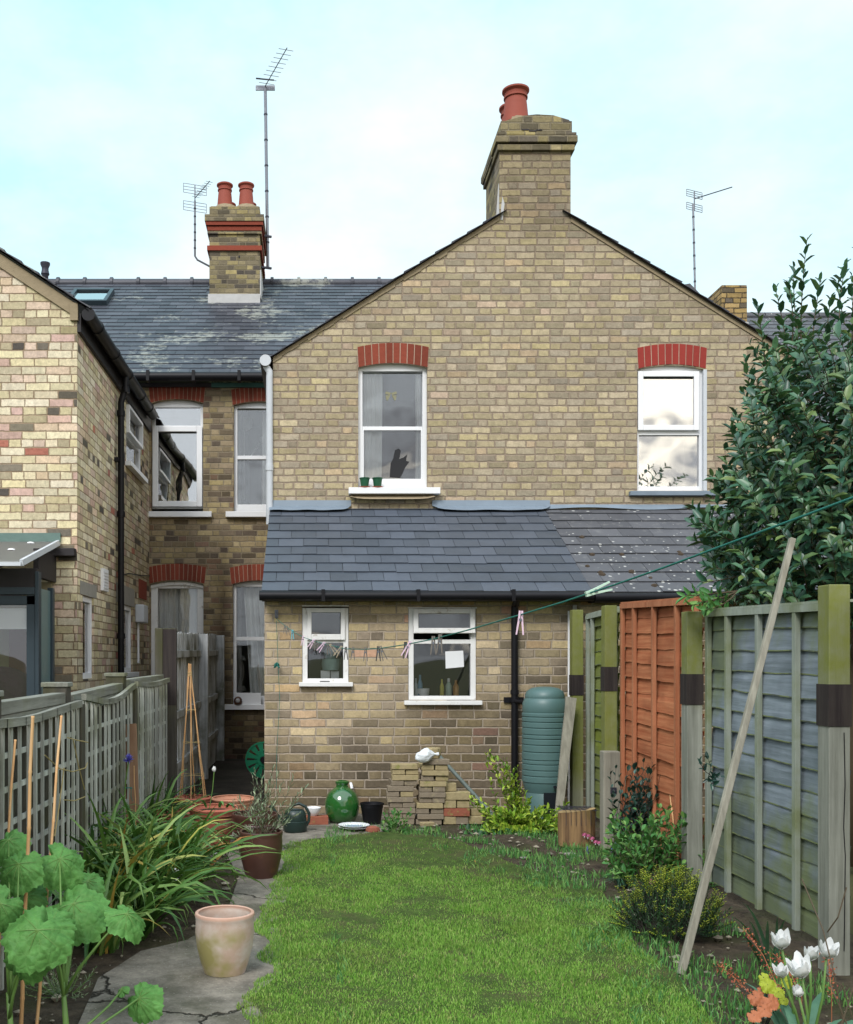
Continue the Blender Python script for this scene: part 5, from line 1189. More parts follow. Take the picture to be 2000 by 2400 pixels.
m = MB(); m.tube([c+V(q) for q in ((-.04, 0, .155), (-.02, 0, .20), (.03, 0, .215), (.08, 0, .19), (.108, 0, .14), (.105, 0, .08), (.085, 0, .045))], .0115, 10); m.build('handle', 'dark_green_plastic', wc, smooth='auto')
# bricks: single, stacks
for n_, c_ in (('brick_yellow', sr(172, 157, 120, .85)), ('brick_grey', sr(142, 130, 112, .85)), ('brick_reddish', sr(160, 98, 78, .8))):
    simple(n_, c_, .95, .25, 26, bmp=.006, spec=.15, col2=sr(176, 164, 132, .8) if n_ == 'brick_grey' else sr(148, 146, 88, .8), col2_amt=.1, col2_scale=16)
def brick(x, y, z, l, w, h, rz, mat, label, group='loose bricks stacked against the wall', tilt=0):
    m = MB(); n = 5
    for k in range(1):
        m.box(-l/2, l/2, -w/2, w/2, 0, h)
    m.v = [(a+.002*MN.noise(V((a*30+x*9, b*30, c*30+z*50))), b+.002*MN.noise(V((a*30, b*30+y*9, c*30))), c+.0015*MN.noise(V((a*40, b*9, x*33+z*20)))) for a, b, c in m.v]
    o = m.build('brick', mat, None, bev=.004); o.location = (x, y, z); o.rotation_euler = (0, tilt, rz); return tag(o, label, 'brick', group)
ords = ['top', 'second', 'third', 'fourth', 'fifth', 'sixth', 'seventh', 'eighth', 'ninth', 'tenth', 'eleventh', 'twelfth']
def brickstack(x0, Yf, rows, h, name, lean, start, redrow=None):
    for r in range(rows):
        o = rows-1-r; z = .004+r*h; off = lean(r); g = r/rows; j = U(-.006, .006)
        mat = 'brick_yellow' if random.random() < (.9 if o < 4 else .12) else 'brick_grey'
        cn = {'brick_yellow': 'yellowish', 'brick_grey': 'grey-brown', 'brick_reddish': 'reddish'}
        if redrow == r: mat = 'brick_reddish'
        if (r+start) % 2 == 0: brick(x0+off+j, Yf+.05, z, .212, .102, h-.003, U(-.03, .03), mat, f'{cn[mat]} brick lying lengthwise in the {ords[o]} course of the {name} brick stack')
        else:
            for q, sd_ in ((-.054, 'left'), (.054, 'right')):
                mt = mat if random.random() < .7 else 'brick_grey'
                brick(x0+off+q+U(-.003, .003), Yf+.106+U(0, .012), z, .101, .205, h-.003+U(-.002, 0), U(-.05, .05), mt, f'{cn[mt]} brick end on the {sd_} of the {ords[o]} course of the {name} brick stack')
s_st = F/8.42
brickstack(X_(945, 8.42), 8.42, 11, .0445, 'left', lambda r: .012*sin(r*.9)+(.022 if r > 6 else 0)-.012, 0)
brickstack(X_(1012, 8.40), 8.40, 12, .0440, 'middle', lambda r: (r-4)*.0052+.008*sin(r*1.7), 1)
brickstack(X_(1069, 8.42), 8.42, 4, .066, 'low right', lambda r: .004*r, 1, redrow=1)
brick(X_(1057, 8.42), 8.5, .004+4*.066, .09, .10, .065, .1, 'brick_yellow', 'mossy half brick on top of the low right brick stack')
brick(X_(1113, 8.42), 8.50, .004, .15, .1, .062, -.15, 'brick_yellow', 'mossy brick on the ground right of the brick stacks')
brick(X_(1119, 8.42), 8.54, .067, .11, .1, .055, .3, 'brick_yellow', 'broken pale brick lying on the mossy brick beside the pipe')
zt4 = .004+12*.044
m = MB(); m.lathe([(.055, 0), (.062, .03), (.058, .075), (.05, .085), (.02, .086)], (0, 0, 0), 7, wob=.12); o = m.build('rubble_block', 'brick_yellow', None); o.location = (X_(1016, 8.5), 8.52, zt4); tag(o, 'pale lump of broken masonry on top of the middle brick stack', 'rubble')
brick(X_(1000, 8.42), 8.38, .0, .10, .07, .03, .4, 'brick_yellow', 'yellow brick fragment on the ground before the middle stack')
# plastic bag
simple('bag_plastic', (.72, .76, .78), .35, .1, 30, spec=.5, bmp=.006); bm = bmesh.new(); bmesh.ops.create_icosphere(bm, subdivisions=4, radius=1)
for v in bm.verts:
    x = v.co.x; k = 1 if x < .1 else max(.22, 1-1.5*(x-.1)); k = k if x < .75 else .22+(x-.75)*2.2
    n_ = MN.noise(v.co*2.3)*.22+MN.noise(v.co*6)*.08
    v.co = V((x*.095*(1+n_*.5), v.co.y*.045*k*(1+n_), v.co.z*.055*k*(1+n_)-.02*max(0, -x)+.01*max(0, x)))
me = bpy.data.meshes.new('plastic_bag'); bm.to_mesh(me); bm.free(); o = bpy.data.objects.new('plastic_bag', me); C.objects.link(o); me.materials.append(M['bag_plastic']); me.polygons.foreach_set('use_smooth', [True]*len(me.polygons))
o.location = (X_(1001, 8.4), 8.385, zt4+.035); tag(o, 'crumpled white plastic bag on top of the middle brick stack', 'plastic bag')
# pipe
simple('pipe_grey', sr(104, 116, 110, .8), .5, .12, 12, bmp=.001); a, b = P(1016, 1757, 8.93), G(1174, 1912); b.y = 8.25; b = V((X_(1176, 8.3), 8.3, .02)); pt = thing('waste_pipe', 'grey plastic pipe leaning diagonally on the wall by the bricks', 'pipe', b)
m = MB(); m.tube([a, b], .017, 16); m.build('pipe', 'pipe_grey', pt, smooth='auto'); d = (b-a).normalized(); m = MB(); m.tube([a-d*.01, a+d*.02], .024, 16); m.tube([a+d*.055, a+d*.085], .023, 16); m.tube([a+d*.02, a+d*.055], .020, 16); m.build('socket', 'pipe_grey', pt, smooth='auto')
# carboy
nt, b_ = new('green_glass'); b_.inputs['Base Color'].default_value = (.012, .085, .016, 1); b_.inputs['Roughness'].default_value = .06; b_.inputs['Specular IOR Level'].default_value = .8; b_.inputs['Coat Weight'].default_value = .6; b_.inputs['Coat Roughness'].default_value = .03
g_ = nd(nt, 'NewGeometry'); n_ = noi(nt, g_.outputs['Position'], 8, 4, .6); L(nt, mixc(nt, n_.outputs[0], (.006, .05, .008), (.03, .15, .03)), b_.inputs['Base Color'])
c = G(802, 1932, .012); c.y += .11; c.x = X_(802, c.y); cb = thing('glass_carboy', 'large round green glass carboy standing by the wall', 'carboy', c)
k_ = 1.0; m = MB(); m.lathe([(.085, 0), (.112, .02), (.134, .07), (.141, .13), (.137, .18), (.115, .235), (.075, .27), (.052, .285), (.048, .30), (.050, .31), (.056, .318), (.056, .332), (.048, .338), (.036, .338), (.034, .28)], c, 48); m.build('bottle', 'green_glass', cb, smooth='auto')
c2 = P(823, 1844, 8.93); t = thing('tap_outlet', 'small white pipe elbow on the wall above the green carboy', 'pipe end', c2); m = MB(); m.tube([c2+V((0, .06, .02)), c2+V((0, -.01, .02)), c2+V((.004, -.03, .005)), c2+V((.006, -.035, -.012))], .013, 12); m.build('elbow', 'white_paint', t, smooth='auto')
# bowl on its brick
c = G(738, 1934, .012); brick(c.x, c.y+.06, .012, .215, .105, .066, .03, 'brick_reddish', 'reddish brick on the concrete carrying a white bowl', None); br_ = bpy.context.view_layer
m = shell([(.025, 0), (.042, .02), (.055, .045), (.060, .066)], .004, V((X_(735, c.y+.06), c.y+.06, .079))); tag(m.build('bowl', 'white_paint', None, smooth='auto', org=(X_(735, c.y+.06), c.y+.06, .079)), 'small white enamel bowl resting on the reddish brick', 'bowl')
# black pot
c = G(872, 1934, .012); c.y += .075; c.x = X_(872, c.y); m = shell([(.068, 0), (.088, .125), (.090, .128), (.093, .155), (.098, .158), (.099, .165)], .005, c); bp = thing('plant_pot', 'black plastic plant pot between the carboy and the bricks', 'plant pot', c); m.build('pot', 'black_plastic', bp, smooth='auto')
# plates
simple('plate_blue', sr(150, 170, 196, .85), .3, .15, 18, spec=.5, bmp=0)
for i, lab in enumerate(('lower white plate of the pair lying before the carboy', 'upper blue-centred plate of the pair lying before the carboy')):
    c = G(830, 1944, .012); c.z = .014+i*.016; pl = thing('plate', lab, 'plate', c); m = MB(); m.lathe([(.065, 0), (.075, .004), (.118, .017), (.122, .020), (.117, .0205), (.08, .008), (.076, .006)], c, 40); m.build('dish', 'white_paint', pl, smooth='auto')
    m = MB(); m.lathe([(.076, .0065), (.06, .0062), (.001, .006)], c, 30); m.build('centre', 'plate_blue', pl)
c = G(874, 1953); m = MB(); m.lathe([(.05, 0), (.055, .02), (.045, .045), (.02, .055)], c, 7, wob=.15); tag(m.build('stone', 'brick_reddish', None, org=c), 'lump of reddish stone at the lawn edge by the plates', 'stone')
for px, py, r, lab in ((985, 1947, .022, 'pale blue-grey stone chip in front of the brick stacks'), (1337, 2004, .030, 'flat grey stone on the soil below the stump'), (1228, 2012, .018, 'pinkish stone on the bare soil')):
    c = G(px, py); m = MB(); m.lathe([(r, 0), (r*1.05, r*.3), (r*.6, r*.55), (r*.1, r*.6)], c, 7, sx=1.3, wob=.18); tag(m.build('stone', 'stone', None, org=c), lab, 'stone')
# water butt
simple('butt_green', sr(86, 116, 114, .88), .42, .06, 12, spec=.45, bmp=.001); simple('butt_black', sr(26, 32, 38, .8), .45, .1, 12, bmp=.001)
c = V((X_(1277.5, 8.70), 8.70, .0)); wb = thing('water_butt', 'ribbed green plastic water butt beside the downpipe', 'water butt', c)
m = MB(); m.lathe([(.150, 0), (.165, .02), (.158, .30), (.150, .31)], c, 40); st_ = m.build('stand', 'butt_green', wb, smooth='auto'); m = MB(); m.box(c.x-.045, c.x+.09, c.y-.170, c.y-.10, 0, .245); m.build('recess', 'butt_black', st_)
zs_ = lambda y: Z_(y, 8.52); pr = [(.155, .22), (.172, .27)]
bands = [1838, 1822, 1808, 1794, 1784, 1765, 1748, 1734, 1724, 1708, 1694, 1682, 1672]
pr += [(.180, zs_(1842))]
for i, y in enumerate(bands[:-1]):
    za, zb = zs_(y), zs_(bands[i+1]); pr += [(.181, za), (.189, za+.006), (.189, zb-.008), (.181, zb-.001)]
pr += [(.186, zs_(1668)), (.183, zs_(1650)), (.168, zs_(1640)), (.158, zs_(1637)), (.158, zs_(1634))]
m = MB(); m.lathe(pr, c, 56); m.build('barrel', 'butt_green', wb, smooth='auto')
m = MB(); m.lathe([(.162, zs_(1637)), (.163, zs_(1633)), (.15, zs_(1622)), (.11, zs_(1614)), (.05, zs_(1611)), (.001, zs_(1610.5))], c, 40); m.build('lid', 'butt_green', wb, smooth='auto')
m = MB(); q = P(1301, 1845, 8.51); m.lathe([(.014, 0), (.014, .015)], (0, 0, 0), 12); m.v = [(q.x+a, q.y+.0-c_, q.z+b) for a, b, c_ in m.v]; m.build('tap_boss', 'butt_black', wb)
m = MB(); m.tube([P(1204, 1643, 8.94), P(1222, 1645, 8.86), P(1236, 1648, 8.78)], .016, 10); tag(m.build('filler_hose', 'black_plastic', None, smooth='auto', org=P(1204, 1643, 8.94)), 'short black hose joining the downpipe to the water butt', 'hose')
# hose reel in the passage
simple('reel_green', sr(20, 118, 84, .9), .45, .1, 10); c = P(618, 1781, 11.4); hr = thing('hose_reel', 'green hose reel half hidden behind the outhouse corner', 'hose reel', c)
m = MB()
for i in range(12):
    a0, a1 = 2*pi*i/12+.03, 2*pi*(i+.75)/12; ps = [(r*cos(a), r*sin(a)) for r, a in ((.05, a0), (.185, a0), (.195, (a0+a1)/2), (.185, a1), (.05, a1))]
    m.poly([(c.x+x, c.y-.004*(i % 2), c.z+y) for x, y in ps])
for r0, r1 in ((.183, .20), (.04, .07)):
    for i in range(36):
        a, b = 2*pi*i/36, 2*pi*(i+1)/36; m.poly([(c.x+r*cos(q), c.y-.008, c.z+r*sin(q)) for r, q in ((r0, a), (r1, a), (r1, b), (r0, b))])
m.build('wheel', 'reel_green', hr); m = MB(); m.lathe([(.10, 0), (.10, .2)], (0, 0, 0), 20); m.v = [(c.x+a, c.y+.01+z, c.z+b) for a, b, z in m.v]; m.build('drum', 'reel_green', hr, smooth='auto')
m = MB(); m.lathe([(.035, 0), (.035, .03)], (0, 0, 0), 12); m.v = [(c.x+a, c.y-.03+z, c.z+b) for a, b, z in m.v]; m.build('hub', 'black_plastic', hr); m = MB(); m.tube([c+V((.02, .04, .27)), c+V((.02, .04, 0)), c+V((.05, .04, -.22))], .010, 8); m.build('stand', 'metal_dark', hr, smooth='auto')
# stump with wire mesh
c = G(1362, 1988); c.y += .12; st = thing('tree_stump', 'square-cut log stump with wire mesh over its top', 'stump', c); m = MB(); n = 24; pr = []
k = len(m.v)
for z in (0, .06, .14, .22, .25):
    for i in range(n): a = 2*pi*i/n; r = .128*(1+.10*abs(sin(2*a+.4)))*(1+.05*MN.noise(V((cos(a)*3, sin(a)*3, z*4)))); m.v.append((c.x+r*cos(a), c.y+r*sin(a)*.9, z+(.02*cos(a+.5) if z > .2 else 0)))
for j in range(4):
    for i in range(n): a = k+j*n+i; b = k+j*n+(i+1) % n; m.f.append((a, b, b+n, a+n))
m.build('bark', 'log_bark', st); tp = [m.v[k+4*n+i] for i in range(n)]; m = MB(); m.poly([(a, b, z+.001) for a, b, z in tp]); m.build('cut_face', 'log_top', st)
m = MB()
for i in range(-3, 4):
    m.tube([c+V((i*.035, -.125, .16)), c+V((i*.035, -.122, .262+.02*cos(.5)*0)), c+V((i*.035+.01, .12, .262))], .0018, 5); m.tube([c+V((-.125, i*.033, .268)), c+V((.13, i*.033, .262))], .0018, 5)
tag(m.build('wire_mesh', 'metal_dark', None, org=c+V((0, 0, .25))), 'rusty square wire mesh laid over the stump', 'wire mesh')

# ---------------------------------------------------------------- windowsill and window things
for i, px in enumerate((855, 885)):
    c = V((X_(px, YG-.045), YG-.045, zg(1145.5))); t = thing('plant_pot', ('left' if i == 0 else 'right')+' small green pot on the white upper windowsill', 'plant pot', c, 'small green pots on the sill')
    m = shell([(.038, .008), (.048, .09), (.053, .092), (.054, .102)], .004, c); simple('pot_green', sr(28, 92, 62, .8), .5, .1) if 'pot_green' not in M else 0; m.build('pot', 'pot_green', t, smooth='auto'); m = MB(); m.lathe([(.05, 0), (.058, .012), (.054, .012), (.05, .006)], c, 20); m.build('saucer', 'terracotta', t, smooth='auto')
Yi = 9.18
def bottle(x, y0, y1, w, col, lab, name='bottle', cap=None):
    nm = 'c_'+name+str(len(M)); simple(nm, col, .4, .05, 10, bmp=0); s = F/Yi; h = (y0-y1)/s; c = V((X_(x, Yi), Yi, Z_(y0, Yi))); r = w/2/s
    t = thing(name, lab, name, c, 'bottles inside the lean-to window'); m = MB(); m.lathe([(r*.9, 0), (r, .01), (r, h*.6), (r*.5, h*.78), (r*.4, h*.8)], c, 16); m.build('body', nm, t, smooth='auto')
    m = MB(); m.lathe([(r*.45, h*.8), (r*.42, h), (r*.1, h+.001)], c, 12); m.build('cap', cap or nm, t, smooth='auto')
bottle(1036, 1632, 1592, 10, sr(206, 196, 90, .9), 'yellow bottle inside the wider lean-to window'); bottle(1052, 1632, 1590, 14, sr(170, 190, 176, .9), 'pale green bottle inside the wider lean-to window', cap='white_paint')
bottle(1069, 1632, 1594, 14, sr(190, 140, 80, .9), 'orange bottle at the right inside the wider lean-to window'); bottle(985, 1634, 1582, 12, sr(120, 160, 190, .9), 'blue bottle at the left inside the wider lean-to window'); bottle(975, 1634, 1590, 9, sr(200, 210, 216, .9), 'thin white bottle at the far left inside the wider window')
m = shell([(.045, 0), (.055, .03), (.058, .075)], .004, V((X_(992, Yi), Yi+.02, Z_(1634, Yi)))); tag(m.build('cup', 'white_paint', None, smooth='auto', org=V((X_(992, Yi), Yi+.02, Z_(1634, Yi)))), 'white tub beside the blue bottle inside the wider window', 'tub')
m = MB(); T9 = front(9.062); 
k = [P(1044, 1527, 9.045), P(1086, 1525, 9.045), P(1088, 1563, 9.045), P(1045, 1567, 9.045)]; m.poly(k[::-1]); m.poly([p+V((0, .003, 0)) for p in k]); 
for i in range(4): m.poly([k[i], k[(i+1) % 4], k[(i+1) % 4]+V((0, .003, 0)), k[i]+V((0, .003, 0))])
tag(m.build('paper_note', 'white_paint', None, org=k[0]), 'square white paper stuck on the wider lean-to window', 'paper')
simple('pale_cloth', sr(150, 176, 170, .9), .8, .2, 10); c = P(776, 1592, 9.22); t = thing('towel_stack', 'pale folded towels and white box inside the small lean-to window', 'towels', c)
m = MB(); m.lathe([(.075, 0), (.085, .06), (.08, .10)], c+V((0, .02, .08)), 14, wob=.06); m.lathe([(.05, 0), (.07, .05), (.04, .10)], c+V((.0, .02, .18)), 12, wob=.1); m.build('towel', 'pale_cloth', t, smooth='auto'); m = MB(); m.box(c.x-.09, c.x-.01, c.y-.02, c.y+.08, c.z, c.z+.075); m.box(c.x+.0, c.x+.07, c.y-.01, c.y+.08, c.z, c.z+.07); m.build('box', 'white_paint', t)
Yo = 14.7
c = P(572, 846*0+1180, Yo); fl = thing('floor_lamp', 'white uplighter lamp seen inside the upper right rear window', 'lamp', (X_(570, Yo), Yo, 4.0)); q = P(572, 1005, Yo)
m = MB(); m.lathe([(.03, -.03), (.09, 0), (.115, .05), (.11, .13), (.05, .15)], q, 24); m.build('lamp_shade', 'white_paint', fl, smooth='auto'); m = MB(); m.tube([q, V((q.x, q.y, 3.6))], .012, 8); m.build('pole', 'white_paint', fl); m = MB(); m.tube([V((q.x+.05, q.y, q.z-.45)), P(612, 1035, Yo)], .010, 8); m.tube([P(612, 1035, Yo), P(618, 1026, Yo)], [.02, .045], 12); m.build('reading_arm', 'white_paint', fl, smooth='auto')
c = P(558, 1651, 13.95); t = thing('ornament', 'small round brown and white ornament on the low passage sill', 'ornament', c); m = MB(); m.lathe([(.045, 0), (.055, .03), (.05, .07), (.03, .095), (.01, .105)], c, 16, sx=1.05); m.build('body', 'brown_glaze', t, smooth='auto'); m = MB(); m.lathe([(.03, 0), (.034, .03), (.02, .05)], c+V((0, -.03, .03)), 12); m.build('face', 'lead_pale', t, smooth='auto')
# dark reflection painted as a black shape on the gable window; butterfly decoration
simple('dark_reflection', (.012, .012, .014), .7, .1); Yk = YG+.068; q = [(914, 1118), (916, 1085), (922, 1075), (926, 1055), (935, 1051), (940, 1056), (936, 1076), (946, 1072), (955, 1065), (952, 1080), (960, 1082), (950, 1096), (944, 1110), (938, 1120)]
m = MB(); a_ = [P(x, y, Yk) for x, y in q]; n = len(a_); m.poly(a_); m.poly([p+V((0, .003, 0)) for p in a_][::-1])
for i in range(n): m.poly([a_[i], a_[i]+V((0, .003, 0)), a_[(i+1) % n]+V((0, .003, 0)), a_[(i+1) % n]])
tag(m.build('painted_reflection', 'dark_reflection', None, org=a_[0]), 'black jagged painted reflection on the lower pane of the left upper gable window', 'painted reflection')
m = MB(); simple('wing_colour', sr(150, 148, 118, .8), .6, .2, 60)
for s_ in (-1, 1):
    for q in (((0, 0), (12, -4), (14, 2), (3, 5)), ((2, 5), (13, 6), (11, 16), (8, 18), (3, 8))):
        m.poly([P(917+s_*x+0, 921+y, YG+.095) for x, y in (q if s_ > 0 else q[::-1])])
tag(m.build('butterfly_sticker', 'wing_colour', None, org=P(917, 925, YG+.095)), 'faint butterfly decoration in the left upper gable window', 'decoration')

# ---------------------------------------------------------------- clothes line
def rope_at(x, y): Y = 1.177/((x-VX)/F+.165); return P(x, y, Y)
rp_ = [(648, 1450), (668, 1467), (688, 1481), (712, 1494), (745, 1505), (775, 1513), (811, 1521), (850, 1522.5), (890, 1520), (950, 1511), (1016, 1498), (1100, 1476), (1220, 1441), (1320, 1411), (1440, 1371), (1560, 1329), (1700, 1277), (1850, 1222), (2000, 1166), (2200, 1092)]
from bisect import bisect
def rope_y(x):
    i = max(1, min(len(rp_)-1, bisect([p[0] for p in rp_], x))); (a, b), (c, d) = rp_[i-1], rp_[i]; return b+(d-b)*(x-a)/(c-a)
m = MB(); m.tube([rope_at(*p) for p in rp_], .0024, 8); tag(m.build('clothes_line', 'rope_teal', None, smooth='auto', org=rope_at(648, 1450)), 'teal plastic clothes line sagging from the wall hook across the garden', 'clothes line')
c = rope_at(648, 1448); c.y = 8.99; m = MB(); m.tube([c+V((0, .01, .05)), c+V((0, -.03, .05)), c+V((0, -.045, .02)), c+V((0, -.03, -.005))], .006, 8); m.box(c.x-.015, c.x+.015, 8.985, 8.999, c.z-.0, c.z+.07); hk_ = tag(m.build('wall_hook', 'metal_grey', None, org=c, smooth='auto'), 'metal hook high on the outhouse wall holding the line', 'hook')
m = MB(); m.tube([P(648, 1455, 8.93), P(650, 1500, 8.95), P(652, 1555, 8.95), P(656, 1640, 8.97), P(649, 1760, 8.97), P(648, 1850, 8.97)], .0022, 6); q = P(649, 1559, 8.94)
m.tube([q+V((.022*cos(i*1.9), .012*sin(i*1.3), .022*sin(i*2.3))) for i in range(16)], .006, 6); tag(m.build('line_tail', 'rope_teal', None, org=q), 'knotted tail of teal line hanging down the outhouse wall', 'cord')
pegc = {'grey': ('peg_grey', sr(120, 114, 106, .8)), 'dark': ('peg_dark', sr(72, 70, 68, .8)), 'pink': ('peg_pink', sr(226, 196, 214, .9)), 'teal': ('peg_teal', sr(110, 180, 190, .9)), 'green': ('peg_green', sr(190, 218, 196, .9)), 'tan': ('peg_tan', sr(168, 154, 130, .85))}
for k_, (n_, c_) in pegc.items(): simple(n_, c_, .5, .1, 60, bmp=0)
proto = {}
def make_peg(k_):
    t = thing('clothes_peg', 'peg', 'clothes peg', (0, 0, 0), 'pegs left on the clothes line'); mt = pegc[k_][0]
    for s in (-1, 1): m = MB(); m.bar((s*.0035, 0, .012), (s*.0045, 0, -.012), .006, .009, up=V((0, 1, 0))); m.bar((s*.0045, 0, -.012), (s*.0105, 0, -.062), .006, .009, up=V((0, 1, 0)), w2=.0045); m.build('prong', mt, t)
    m = MB(); m.tube([(0, -.007, -.016), (0, .007, -.016)], .005, 8); m.build('spring', 'metal_grey', t); return t
names = {'grey': 'grey', 'dark': 'dark', 'pink': 'pink-white', 'teal': 'pale blue', 'green': 'pale green', 'tan': 'light brown'}
pegs = [(668, 'grey', 0, 'first and smallest grey peg on the line, nearest the wall hook'), (674, 'grey', -.1, 'second small grey peg near the wall hook'), (686, 'teal', 0, 'pale blue peg near the wall end of the clothes line'), (711, 'pink', .1, 'pinkish peg just left of the small window'),
        (735, 'pink', .6, 'tilted white and pink peg over the left part of the small window'), (741, 'grey', 0, 'grey peg hanging straight over the small window bar'), (759, 'pink', .65, 'tilted pink peg over the middle of the small window'), (769, 'grey', -.1, 'grey peg left of the light brown pair over the small window'),
        (776, 'tan', -.65, 'light brown peg tilting right over the small window'), (799, 'tan', .6, 'light brown peg tilting left over the small window'), (811, 'dark', 0, 'dark peg against the right frame of the small window'), (828, 'grey', .05, 'first grey peg on the line right of the small window'), (857, 'grey', 0, 'grey peg midway between the two lean-to windows'),
        (887, 'dark', 0, 'dark peg of the close pair between the two windows'), (893, 'grey', -.35, 'grey tilted peg of the close pair between the two windows'), (951, 'dark', 0, 'dark peg at the left edge of the wider window'), (960, 'pink', .45, 'pale tilted peg at the left edge of the wider window'), (1016, 'grey', 0, 'left one of two grey pegs before the wider window'),
        (1032, 'grey', .05, 'right one of two grey pegs before the wider window'), (1221, 'pink', .05, 'large pink and green peg in front of the black downpipe'), (1383, 'green', 2.05, 'pale green peg lying along the line in front of the slates')]
for x, k_, tilt, lab in pegs:
    if k_ not in proto: proto[k_] = make_peg(k_); t = proto[k_]; t['label'] = lab
    else: t = dup(proto[k_], (0, 0, 0), label=lab)
    t.location = rope_at(x, rope_y(x)); t.rotation_euler = (0, tilt if k_ != 'green' else -1.9, U(-.3, .3) if k_ not in ('green',) else .2)
# ---------------------------------------------------------------- plants
GA = 2.39996
def shoot(lm, sm, p0, p1, n, Ln, W, start=.2, bend=.15, r=.004, spread=1.0, droop=.15, up=.25, rg=random, wide=.45):
    p0, p1 = V(p0), V(p1); d = p1-p0; l = d.length
    mid = (p0+p1)/2+V((rg.uniform(-1, 1), rg.uniform(-1, 1), rg.uniform(-1, .2)))*bend*l
    pt = lambda t: p0*(1-t)**2+mid*2*t*(1-t)+p1*t*t
    if sm is not None: sm.tube([pt(i/4) for i in range(5)], [r*(1-.65*i/4) for i in range(5)], 5, False)
    a0 = rg.uniform(0, 6)
    for i in range(n):
        t = start+(1-start)*(i+rg.random()*.5)/n; t = min(1, t); p = pt(t); tg = (pt(min(1, t+.05))-pt(max(0, t-.05))).normalized()
        x = tg.cross(V((0, 0, 1))) if abs(tg.z) < .95 else V((1, 0, 0)); x.normalize(); y = tg.cross(x); a = a0+i*GA
        rad = x*cos(a)+y*sin(a); k = spread*(1.15-.75*t); dd = (tg*.55+rad*k+V((0, 0, up))).normalized(); s = rg.uniform(.55, 1.2)*(1-.3*(t > .93))
        lm.leaf(p, dd, tg*.8+V((rg.uniform(-.3, .3), rg.uniform(-.3, .3), .4)), Ln*s, W*s, droop=droop*rg.uniform(.3, 1.6), wide=wide)
def plant(name, label, cat, org, group=None): return thing(name, label, cat, org, group)
# bay tree beyond the right fence
bt = plant('bay_tree', 'large dark bay tree leaning over the right fence', 'tree', (3.4, 6.7, 0)); rg = random.Random(21)
dense = [(1752, 800), (1760, 905), (1705, 1000), (1668, 1120), (1632, 1195), (1650, 1310), (1690, 1395), (1900, 1395), (2300, 1395), (2300, 700), (2080, 715), (1990, 735), (1880, 750), (1800, 770)]
lm, sm = MB(), MB(); cnt = 0
while cnt < 790:
    x, y = rg.uniform(1600, 2300), rg.uniform(690, 1400)
    if not inpoly(x, y, dense): continue
    Y = rg.uniform(5.7, 7.6)+(.2 if y < 900 else 0); p1 = P(x, y, Y)
    if p1.x < 2.42: p1 = P(x, y, F*2.45/(x-VX)); 
    if p1.y > 8.3: continue
    core = V((3.6+.15*sin(cnt), 6.8, max(1.2, p1.z-.5))); d = (core-p1); p0 = p1+d.normalized()*min(d.length, rg.uniform(.28, .45))+V((0, 0, -.14))
    shoot(lm, sm, p0, p1, 12, .104, .054, .15, .2, .0035, 1.15, .22, .0, rg); cnt += 1
for x, y, x0, y0, Y, n in ((1893, 556, 1878, 800, 6.6, 20), (1862, 620, 1872, 790, 6.7, 14), (1817, 672, 1850, 840, 6.8, 16), (1845, 655, 1858, 800, 6.5, 12), (1925, 650, 1905, 800, 6.6, 16), (1985, 612, 1970, 790, 6.3, 18), (1997, 640, 2000, 800, 6.6, 14), (1773, 712, 1795, 860, 6.9, 16), (1950, 690, 1940, 800, 6.6, 12), (1960, 655, 1980, 760, 6.9, 10),
                           (1747, 838, 1780, 960, 6.9, 14), (1740, 915, 1775, 1010, 6.9, 12), (1722, 962, 1765, 1120, 6.7, 18), (1700, 1075, 1735, 1220, 6.4, 14), (1668, 1112, 1725, 1200, 6.4, 12), (1620, 1190, 1720, 1250, 6.2, 16), (1640, 1215, 1720, 1270, 6.1, 14), (1632, 1230, 1740, 1300, 6.3, 12), (1655, 1330, 1760, 1340, 6.2, 14), (2030, 560, 2020, 780, 6.5, 18), (2090, 600, 2080, 780, 6.5, 16)):
    for k in range(2 if y > 780 else 1): shoot(lm, sm, P(x0+k*8, y0, Y), P(x+k*rg.uniform(-18, 18), y+k*35, Y+rg.uniform(-.1, .1)), n, .090, .042, .12, .08, .0045, .95, .16, .2, rg)
cr = lm.build('crown', 'bay_leaf', bt, smooth=True); sm.build('twigs', 'stem_brown', cr)
lm = MB(); sm = MB()
for k in range(7): shoot(lm, sm, P(1730, 1385, 6.0), P(1598+k*9, 1392+k*8+rg.uniform(-14, 18), 5.95-k*.02), 8, .085, .036, .35, .12, .005, .9, .2, .1, rg)
lm.build('low_branch', 'mid_green_leaf', bt, smooth=True); sm.build('branch', 'stem_brown', bt)
m = MB(); m.tube([(3.5, 6.8, 0), (3.45, 6.75, 1.2), (3.55, 6.8, 2.3), (3.5, 6.8, 2.95)], [.08, .065, .04, .008], 10)
for i in range(16):
    a = i*GA; z = 1.0+i*.11; m.tube([(3.5, 6.8, z), (3.5+.3*cos(a), 6.8+.3*sin(a), z+.3), (3.5+.62*cos(a), 6.8+.5*sin(a), z+.6)], [.03, .02, .008], 6)
m.build('trunk', 'stem_brown', bt, smooth=True)

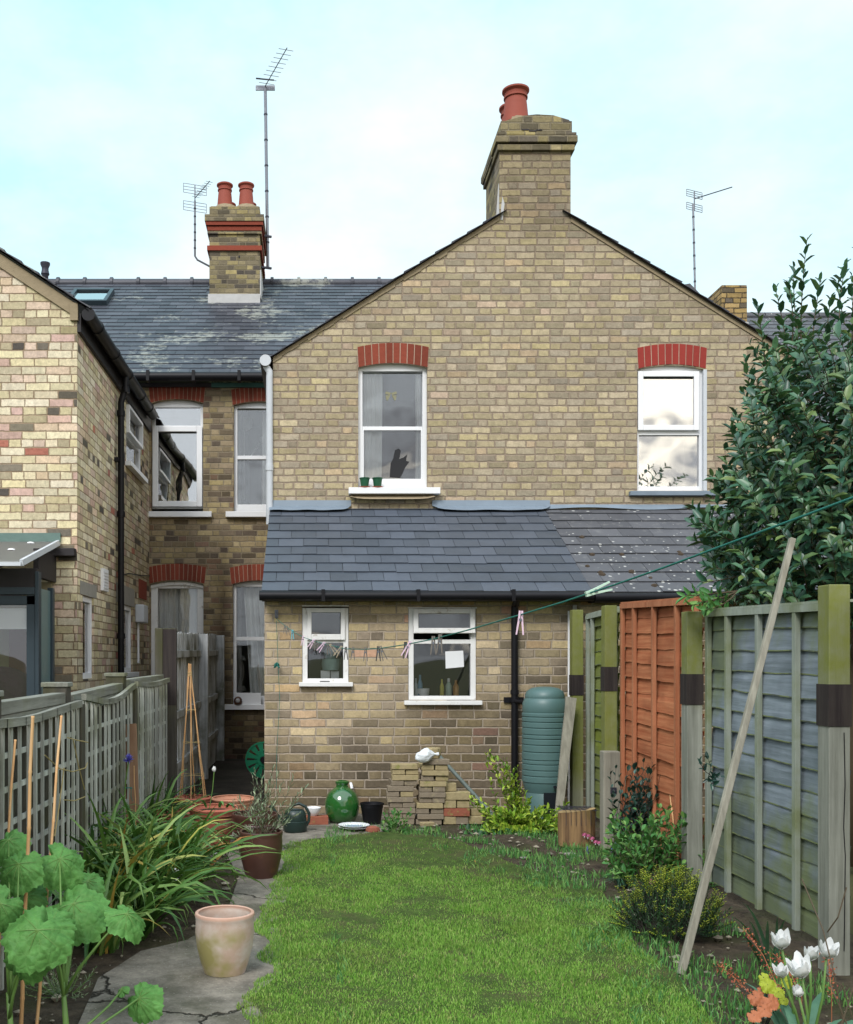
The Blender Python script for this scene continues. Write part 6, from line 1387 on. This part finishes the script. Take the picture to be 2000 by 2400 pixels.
# strap leaf clumps on the left
rg = random.Random(5)
def strapclump(lab, spots, n, Lr, w, group, bias=(.35, -.1), el=(.75, 1.45), arch=(.7, 1.9)):
    c = V((sum(p[0] for p in spots)/len(spots), sum(p[1] for p in spots)/len(spots), 0)); t = plant('strap_leaf_plant', lab, 'plant', c, group); m = MB()
    for i in range(n):
        s = rg.choice(spots); a = rg.uniform(0, 2*pi); h = V((cos(a)+bias[0]*1.3, sin(a)+bias[1]*1.3, 0)).normalized(); e = rg.uniform(*el)
        m.strap(V((s[0]+rg.uniform(-.06, .06), s[1]+rg.uniform(-.07, .07), .0)), h*cos(e)+V((0, 0, sin(e))), rg.uniform(*Lr), w*rg.uniform(.7, 1.2), rg.uniform(*arch), 8, rg.uniform(-1.2, 1.2), rg.choice([None, None, .6]))
    m.build('leaves', 'strap_leaf', t, smooth=True); return t
gq = lambda x, y: gp(x, y)
g_ = 'strap-leaved clumps in the left bed'
strapclump('far strap-leaved clump beside the terracotta pots, below the blue flower', [gq(320, 2010), gq(375, 2020), gq(410, 2045)], 120, (.38, .64), .028, g_, (.25, -.35), (.85, 1.5), (.5, 1.6))
strapclump('middle strap-leaved clump with leaves arching over the path', [gq(290, 2080), gq(350, 2090), gq(410, 2115), gq(330, 2150), gq(250, 2130)], 380, (.42, .76), .031, g_, (.28, -.3), (.8, 1.5), (.45, 1.5))
strapclump('near strap-leaved clump behind the big crinkled leaves', [gq(200, 2150), gq(260, 2180), gq(310, 2200), gq(240, 2230), gq(190, 2090), gq(140, 2110)], 260, (.42, .74), .030, g_, (.22, -.3), (.8, 1.5), (.45, 1.5))
t = strapclump('dark strap leaves standing against the trellis', [gq(290, 1985), gq(235, 2040), gq(180, 2100), gq(350, 1975)], 120, (.42, .66), .026, g_, (.15, -.1), (1.1, 1.5), (.4, 1.5))
# withered flower heads
for px, py, Y, lab in ((500, 2010, 5.9, 'withered brown and white flower heads drooping over the path'), (414, 2048, 5.4, 'withered flower head among the strap leaves')):
    c = P(px, py, Y); t = plant('withered_bloom', lab, 'flower', (c.x, c.y, 0), 'withered flowers'); m = MB()
    for i in range(10): m.leaf(c+V((0, 0, rg.uniform(-.02, .02))), V((rg.uniform(-1, 1), rg.uniform(-1, 1), rg.uniform(-1.4, .6))), V((0, 0, 1)), .03, .018)
    m.build('petals', 'white_petal', t); m = MB(); m.tube([c, c+V((-.06, .05, -.08)), V((c.x-.15, c.y+.1, 0))], .002, 5)
    for i in range(5): m.leaf(c, V((rg.uniform(-1, 1), rg.uniform(-1, 1), -1)), V((0, 1, 0)), .03, .012)
    m.build('stem', 'stem_dark', t)
# blue flower
c = P(302, 1772, 6.4); t = plant('blue_flower', 'blue globe flower in front of the trellis plank', 'flower', (c.x, c.y, 0)); m = MB(); q = c-V((0, 0, .03))
for i in range(70):
    a = rg.uniform(0, 2*pi); e = rg.uniform(-.3, 1.5); m.leaf(q, V((cos(a)*cos(e), sin(a)*cos(e), sin(e))), V((0, 0, 1)), rg.uniform(.03, .052), .008, droop=0)
m.build('flower_head', 'blue_petal', t); m = MB(); m.tube([q, q+V((-.02, 0, -.12)), q+V((-.03, 0, -.3)), V((q.x+.01, q.y, 0))], .004, 6); m.build('stem', 'stem_green', t)
c = P(300, 1847, 6.42); m = MB(); m.tube([c+V((.025*cos(a), .012*sin(a), .004*sin(a*3))) for a in range(8)], .003, 5); m.tube([c+V((.02, 0, 0)), c+V((.02, -.01, -.05)), c+V((.03, -.01, -.08))], .002, 5); tag(m.build('garden_tie', 'rope_teal', None, org=c), 'green string tie round the stem below the blue flower', 'string')
# pale tulip in the planter
c = P(502, 1809, cC.y); t = plant('tulip', 'single pale tulip bud on a thin stem in the terracotta planter', 'flower', (cC.x, cC.y, .28))
def tulip_head(m, c, r, h, open_=.3, n=6, tilt=V((0, 0, 1)), rg=rg):
    tilt = tilt.normalized(); x = tilt.cross(V((0, 1, .1))).normalized(); y = tilt.cross(x)
    for i in range(n):
        a = 2*pi*i/n+(.3 if i % 2 else 0); d = x*cos(a)+y*sin(a); tn = tilt.cross(d); k = len(m.v); rr = r*(1 if i % 2 else .88); R_ = 5; op = open_*rg.uniform(.4, 1.7); hh = h*rg.uniform(.85, 1.1)
        for j in range(R_+1):
            u = j/R_; w = rr*1.15*sin(min(1, u*1.15+.12)*pi*.80)**.7*(1-.8*max(0, u-.75)*2.2); out = rr*(sin(min(1, u*1.5)*pi/2)*(1-.25*u)+op*u*u)
            for s in (-1, 0, 1): m.v.append(tuple(c+tilt*(hh*u-.12*hh*(s != 0)*u+(.03*h*sin(i*3+s*2) if j == R_ else 0))+d*(out-(.22*w if s else 0))+tn*(s*w*.62)))
        for j in range(R_):
            for s in (0, 1): a_ = k+3*j+s; m.f.append((a_, a_+1, a_+4, a_+3))
m = MB(); tulip_head(m, c, .018, .040, -.3); m.build('flower_head', 'white_petal', t, smooth=True); m = MB(); m.tube([c, c+V((-.01, 0, -.12)), V((cC.x-.03, cC.y, .28))], .003, 6); m.build('stem', 'stem_green', t)
m = MB()
for q in ((-.05, .3), (.04, .1), (.09, -.1)): m.strap(V((cC.x+q[0], cC.y, .29)), V((q[0]*4, q[1]-.6, .9)), .16, .028, 1.6, 6)
m.build('leaves', 'mid_green_leaf', t, smooth=True)
# spindly shrubs in the brown pots
def spindly(name, lab, c, z0, tips, mat, n, Ln, W, smat='stem_brown', base=.05, cat='plant'):
    t = plant(name, lab, cat, (c.x, c.y, z0)); lm, sm = MB(), MB()
    for x, y in tips:
        p1 = P(x, y, c.y+rg.uniform(-.12, .12)); a = rg.uniform(0, 6); p0 = V((c.x+base*cos(a), c.y+base*sin(a), z0)); shoot(lm, sm, p0, p1, n, Ln, W, .35, .12, .0026, .8, .1, .3, rg)
    o = sm.build('stems', smat, t); lm.build('leaves', mat, t, smooth=True); return t
tips = [(595, 1800), (590, 1812), (612, 1818), (636, 1815), (655, 1808), (690, 1810), (720, 1838), (700, 1860), (540, 1885), (625, 1860), (660, 1850), (640, 1880), (672, 1900), (610, 1890), (590, 1905), (560, 1870), (680, 1925), (650, 1930), (705, 1905), (575, 1940), (545, 1960), (628, 1840), (665, 1830), (642, 1790), (600, 1850), (615, 1920), (690, 1880)]
spindly('olive_shrub', 'spindly grey-leaved shrub growing in the brown glazed pot', cB, .25, tips, 'grey_leaf', 15, .042, .010)
tips2 = [(rg.uniform(545, 650), rg.uniform(1840, 1950)) for i in range(34)]
spindly('lavender', 'fine grey twiggy herb growing in the dark ribbed pot', cG, .24, tips2, 'grey_leaf', 10, .026, .005, base=.09)
tips3 = [(rg.uniform(362, 440), rg.uniform(1850, 1895)) for i in range(22)]
spindly('chives', 'fine green tufts growing in the low terracotta pot', cD, .17, tips3, 'dark_green_leaf', 7, .05, .006, 'stem_green', base=.08)
tips4 = [(rg.uniform(430, 490), rg.uniform(1800, 1880)) for i in range(12)]
spindly('climber_seedling', 'thin young climber at the foot of the cane wigwam', cE, .19, tips4, 'mid_green_leaf', 4, .03, .012, base=.08)

# big crinkled leaves, front left
def bigleaf(m, c, nrm, tip, Rr, cup=.15, seed=0):
    c = V(c); z = V(nrm).normalized(); x = (V(tip)-z*V(tip).dot(z)).normalized(); y = z.cross(x); nr, ns = 10, 90; k = len(m.v); m.v.append(tuple(c))
    for i in range(1, nr+1):
        q = i/nr
        for j in range(ns):
            a = 2*pi*j/ns; lobe = 1-.20*abs(sin(a*2.5+pi/2*0))**1.2 if True else 1; lobe = .86+.14*abs(cos(a*2.5))**.8
            notch = 1-.55*math.exp(-((abs(a-pi))/.22)**2); tooth = 1+.04*sin(a*21+seed)+.03*sin(a*34)
            r = Rr*q*(1+(lobe*notch*tooth-1)*q**.8)*(1.0+.12*cos(a))
            h = Rr*(-cup*q*q*1.3*(1+.5*cos(a+seed))-.07*q*abs(cos(a*2.5))**8+.07*q*q*sin(a*3+seed)+.035*q**3*sin(a*9+seed*2)+.20*q*MN.noise(V((q*2.4*cos(a), q*2.4*sin(a), seed)))+.03*MN.noise(V((q*7*cos(a), q*7*sin(a), seed)))+.008*MN.noise(V((q*16*cos(a), q*16*sin(a), seed))))
            m.v.append(tuple(c+x*r*cos(a)+y*r*sin(a)+z*h))
    for j in range(ns): m.f.append((k, k+1+j, k+1+(j+1) % ns))
    for i in range(nr-1):
        for j in range(ns): a = k+1+i*ns+j; b = k+1+i*ns+(j+1) % ns; m.f.append((a, a+ns, b+ns, b))
def crinkled(lab, base, leaves, group='big crinkled-leaf plants'):
    base = V(base); t = plant('hollyhock', lab, 'plant', base, group)
    m = MB(); m.tube([base, base+V((.008, .005, .12)), base+V((-.004, 0, .29 if len(leaves) > 3 else .06))], [.014, .011, .007], 10); m.build('main_stem', 'stem_green', t, smooth=True)
    for i, (x, y, Y, r, nrm, tip) in enumerate(leaves):
        s = F/Y; c = P(x, y, Y); m = MB(); bigleaf(m, c, nrm, tip, r/s*U(.88, 1.12), .40, i*1.7); lf = m.build('leaf', 'big_leaf', t, smooth=True)
        m = MB(); a = c-V(tip).normalized()*.0; j_ = base+V((0, 0, min(c.z*.55, .30))); pts = [c, c.lerp(j_, .35)+V((0, 0, .012))-V(nrm)*.02, c.lerp(j_, .75)+V((0, 0, .0)), j_-V((0, 0, .03))]; m.tube(pts, [.0026, .0036, .005, .006], 8); m.build('stalk', 'stem_green', t, smooth=True)
        # raised pale veins
        z = V(nrm).normalized(); xx = (V(tip)-z*V(tip).dot(z)).normalized(); yy = z.cross(xx); m = MB(); Rr = r/s
        for a_ in (0, .62, -.62, 1.25, -1.25, 2.0, -2.0):
            d = xx*cos(a_)+yy*sin(a_); m.tube([c+z*.0015, c+d*Rr*.3+z*(.0012-Rr*.035), c+d*Rr*.62+z*(.0008-Rr*.15)], [.0018, .0012, .0005], 4, False)
        m.build('vein', 'stem_green', lf)
crinkled('big crinkled green-leaf plant rising at the front left corner', (X_(22, 3.25), 3.25, 0), [(44, 2025, 3.5, 62, (-.1, -.75, .65), (-.2, -.5, -.6)), (20, 1968, 3.6, 50, (.1, -.6, .8), (.4, -.3, -.2)), (88, 2180, 3.1, 84, (.05, -.85, .5), (-.3, -.4, -.8)), (2, 2118, 3.2, 50, (.2, -.8, .5), (-.5, -.3, -.6)), (56, 2240, 3.15, 60, (-.1, -.9, .2), (.1, -.3, -1)), (60, 2100, 3.6, 45, (.1, -.7, .7), (.8, -.3, -.2))])
crinkled('big crinkled-leaf plant spreading towards the strap leaves', (X_(150, 3.35), 3.35, 0), [(140, 2012, 3.6, 60, (.25, -.7, .7), (.9, -.3, -.45)), (172, 2118, 3.5, 78, (.15, -.6, .8), (.8, -.6, -.35)), (120, 2165, 3.3, 62, (.4, -.75, .5), (.7, -.3, -.5)), (296, 2142, 3.35, 62, (.35, -.55, .75), (.75, -.5, -.6)), (80, 2090, 3.7, 48, (-.2, -.7, .7), (-.8, -.3, -.2)), (205, 2065, 3.8, 46, (.3, -.6, .7), (.8, -.2, -.4))])
crinkled('low crinkled leaf on a long stalk over the path, bottom left', (X_(190, 3.4), 3.3, 0), [(326, 2340, 3.45, 46, (-.35, -.75, .55), (.8, -.3, -.5)), (284, 2322, 3.45, 18, (-.5, -.5, .6), (-.6, -.2, .6))])
# silvery low plant at bottom left
lm, sm = MB(), MB(); c = G(150, 2330)
for i in range(40): a = rg.uniform(0, 6.3); r = rg.uniform(.02, .2); shoot(lm, sm, c+V((r*.3*cos(a), r*.3*sin(a), 0)), c+V((r*cos(a), r*sin(a), rg.uniform(.03, .12))), 9, .022, .005, .1, .1, .0015, 1, .1, .3, rg)
t = plant('silver_plant', 'low silvery fine-leaved plant under the big crinkled leaves', 'plant', c); lm.build('leaves', 'grey_leaf', t); sm.build('stems', 'stem_green', t)

# ---------------------------------------------------------------- right-hand plants
def bushy(name, lab, c, tips, mat, n, Ln, W, smat, cat='shrub', base=.06, start=.25, r=.003, wide=.45, droop=.12, spread=1.0, up=.25):
    t = plant(name, lab, cat, c); lm, sm = MB(), MB()
    for p1 in tips: a = rg.uniform(0, 6.3); shoot(lm, sm, V(c)+V((base*cos(a)*rg.random(), base*sin(a)*rg.random(), 0)), p1, n, Ln, W, start, .16, r, spread, droop, up, rg, wide)
    lm.build('leaves', mat, t, smooth=True); sm.build('stems', smat, t); return t
c = V((X_(1215, 8.15), 8.15, 0)); tp = []
for x, y in ((1150, 1755), (1160, 1768), (1180, 1775), (1195, 1790), (1140, 1765), (1205, 1800), (1200, 1815), (1188, 1830), (1215, 1840), (1230, 1850), (1245, 1870), (1210, 1868), (1225, 1885), (1262, 1895), (1240, 1905), (1270, 1915), (1100, 1870), (1112, 1878), (1128, 1892), (1135, 1905), (1345, 1900), (1330, 1885), (1325, 1915), (1300, 1925), (1310, 1935)): tp += [P(x, y, 8.15+rg.uniform(-.08, .08)), P(x+rg.uniform(-10, 10), y+rg.uniform(-8, 12), 8.15)]
for i in range(190): tp.append(P(rg.uniform(1130, 1335), 1890+rg.uniform(0, 88), rg.uniform(7.95, 8.3)))
for p in tp: p.z = max(.03, p.z)
bushy('euonymus_shrub', 'bright yellow-green shrub spreading at the foot of the water butt', c, tp, 'euonymus_leaf', 13, .050, .027, 'stem_brown', wide=.6, start=.35)
t = bushy('geranium_clump', 'dark green ground plant left of the bright shrub', G(1120, 1972), [P(rg.uniform(1070, 1210), rg.uniform(1932, 1985), rg.uniform(8.0, 8.3)) for i in range(60)], 'dark_green_leaf', 4, .045, .04, 'stem_green', 'plant', .12, .7, .002, .8)
bushy('weed_clump', 'leafy green weed in front of the left brick stack', G(925, 1958), [P(rg.uniform(880, 972), rg.uniform(1893, 1950), rg.uniform(7.9, 8.15)) for i in range(26)], 'mid_green_leaf', 6, .042, .026, 'stem_green', 'weed', .05, .4, .002, .6)
bushy('holly_bush', 'dark holly-like bush against the orange panel', V((2.03, 7.0, 0)), [P(rg.uniform(1475, 1590), rg.uniform(1775, 1935), rg.uniform(6.9, 7.2)) for i in range(90)]+[P(1430, 1800, 7.1), P(1445, 1790, 7.1), P(1450, 1815, 7.1), P(1585, 1785, 7.0), P(1510, 1772, 7.0), P(1520, 1790, 7.), P(1550, 1795, 7.)], 'holly_leaf', 9, .055, .034, 'stem_dark', wide=.6, start=.3)
bushy('fern_leaved_plant', 'fresh green divided-leaf plant in front of the holly-like bush', G(1525, 2085), [P(rg.uniform(1415, 1615), rg.uniform(1885, 2045), rg.uniform(6.0, 6.6)) for i in range(130)], 'mid_green_leaf', 11, .055, .032, 'stem_brown', 'plant', .05, .4, .0025, .7, .1, 1.1, .1)
m = MB(); t = plant('lily_shoots', 'narrow-leaved green shoots beside the leaning pole, by the fence', 'plant', G(1650, 2070))
for px, py in ((1630, 1975), (1650, 2000), (1670, 2010), (1640, 2020)):
    q = P(px, py, 6.1)
    for i in range(12): a = i*GA; m.strap(q-V((0, 0, .05+.015*i)), V((cos(a), sin(a)*.7, .45)), .11, .012, 1.2, 5)
m.build('leaves', 'mid_green_leaf', t, smooth=True); m = MB()
for px, py in ((1630, 1975), (1650, 2000), (1670, 2010), (1640, 2020)): q = P(px, py, 6.1); m.tube([q, V((q.x, q.y, 0))], .004, 6)
m.build('stems', 'stem_green', t)
# hebe with yellow tips
c = V((1.72, 5.02, 0)); t = plant('hebe_shrub', 'rounded dark shrub with yellow-green tips by the pole foot', 'shrub', c); lm, sm, ym = MB(), MB(), MB()
for i in range(330):
    a = rg.uniform(0, 2*pi); e = rg.uniform(.12, 1.45); rr = rg.uniform(.75, 1.08); p1 = c+V((.29*cos(a)*cos(e)*rr, .26*sin(a)*cos(e)*rr, .02+.31*sin(e)*rr)); p0 = c+V((.14*cos(a), .14*sin(a), .02)); shoot(lm, sm, p0, p1, 20, .024, .006, .25, .08, .0018, .9, .02, .3, rg)
    if rg.random() < .75:
        for k in range(12): b = k*GA; ym.leaf(p1-(p1-p0).normalized()*.004*k, V((cos(b), sin(b), .8)), V((0, 0, 1)), .014, .006)
lm.build('leaves', 'hebe_leaf', t); sm.build('stems', 'stem_dark', t); ym.build('tips', 'lime_leaf', t)
# small flowers near the stump
def bleeding(lab, pts, Y):
    c = P(*pts[0], Y); t = plant('bleeding_heart', lab, 'flower', (c.x, c.y, 0), 'pink heart flowers by the stump'); m = MB(); w_ = MB()
    q = [P(x, y, Y) for x, y in pts]; s_ = MB(); s_.tube([V((c.x+.06, c.y+.03, 0)), V((c.x+.02, c.y, c.z*.8)), *[p+V((0, 0, .02)) for p in q]], .0018, 5); s_.build('stem', 'stem_dark', t)
    for p in q:
        m = MB(); w_ = MB()
        for s in (-1, 1): m.leaf(p+V((0, 0, .008)), V((s*.6, 0, -1)), V((0, -1, 0)), .026, .024)
        w_.leaf(p-V((0, 0, .012)), V((0, 0, -1)), V((0, -1, 0)), .016, .009)
        fl_ = m.build('petals', 'pink_petal', t); w_.build('tip', 'white_petal', fl_)
bleeding('pink heart-shaped flowers hanging in front of the stump', [(1370, 1955), (1378, 1958), (1388, 1964), (1396, 1972), (1404, 1974)], 7.35); bleeding('second pink flower spray, right of the short post foot', [(1453, 2002), (1459, 2008), (1465, 2018)], 7.0)
bleeding('pink blossoms above the yellow-tipped shrub', [(1524, 2064), (1530, 2067), (1537, 2066)], 5.6)
for px, py, Y, lab in ((1377, 1992, 7.2, 'blue grape hyacinth in the soil below the stump'), (1362, 1972, 7.6, 'small blue flower at the left foot of the stump'), (1435, 1992, 7.1, 'blue grape hyacinth before the short post'), ):
    c = P(px, py, Y); t = plant('grape_hyacinth', lab, 'flower', (c.x, c.y, 0), 'small blue spring flowers'); m = MB()
    for i in range(40): a = i*GA; z = -.025+.05*i/40; m.leaf(c+V((0, 0, z)), V((cos(a), sin(a), -.3)), V((0, 0, 1)), .011*(1.1-i/60), .008)
    m.build('flower_head', 'blue_petal', t); m = MB(); m.tube([c, V((c.x, c.y, 0))], .0025, 5)
    for k in range(5): m.strap(V((c.x, c.y, 0)), V((cos(k*GA), sin(k*GA), 1.3)), .12, .006, 1.2, 5)
    m.build('stem', 'stem_green', t)
# grassy tufts
for px, py, n, l, mat, lab in ((1470, 2075, 60, .16, 'blue_green_leaf', 'bluish grassy tuft in the soil left of the yellow-tipped shrub'), (1425, 2190, 30, .12, 'strap_leaf', 'bluish grassy tuft at the lawn edge by the pole foot'), (1120, 2030, 20, .10, 'strap_leaf', 'coarse grass tuft on the thin lawn below the bricks'), (1240, 2065, 24, .10, 'strap_leaf', 'coarse grass tuft at the right of the thin lawn')):
    c = G(px, py); t = plant('grass_tuft', lab, 'grass tuft', c); m = MB()
    for i in range(n): a = rg.uniform(0, 6.3); m.strap(c+V((rg.uniform(-.07, .07), rg.uniform(-.06, .06), 0)), V((cos(a), sin(a), rg.uniform(.7, 2))), l*rg.uniform(.6, 1.2), .006, 1.5, 5)
    m.build('leaves', mat, t)
# iris-like leaves before the grey panel
m = MB(); c = G(1800, 2270); t = plant('iris', 'upright blue-green sword leaves between pole and tulips', 'plant', c)
for x, y in ((1715, 2130), (1750, 2095), (1760, 2150), (1745, 2180), (1715, 2170), (1822, 2140), (1838, 2145), (1800, 2150), (1740, 2210)):
    q = c+V((rg.uniform(-.03, .05), rg.uniform(-.05, .1), 0)); p = P(x, y, 4.3); d = (p-q); m.strap(q, d+V((0, 0, .12)), d.length*1.06, .016, .45, 7)
m.build('leaves', 'blue_green_leaf', t, smooth=True)
# heuchera flower sprays (pink)
for lab, pts in (('pink flower spray arching left of the white tulips', [(1770, 2340, 3.9), (1720, 2290, 4.0), (1682, 2260, 4.05)]), ('long pink flower spray rising to the sword leaves', [(1830, 2330, 3.7), (1790, 2240, 3.9), (1742, 2175, 4.1)]), ('pink flower spray behind the tulips', [(1880, 2330, 3.9), (1840, 2260, 4.0), (1812, 2235, 4.1)]), ('pink flower spray against the nearest post', [(1950, 2330, 3.7), (1945, 2270, 3.8), (1938, 2228, 3.9)])):
    q = [P(*p) for p in pts]; t = plant('flower_spray', lab, 'flower', (q[0].x, q[0].y, 0), 'pink heuchera flower sprays'); m = MB(); m.tube([V((q[0].x, q[0].y, 0))]+q, .0014, 5); m.build('stem', 'orange_leaf', t); m = MB()
    for i in range(110):
        u = rg.random(); p = q[0].lerp(q[1], u*2) if u < .5 else q[1].lerp(q[2], u*2-1); m.leaf(p+V((rg.uniform(-.02, .02), rg.uniform(-.015, .015), rg.uniform(-.018, .018))), V((rg.uniform(-1, 1), rg.uniform(-1, 1), rg.uniform(-1, 1))), V((0, 0, 1)), .010, .007)
    m.build('petals', 'orange_leaf', t)
# heucheras: lobed leaves
def lobed(t, spots, mat, base):
    for i, (x, y, Y, r, nrm) in enumerate(spots):
        c = P(x, y, Y); m = MB(); bigleaf(m, c, nrm, (.4, -.8, -.3), r*Y/F, .12, i); o = m.build('leaf', mat, t, smooth=True); m = MB(); m.tube([c, c.lerp(base, .5)+V((0, 0, .02)), base], .002, 5); m.build('stalk', 'stem_dark', t)
b = V((X_(1800, 3.55), 3.6, .02)); t = plant('heuchera', 'yellow-green lobed leaves left of the lowest tulip', 'plant', b); lobed(t, [(1800, 2308, 3.5, 20, (-.1, -.8, .6)), (1845, 2300, 3.5, 16, (.2, -.8, .5)), (1825, 2325, 3.45, 15, (0, -.7, .7)), (1818, 2350, 3.4, 14, (.2, -.8, .5)), (1838, 2345, 3.4, 11, (0, -.8, .5)), (1790, 2290, 3.6, 12, (-.3, -.8, .5))], 'lime_leaf', b)
b = V((X_(1780, 3.4), 3.45, .02)); t = plant('heuchera', 'pink and orange lobed leaves at the lawn corner', 'plant', b); lobed(t, [(1772, 2338, 3.4, 19, (-.2, -.8, .6)), (1808, 2346, 3.35, 20, (.1, -.75, .6)), (1792, 2366, 3.3, 18, (0, -.7, .7)), (1768, 2380, 3.25, 17, (-.1, -.7, .7)), (1785, 2320, 3.5, 10, (.1, -.8, .5))], 'orange_leaf', b)
# tulips
tl = [(1832, 2222, 3.35, 24, .25, 'topmost left white tulip, wide open, standing before the sword leaves'), (1900, 2250, 3.35, 19, .2, 'white tulip touching the left side of the rightmost tulip'), (1938, 2245, 3.3, 24, .3, 'rightmost white tulip, large, in front of the fence post'), (1880, 2290, 3.2, 27, .5, 'largest white tulip, in the middle, tilting left'), (1832, 2290, 3.3, 17, .35, 'small white tulip at the left end of the lower pair'), (1872, 2335, 3.1, 16, -.1, 'lowest white tulip, a half closed bud')]
for i, (x, y, Y, r, op, lab) in enumerate(tl):
    s = F/Y; c = P(x, y, Y); t = plant('tulip', lab, 'flower', (c.x, c.y, 0), 'white tulips at the right corner'); m = MB(); tl_ = V((rg.uniform(-.35, .1), -.25, 1)) if i != 3 else V((-.4, -.2, 1)); tulip_head(m, c, r/s*.95, r/s*1.75, op, 6, tl_); tulip_head(m, c, r/s*.6, r/s*1.6, op*.4, 4, tl_)
    m.build('flower_head', 'white_petal', t, smooth=True); b = V((X_(1890+i*7, Y), Y+.05, 0)); m = MB(); m.tube([c+V((0, 0, .004)), c.lerp(b, .35)+V((.012, 0, 0)), b], [.0035, .004, .005], 7); m.build('stem', 'stem_green', t, smooth=True)
    for k in range(3): m = MB(); a = rg.uniform(0, 6.3); m.strap(b, V((cos(a)*.5, sin(a)*.4-.1, 1)), rg.uniform(.24, .34), .042, .9, 8, rg.uniform(-.5, .5)); m.build('leaf', 'blue_green_leaf', t, smooth=True)
# dry stems at the right edge
t = plant('dry_plant', 'bare dry stems crossing the nearest post at the right edge', 'plant', (X_(1990, 3.2), 3.2, 0)); m = MB()
for q in (((1978, 2400, 3.2), (1955, 2280, 3.2), (1930, 2180, 3.25), (1905, 2120, 3.3), (1880, 2060, 3.35)), ((1940, 2185, 3.25), (1965, 2150, 3.2), (1985, 2080, 3.2)), ((2000, 2390, 3.1), (1975, 2310, 3.1), (1955, 2300, 3.1)), ((1985, 2400, 3.), (1960, 2340, 3.), (1940, 2290, 3.05)), ((1970, 2410, 3.), (1990, 2350, 3.), (2005, 2300, 3.))): m.tube([P(*p) for p in q], .0022, 5)
m.build('stems', 'stem_brown', t)
m = MB(); t = plant('dead_leaf_clump', 'curled straw-coloured dead leaves in the bottom right corner', 'plant', (X_(1985, 3.1), 3.1, 0))
for i in range(26): a = rg.uniform(0, 6.3); m.strap(V((X_(1985, 3.1)+rg.uniform(-.03, .04), 3.1+rg.uniform(-.05, .05), 0)), V((cos(a)*.6, sin(a)*.6, 1.5)), rg.uniform(.18, .32), .009, 2.6, 8, 1.5)
m.build('leaves', 'dry_stem', t)
t = bushy('ivy_sprig', 'little dark sprig growing through the grey fence panel', P(1665, 1815, 5.7), [P(1655, 1770, 5.6), P(1672, 1830, 5.6), P(1690, 1820, 5.55), P(1680, 1845, 5.55), P(1640, 1778, 5.6)], 'holly_leaf', 6, .045, .02, 'stem_dark', 'plant', .01, .3, .002)
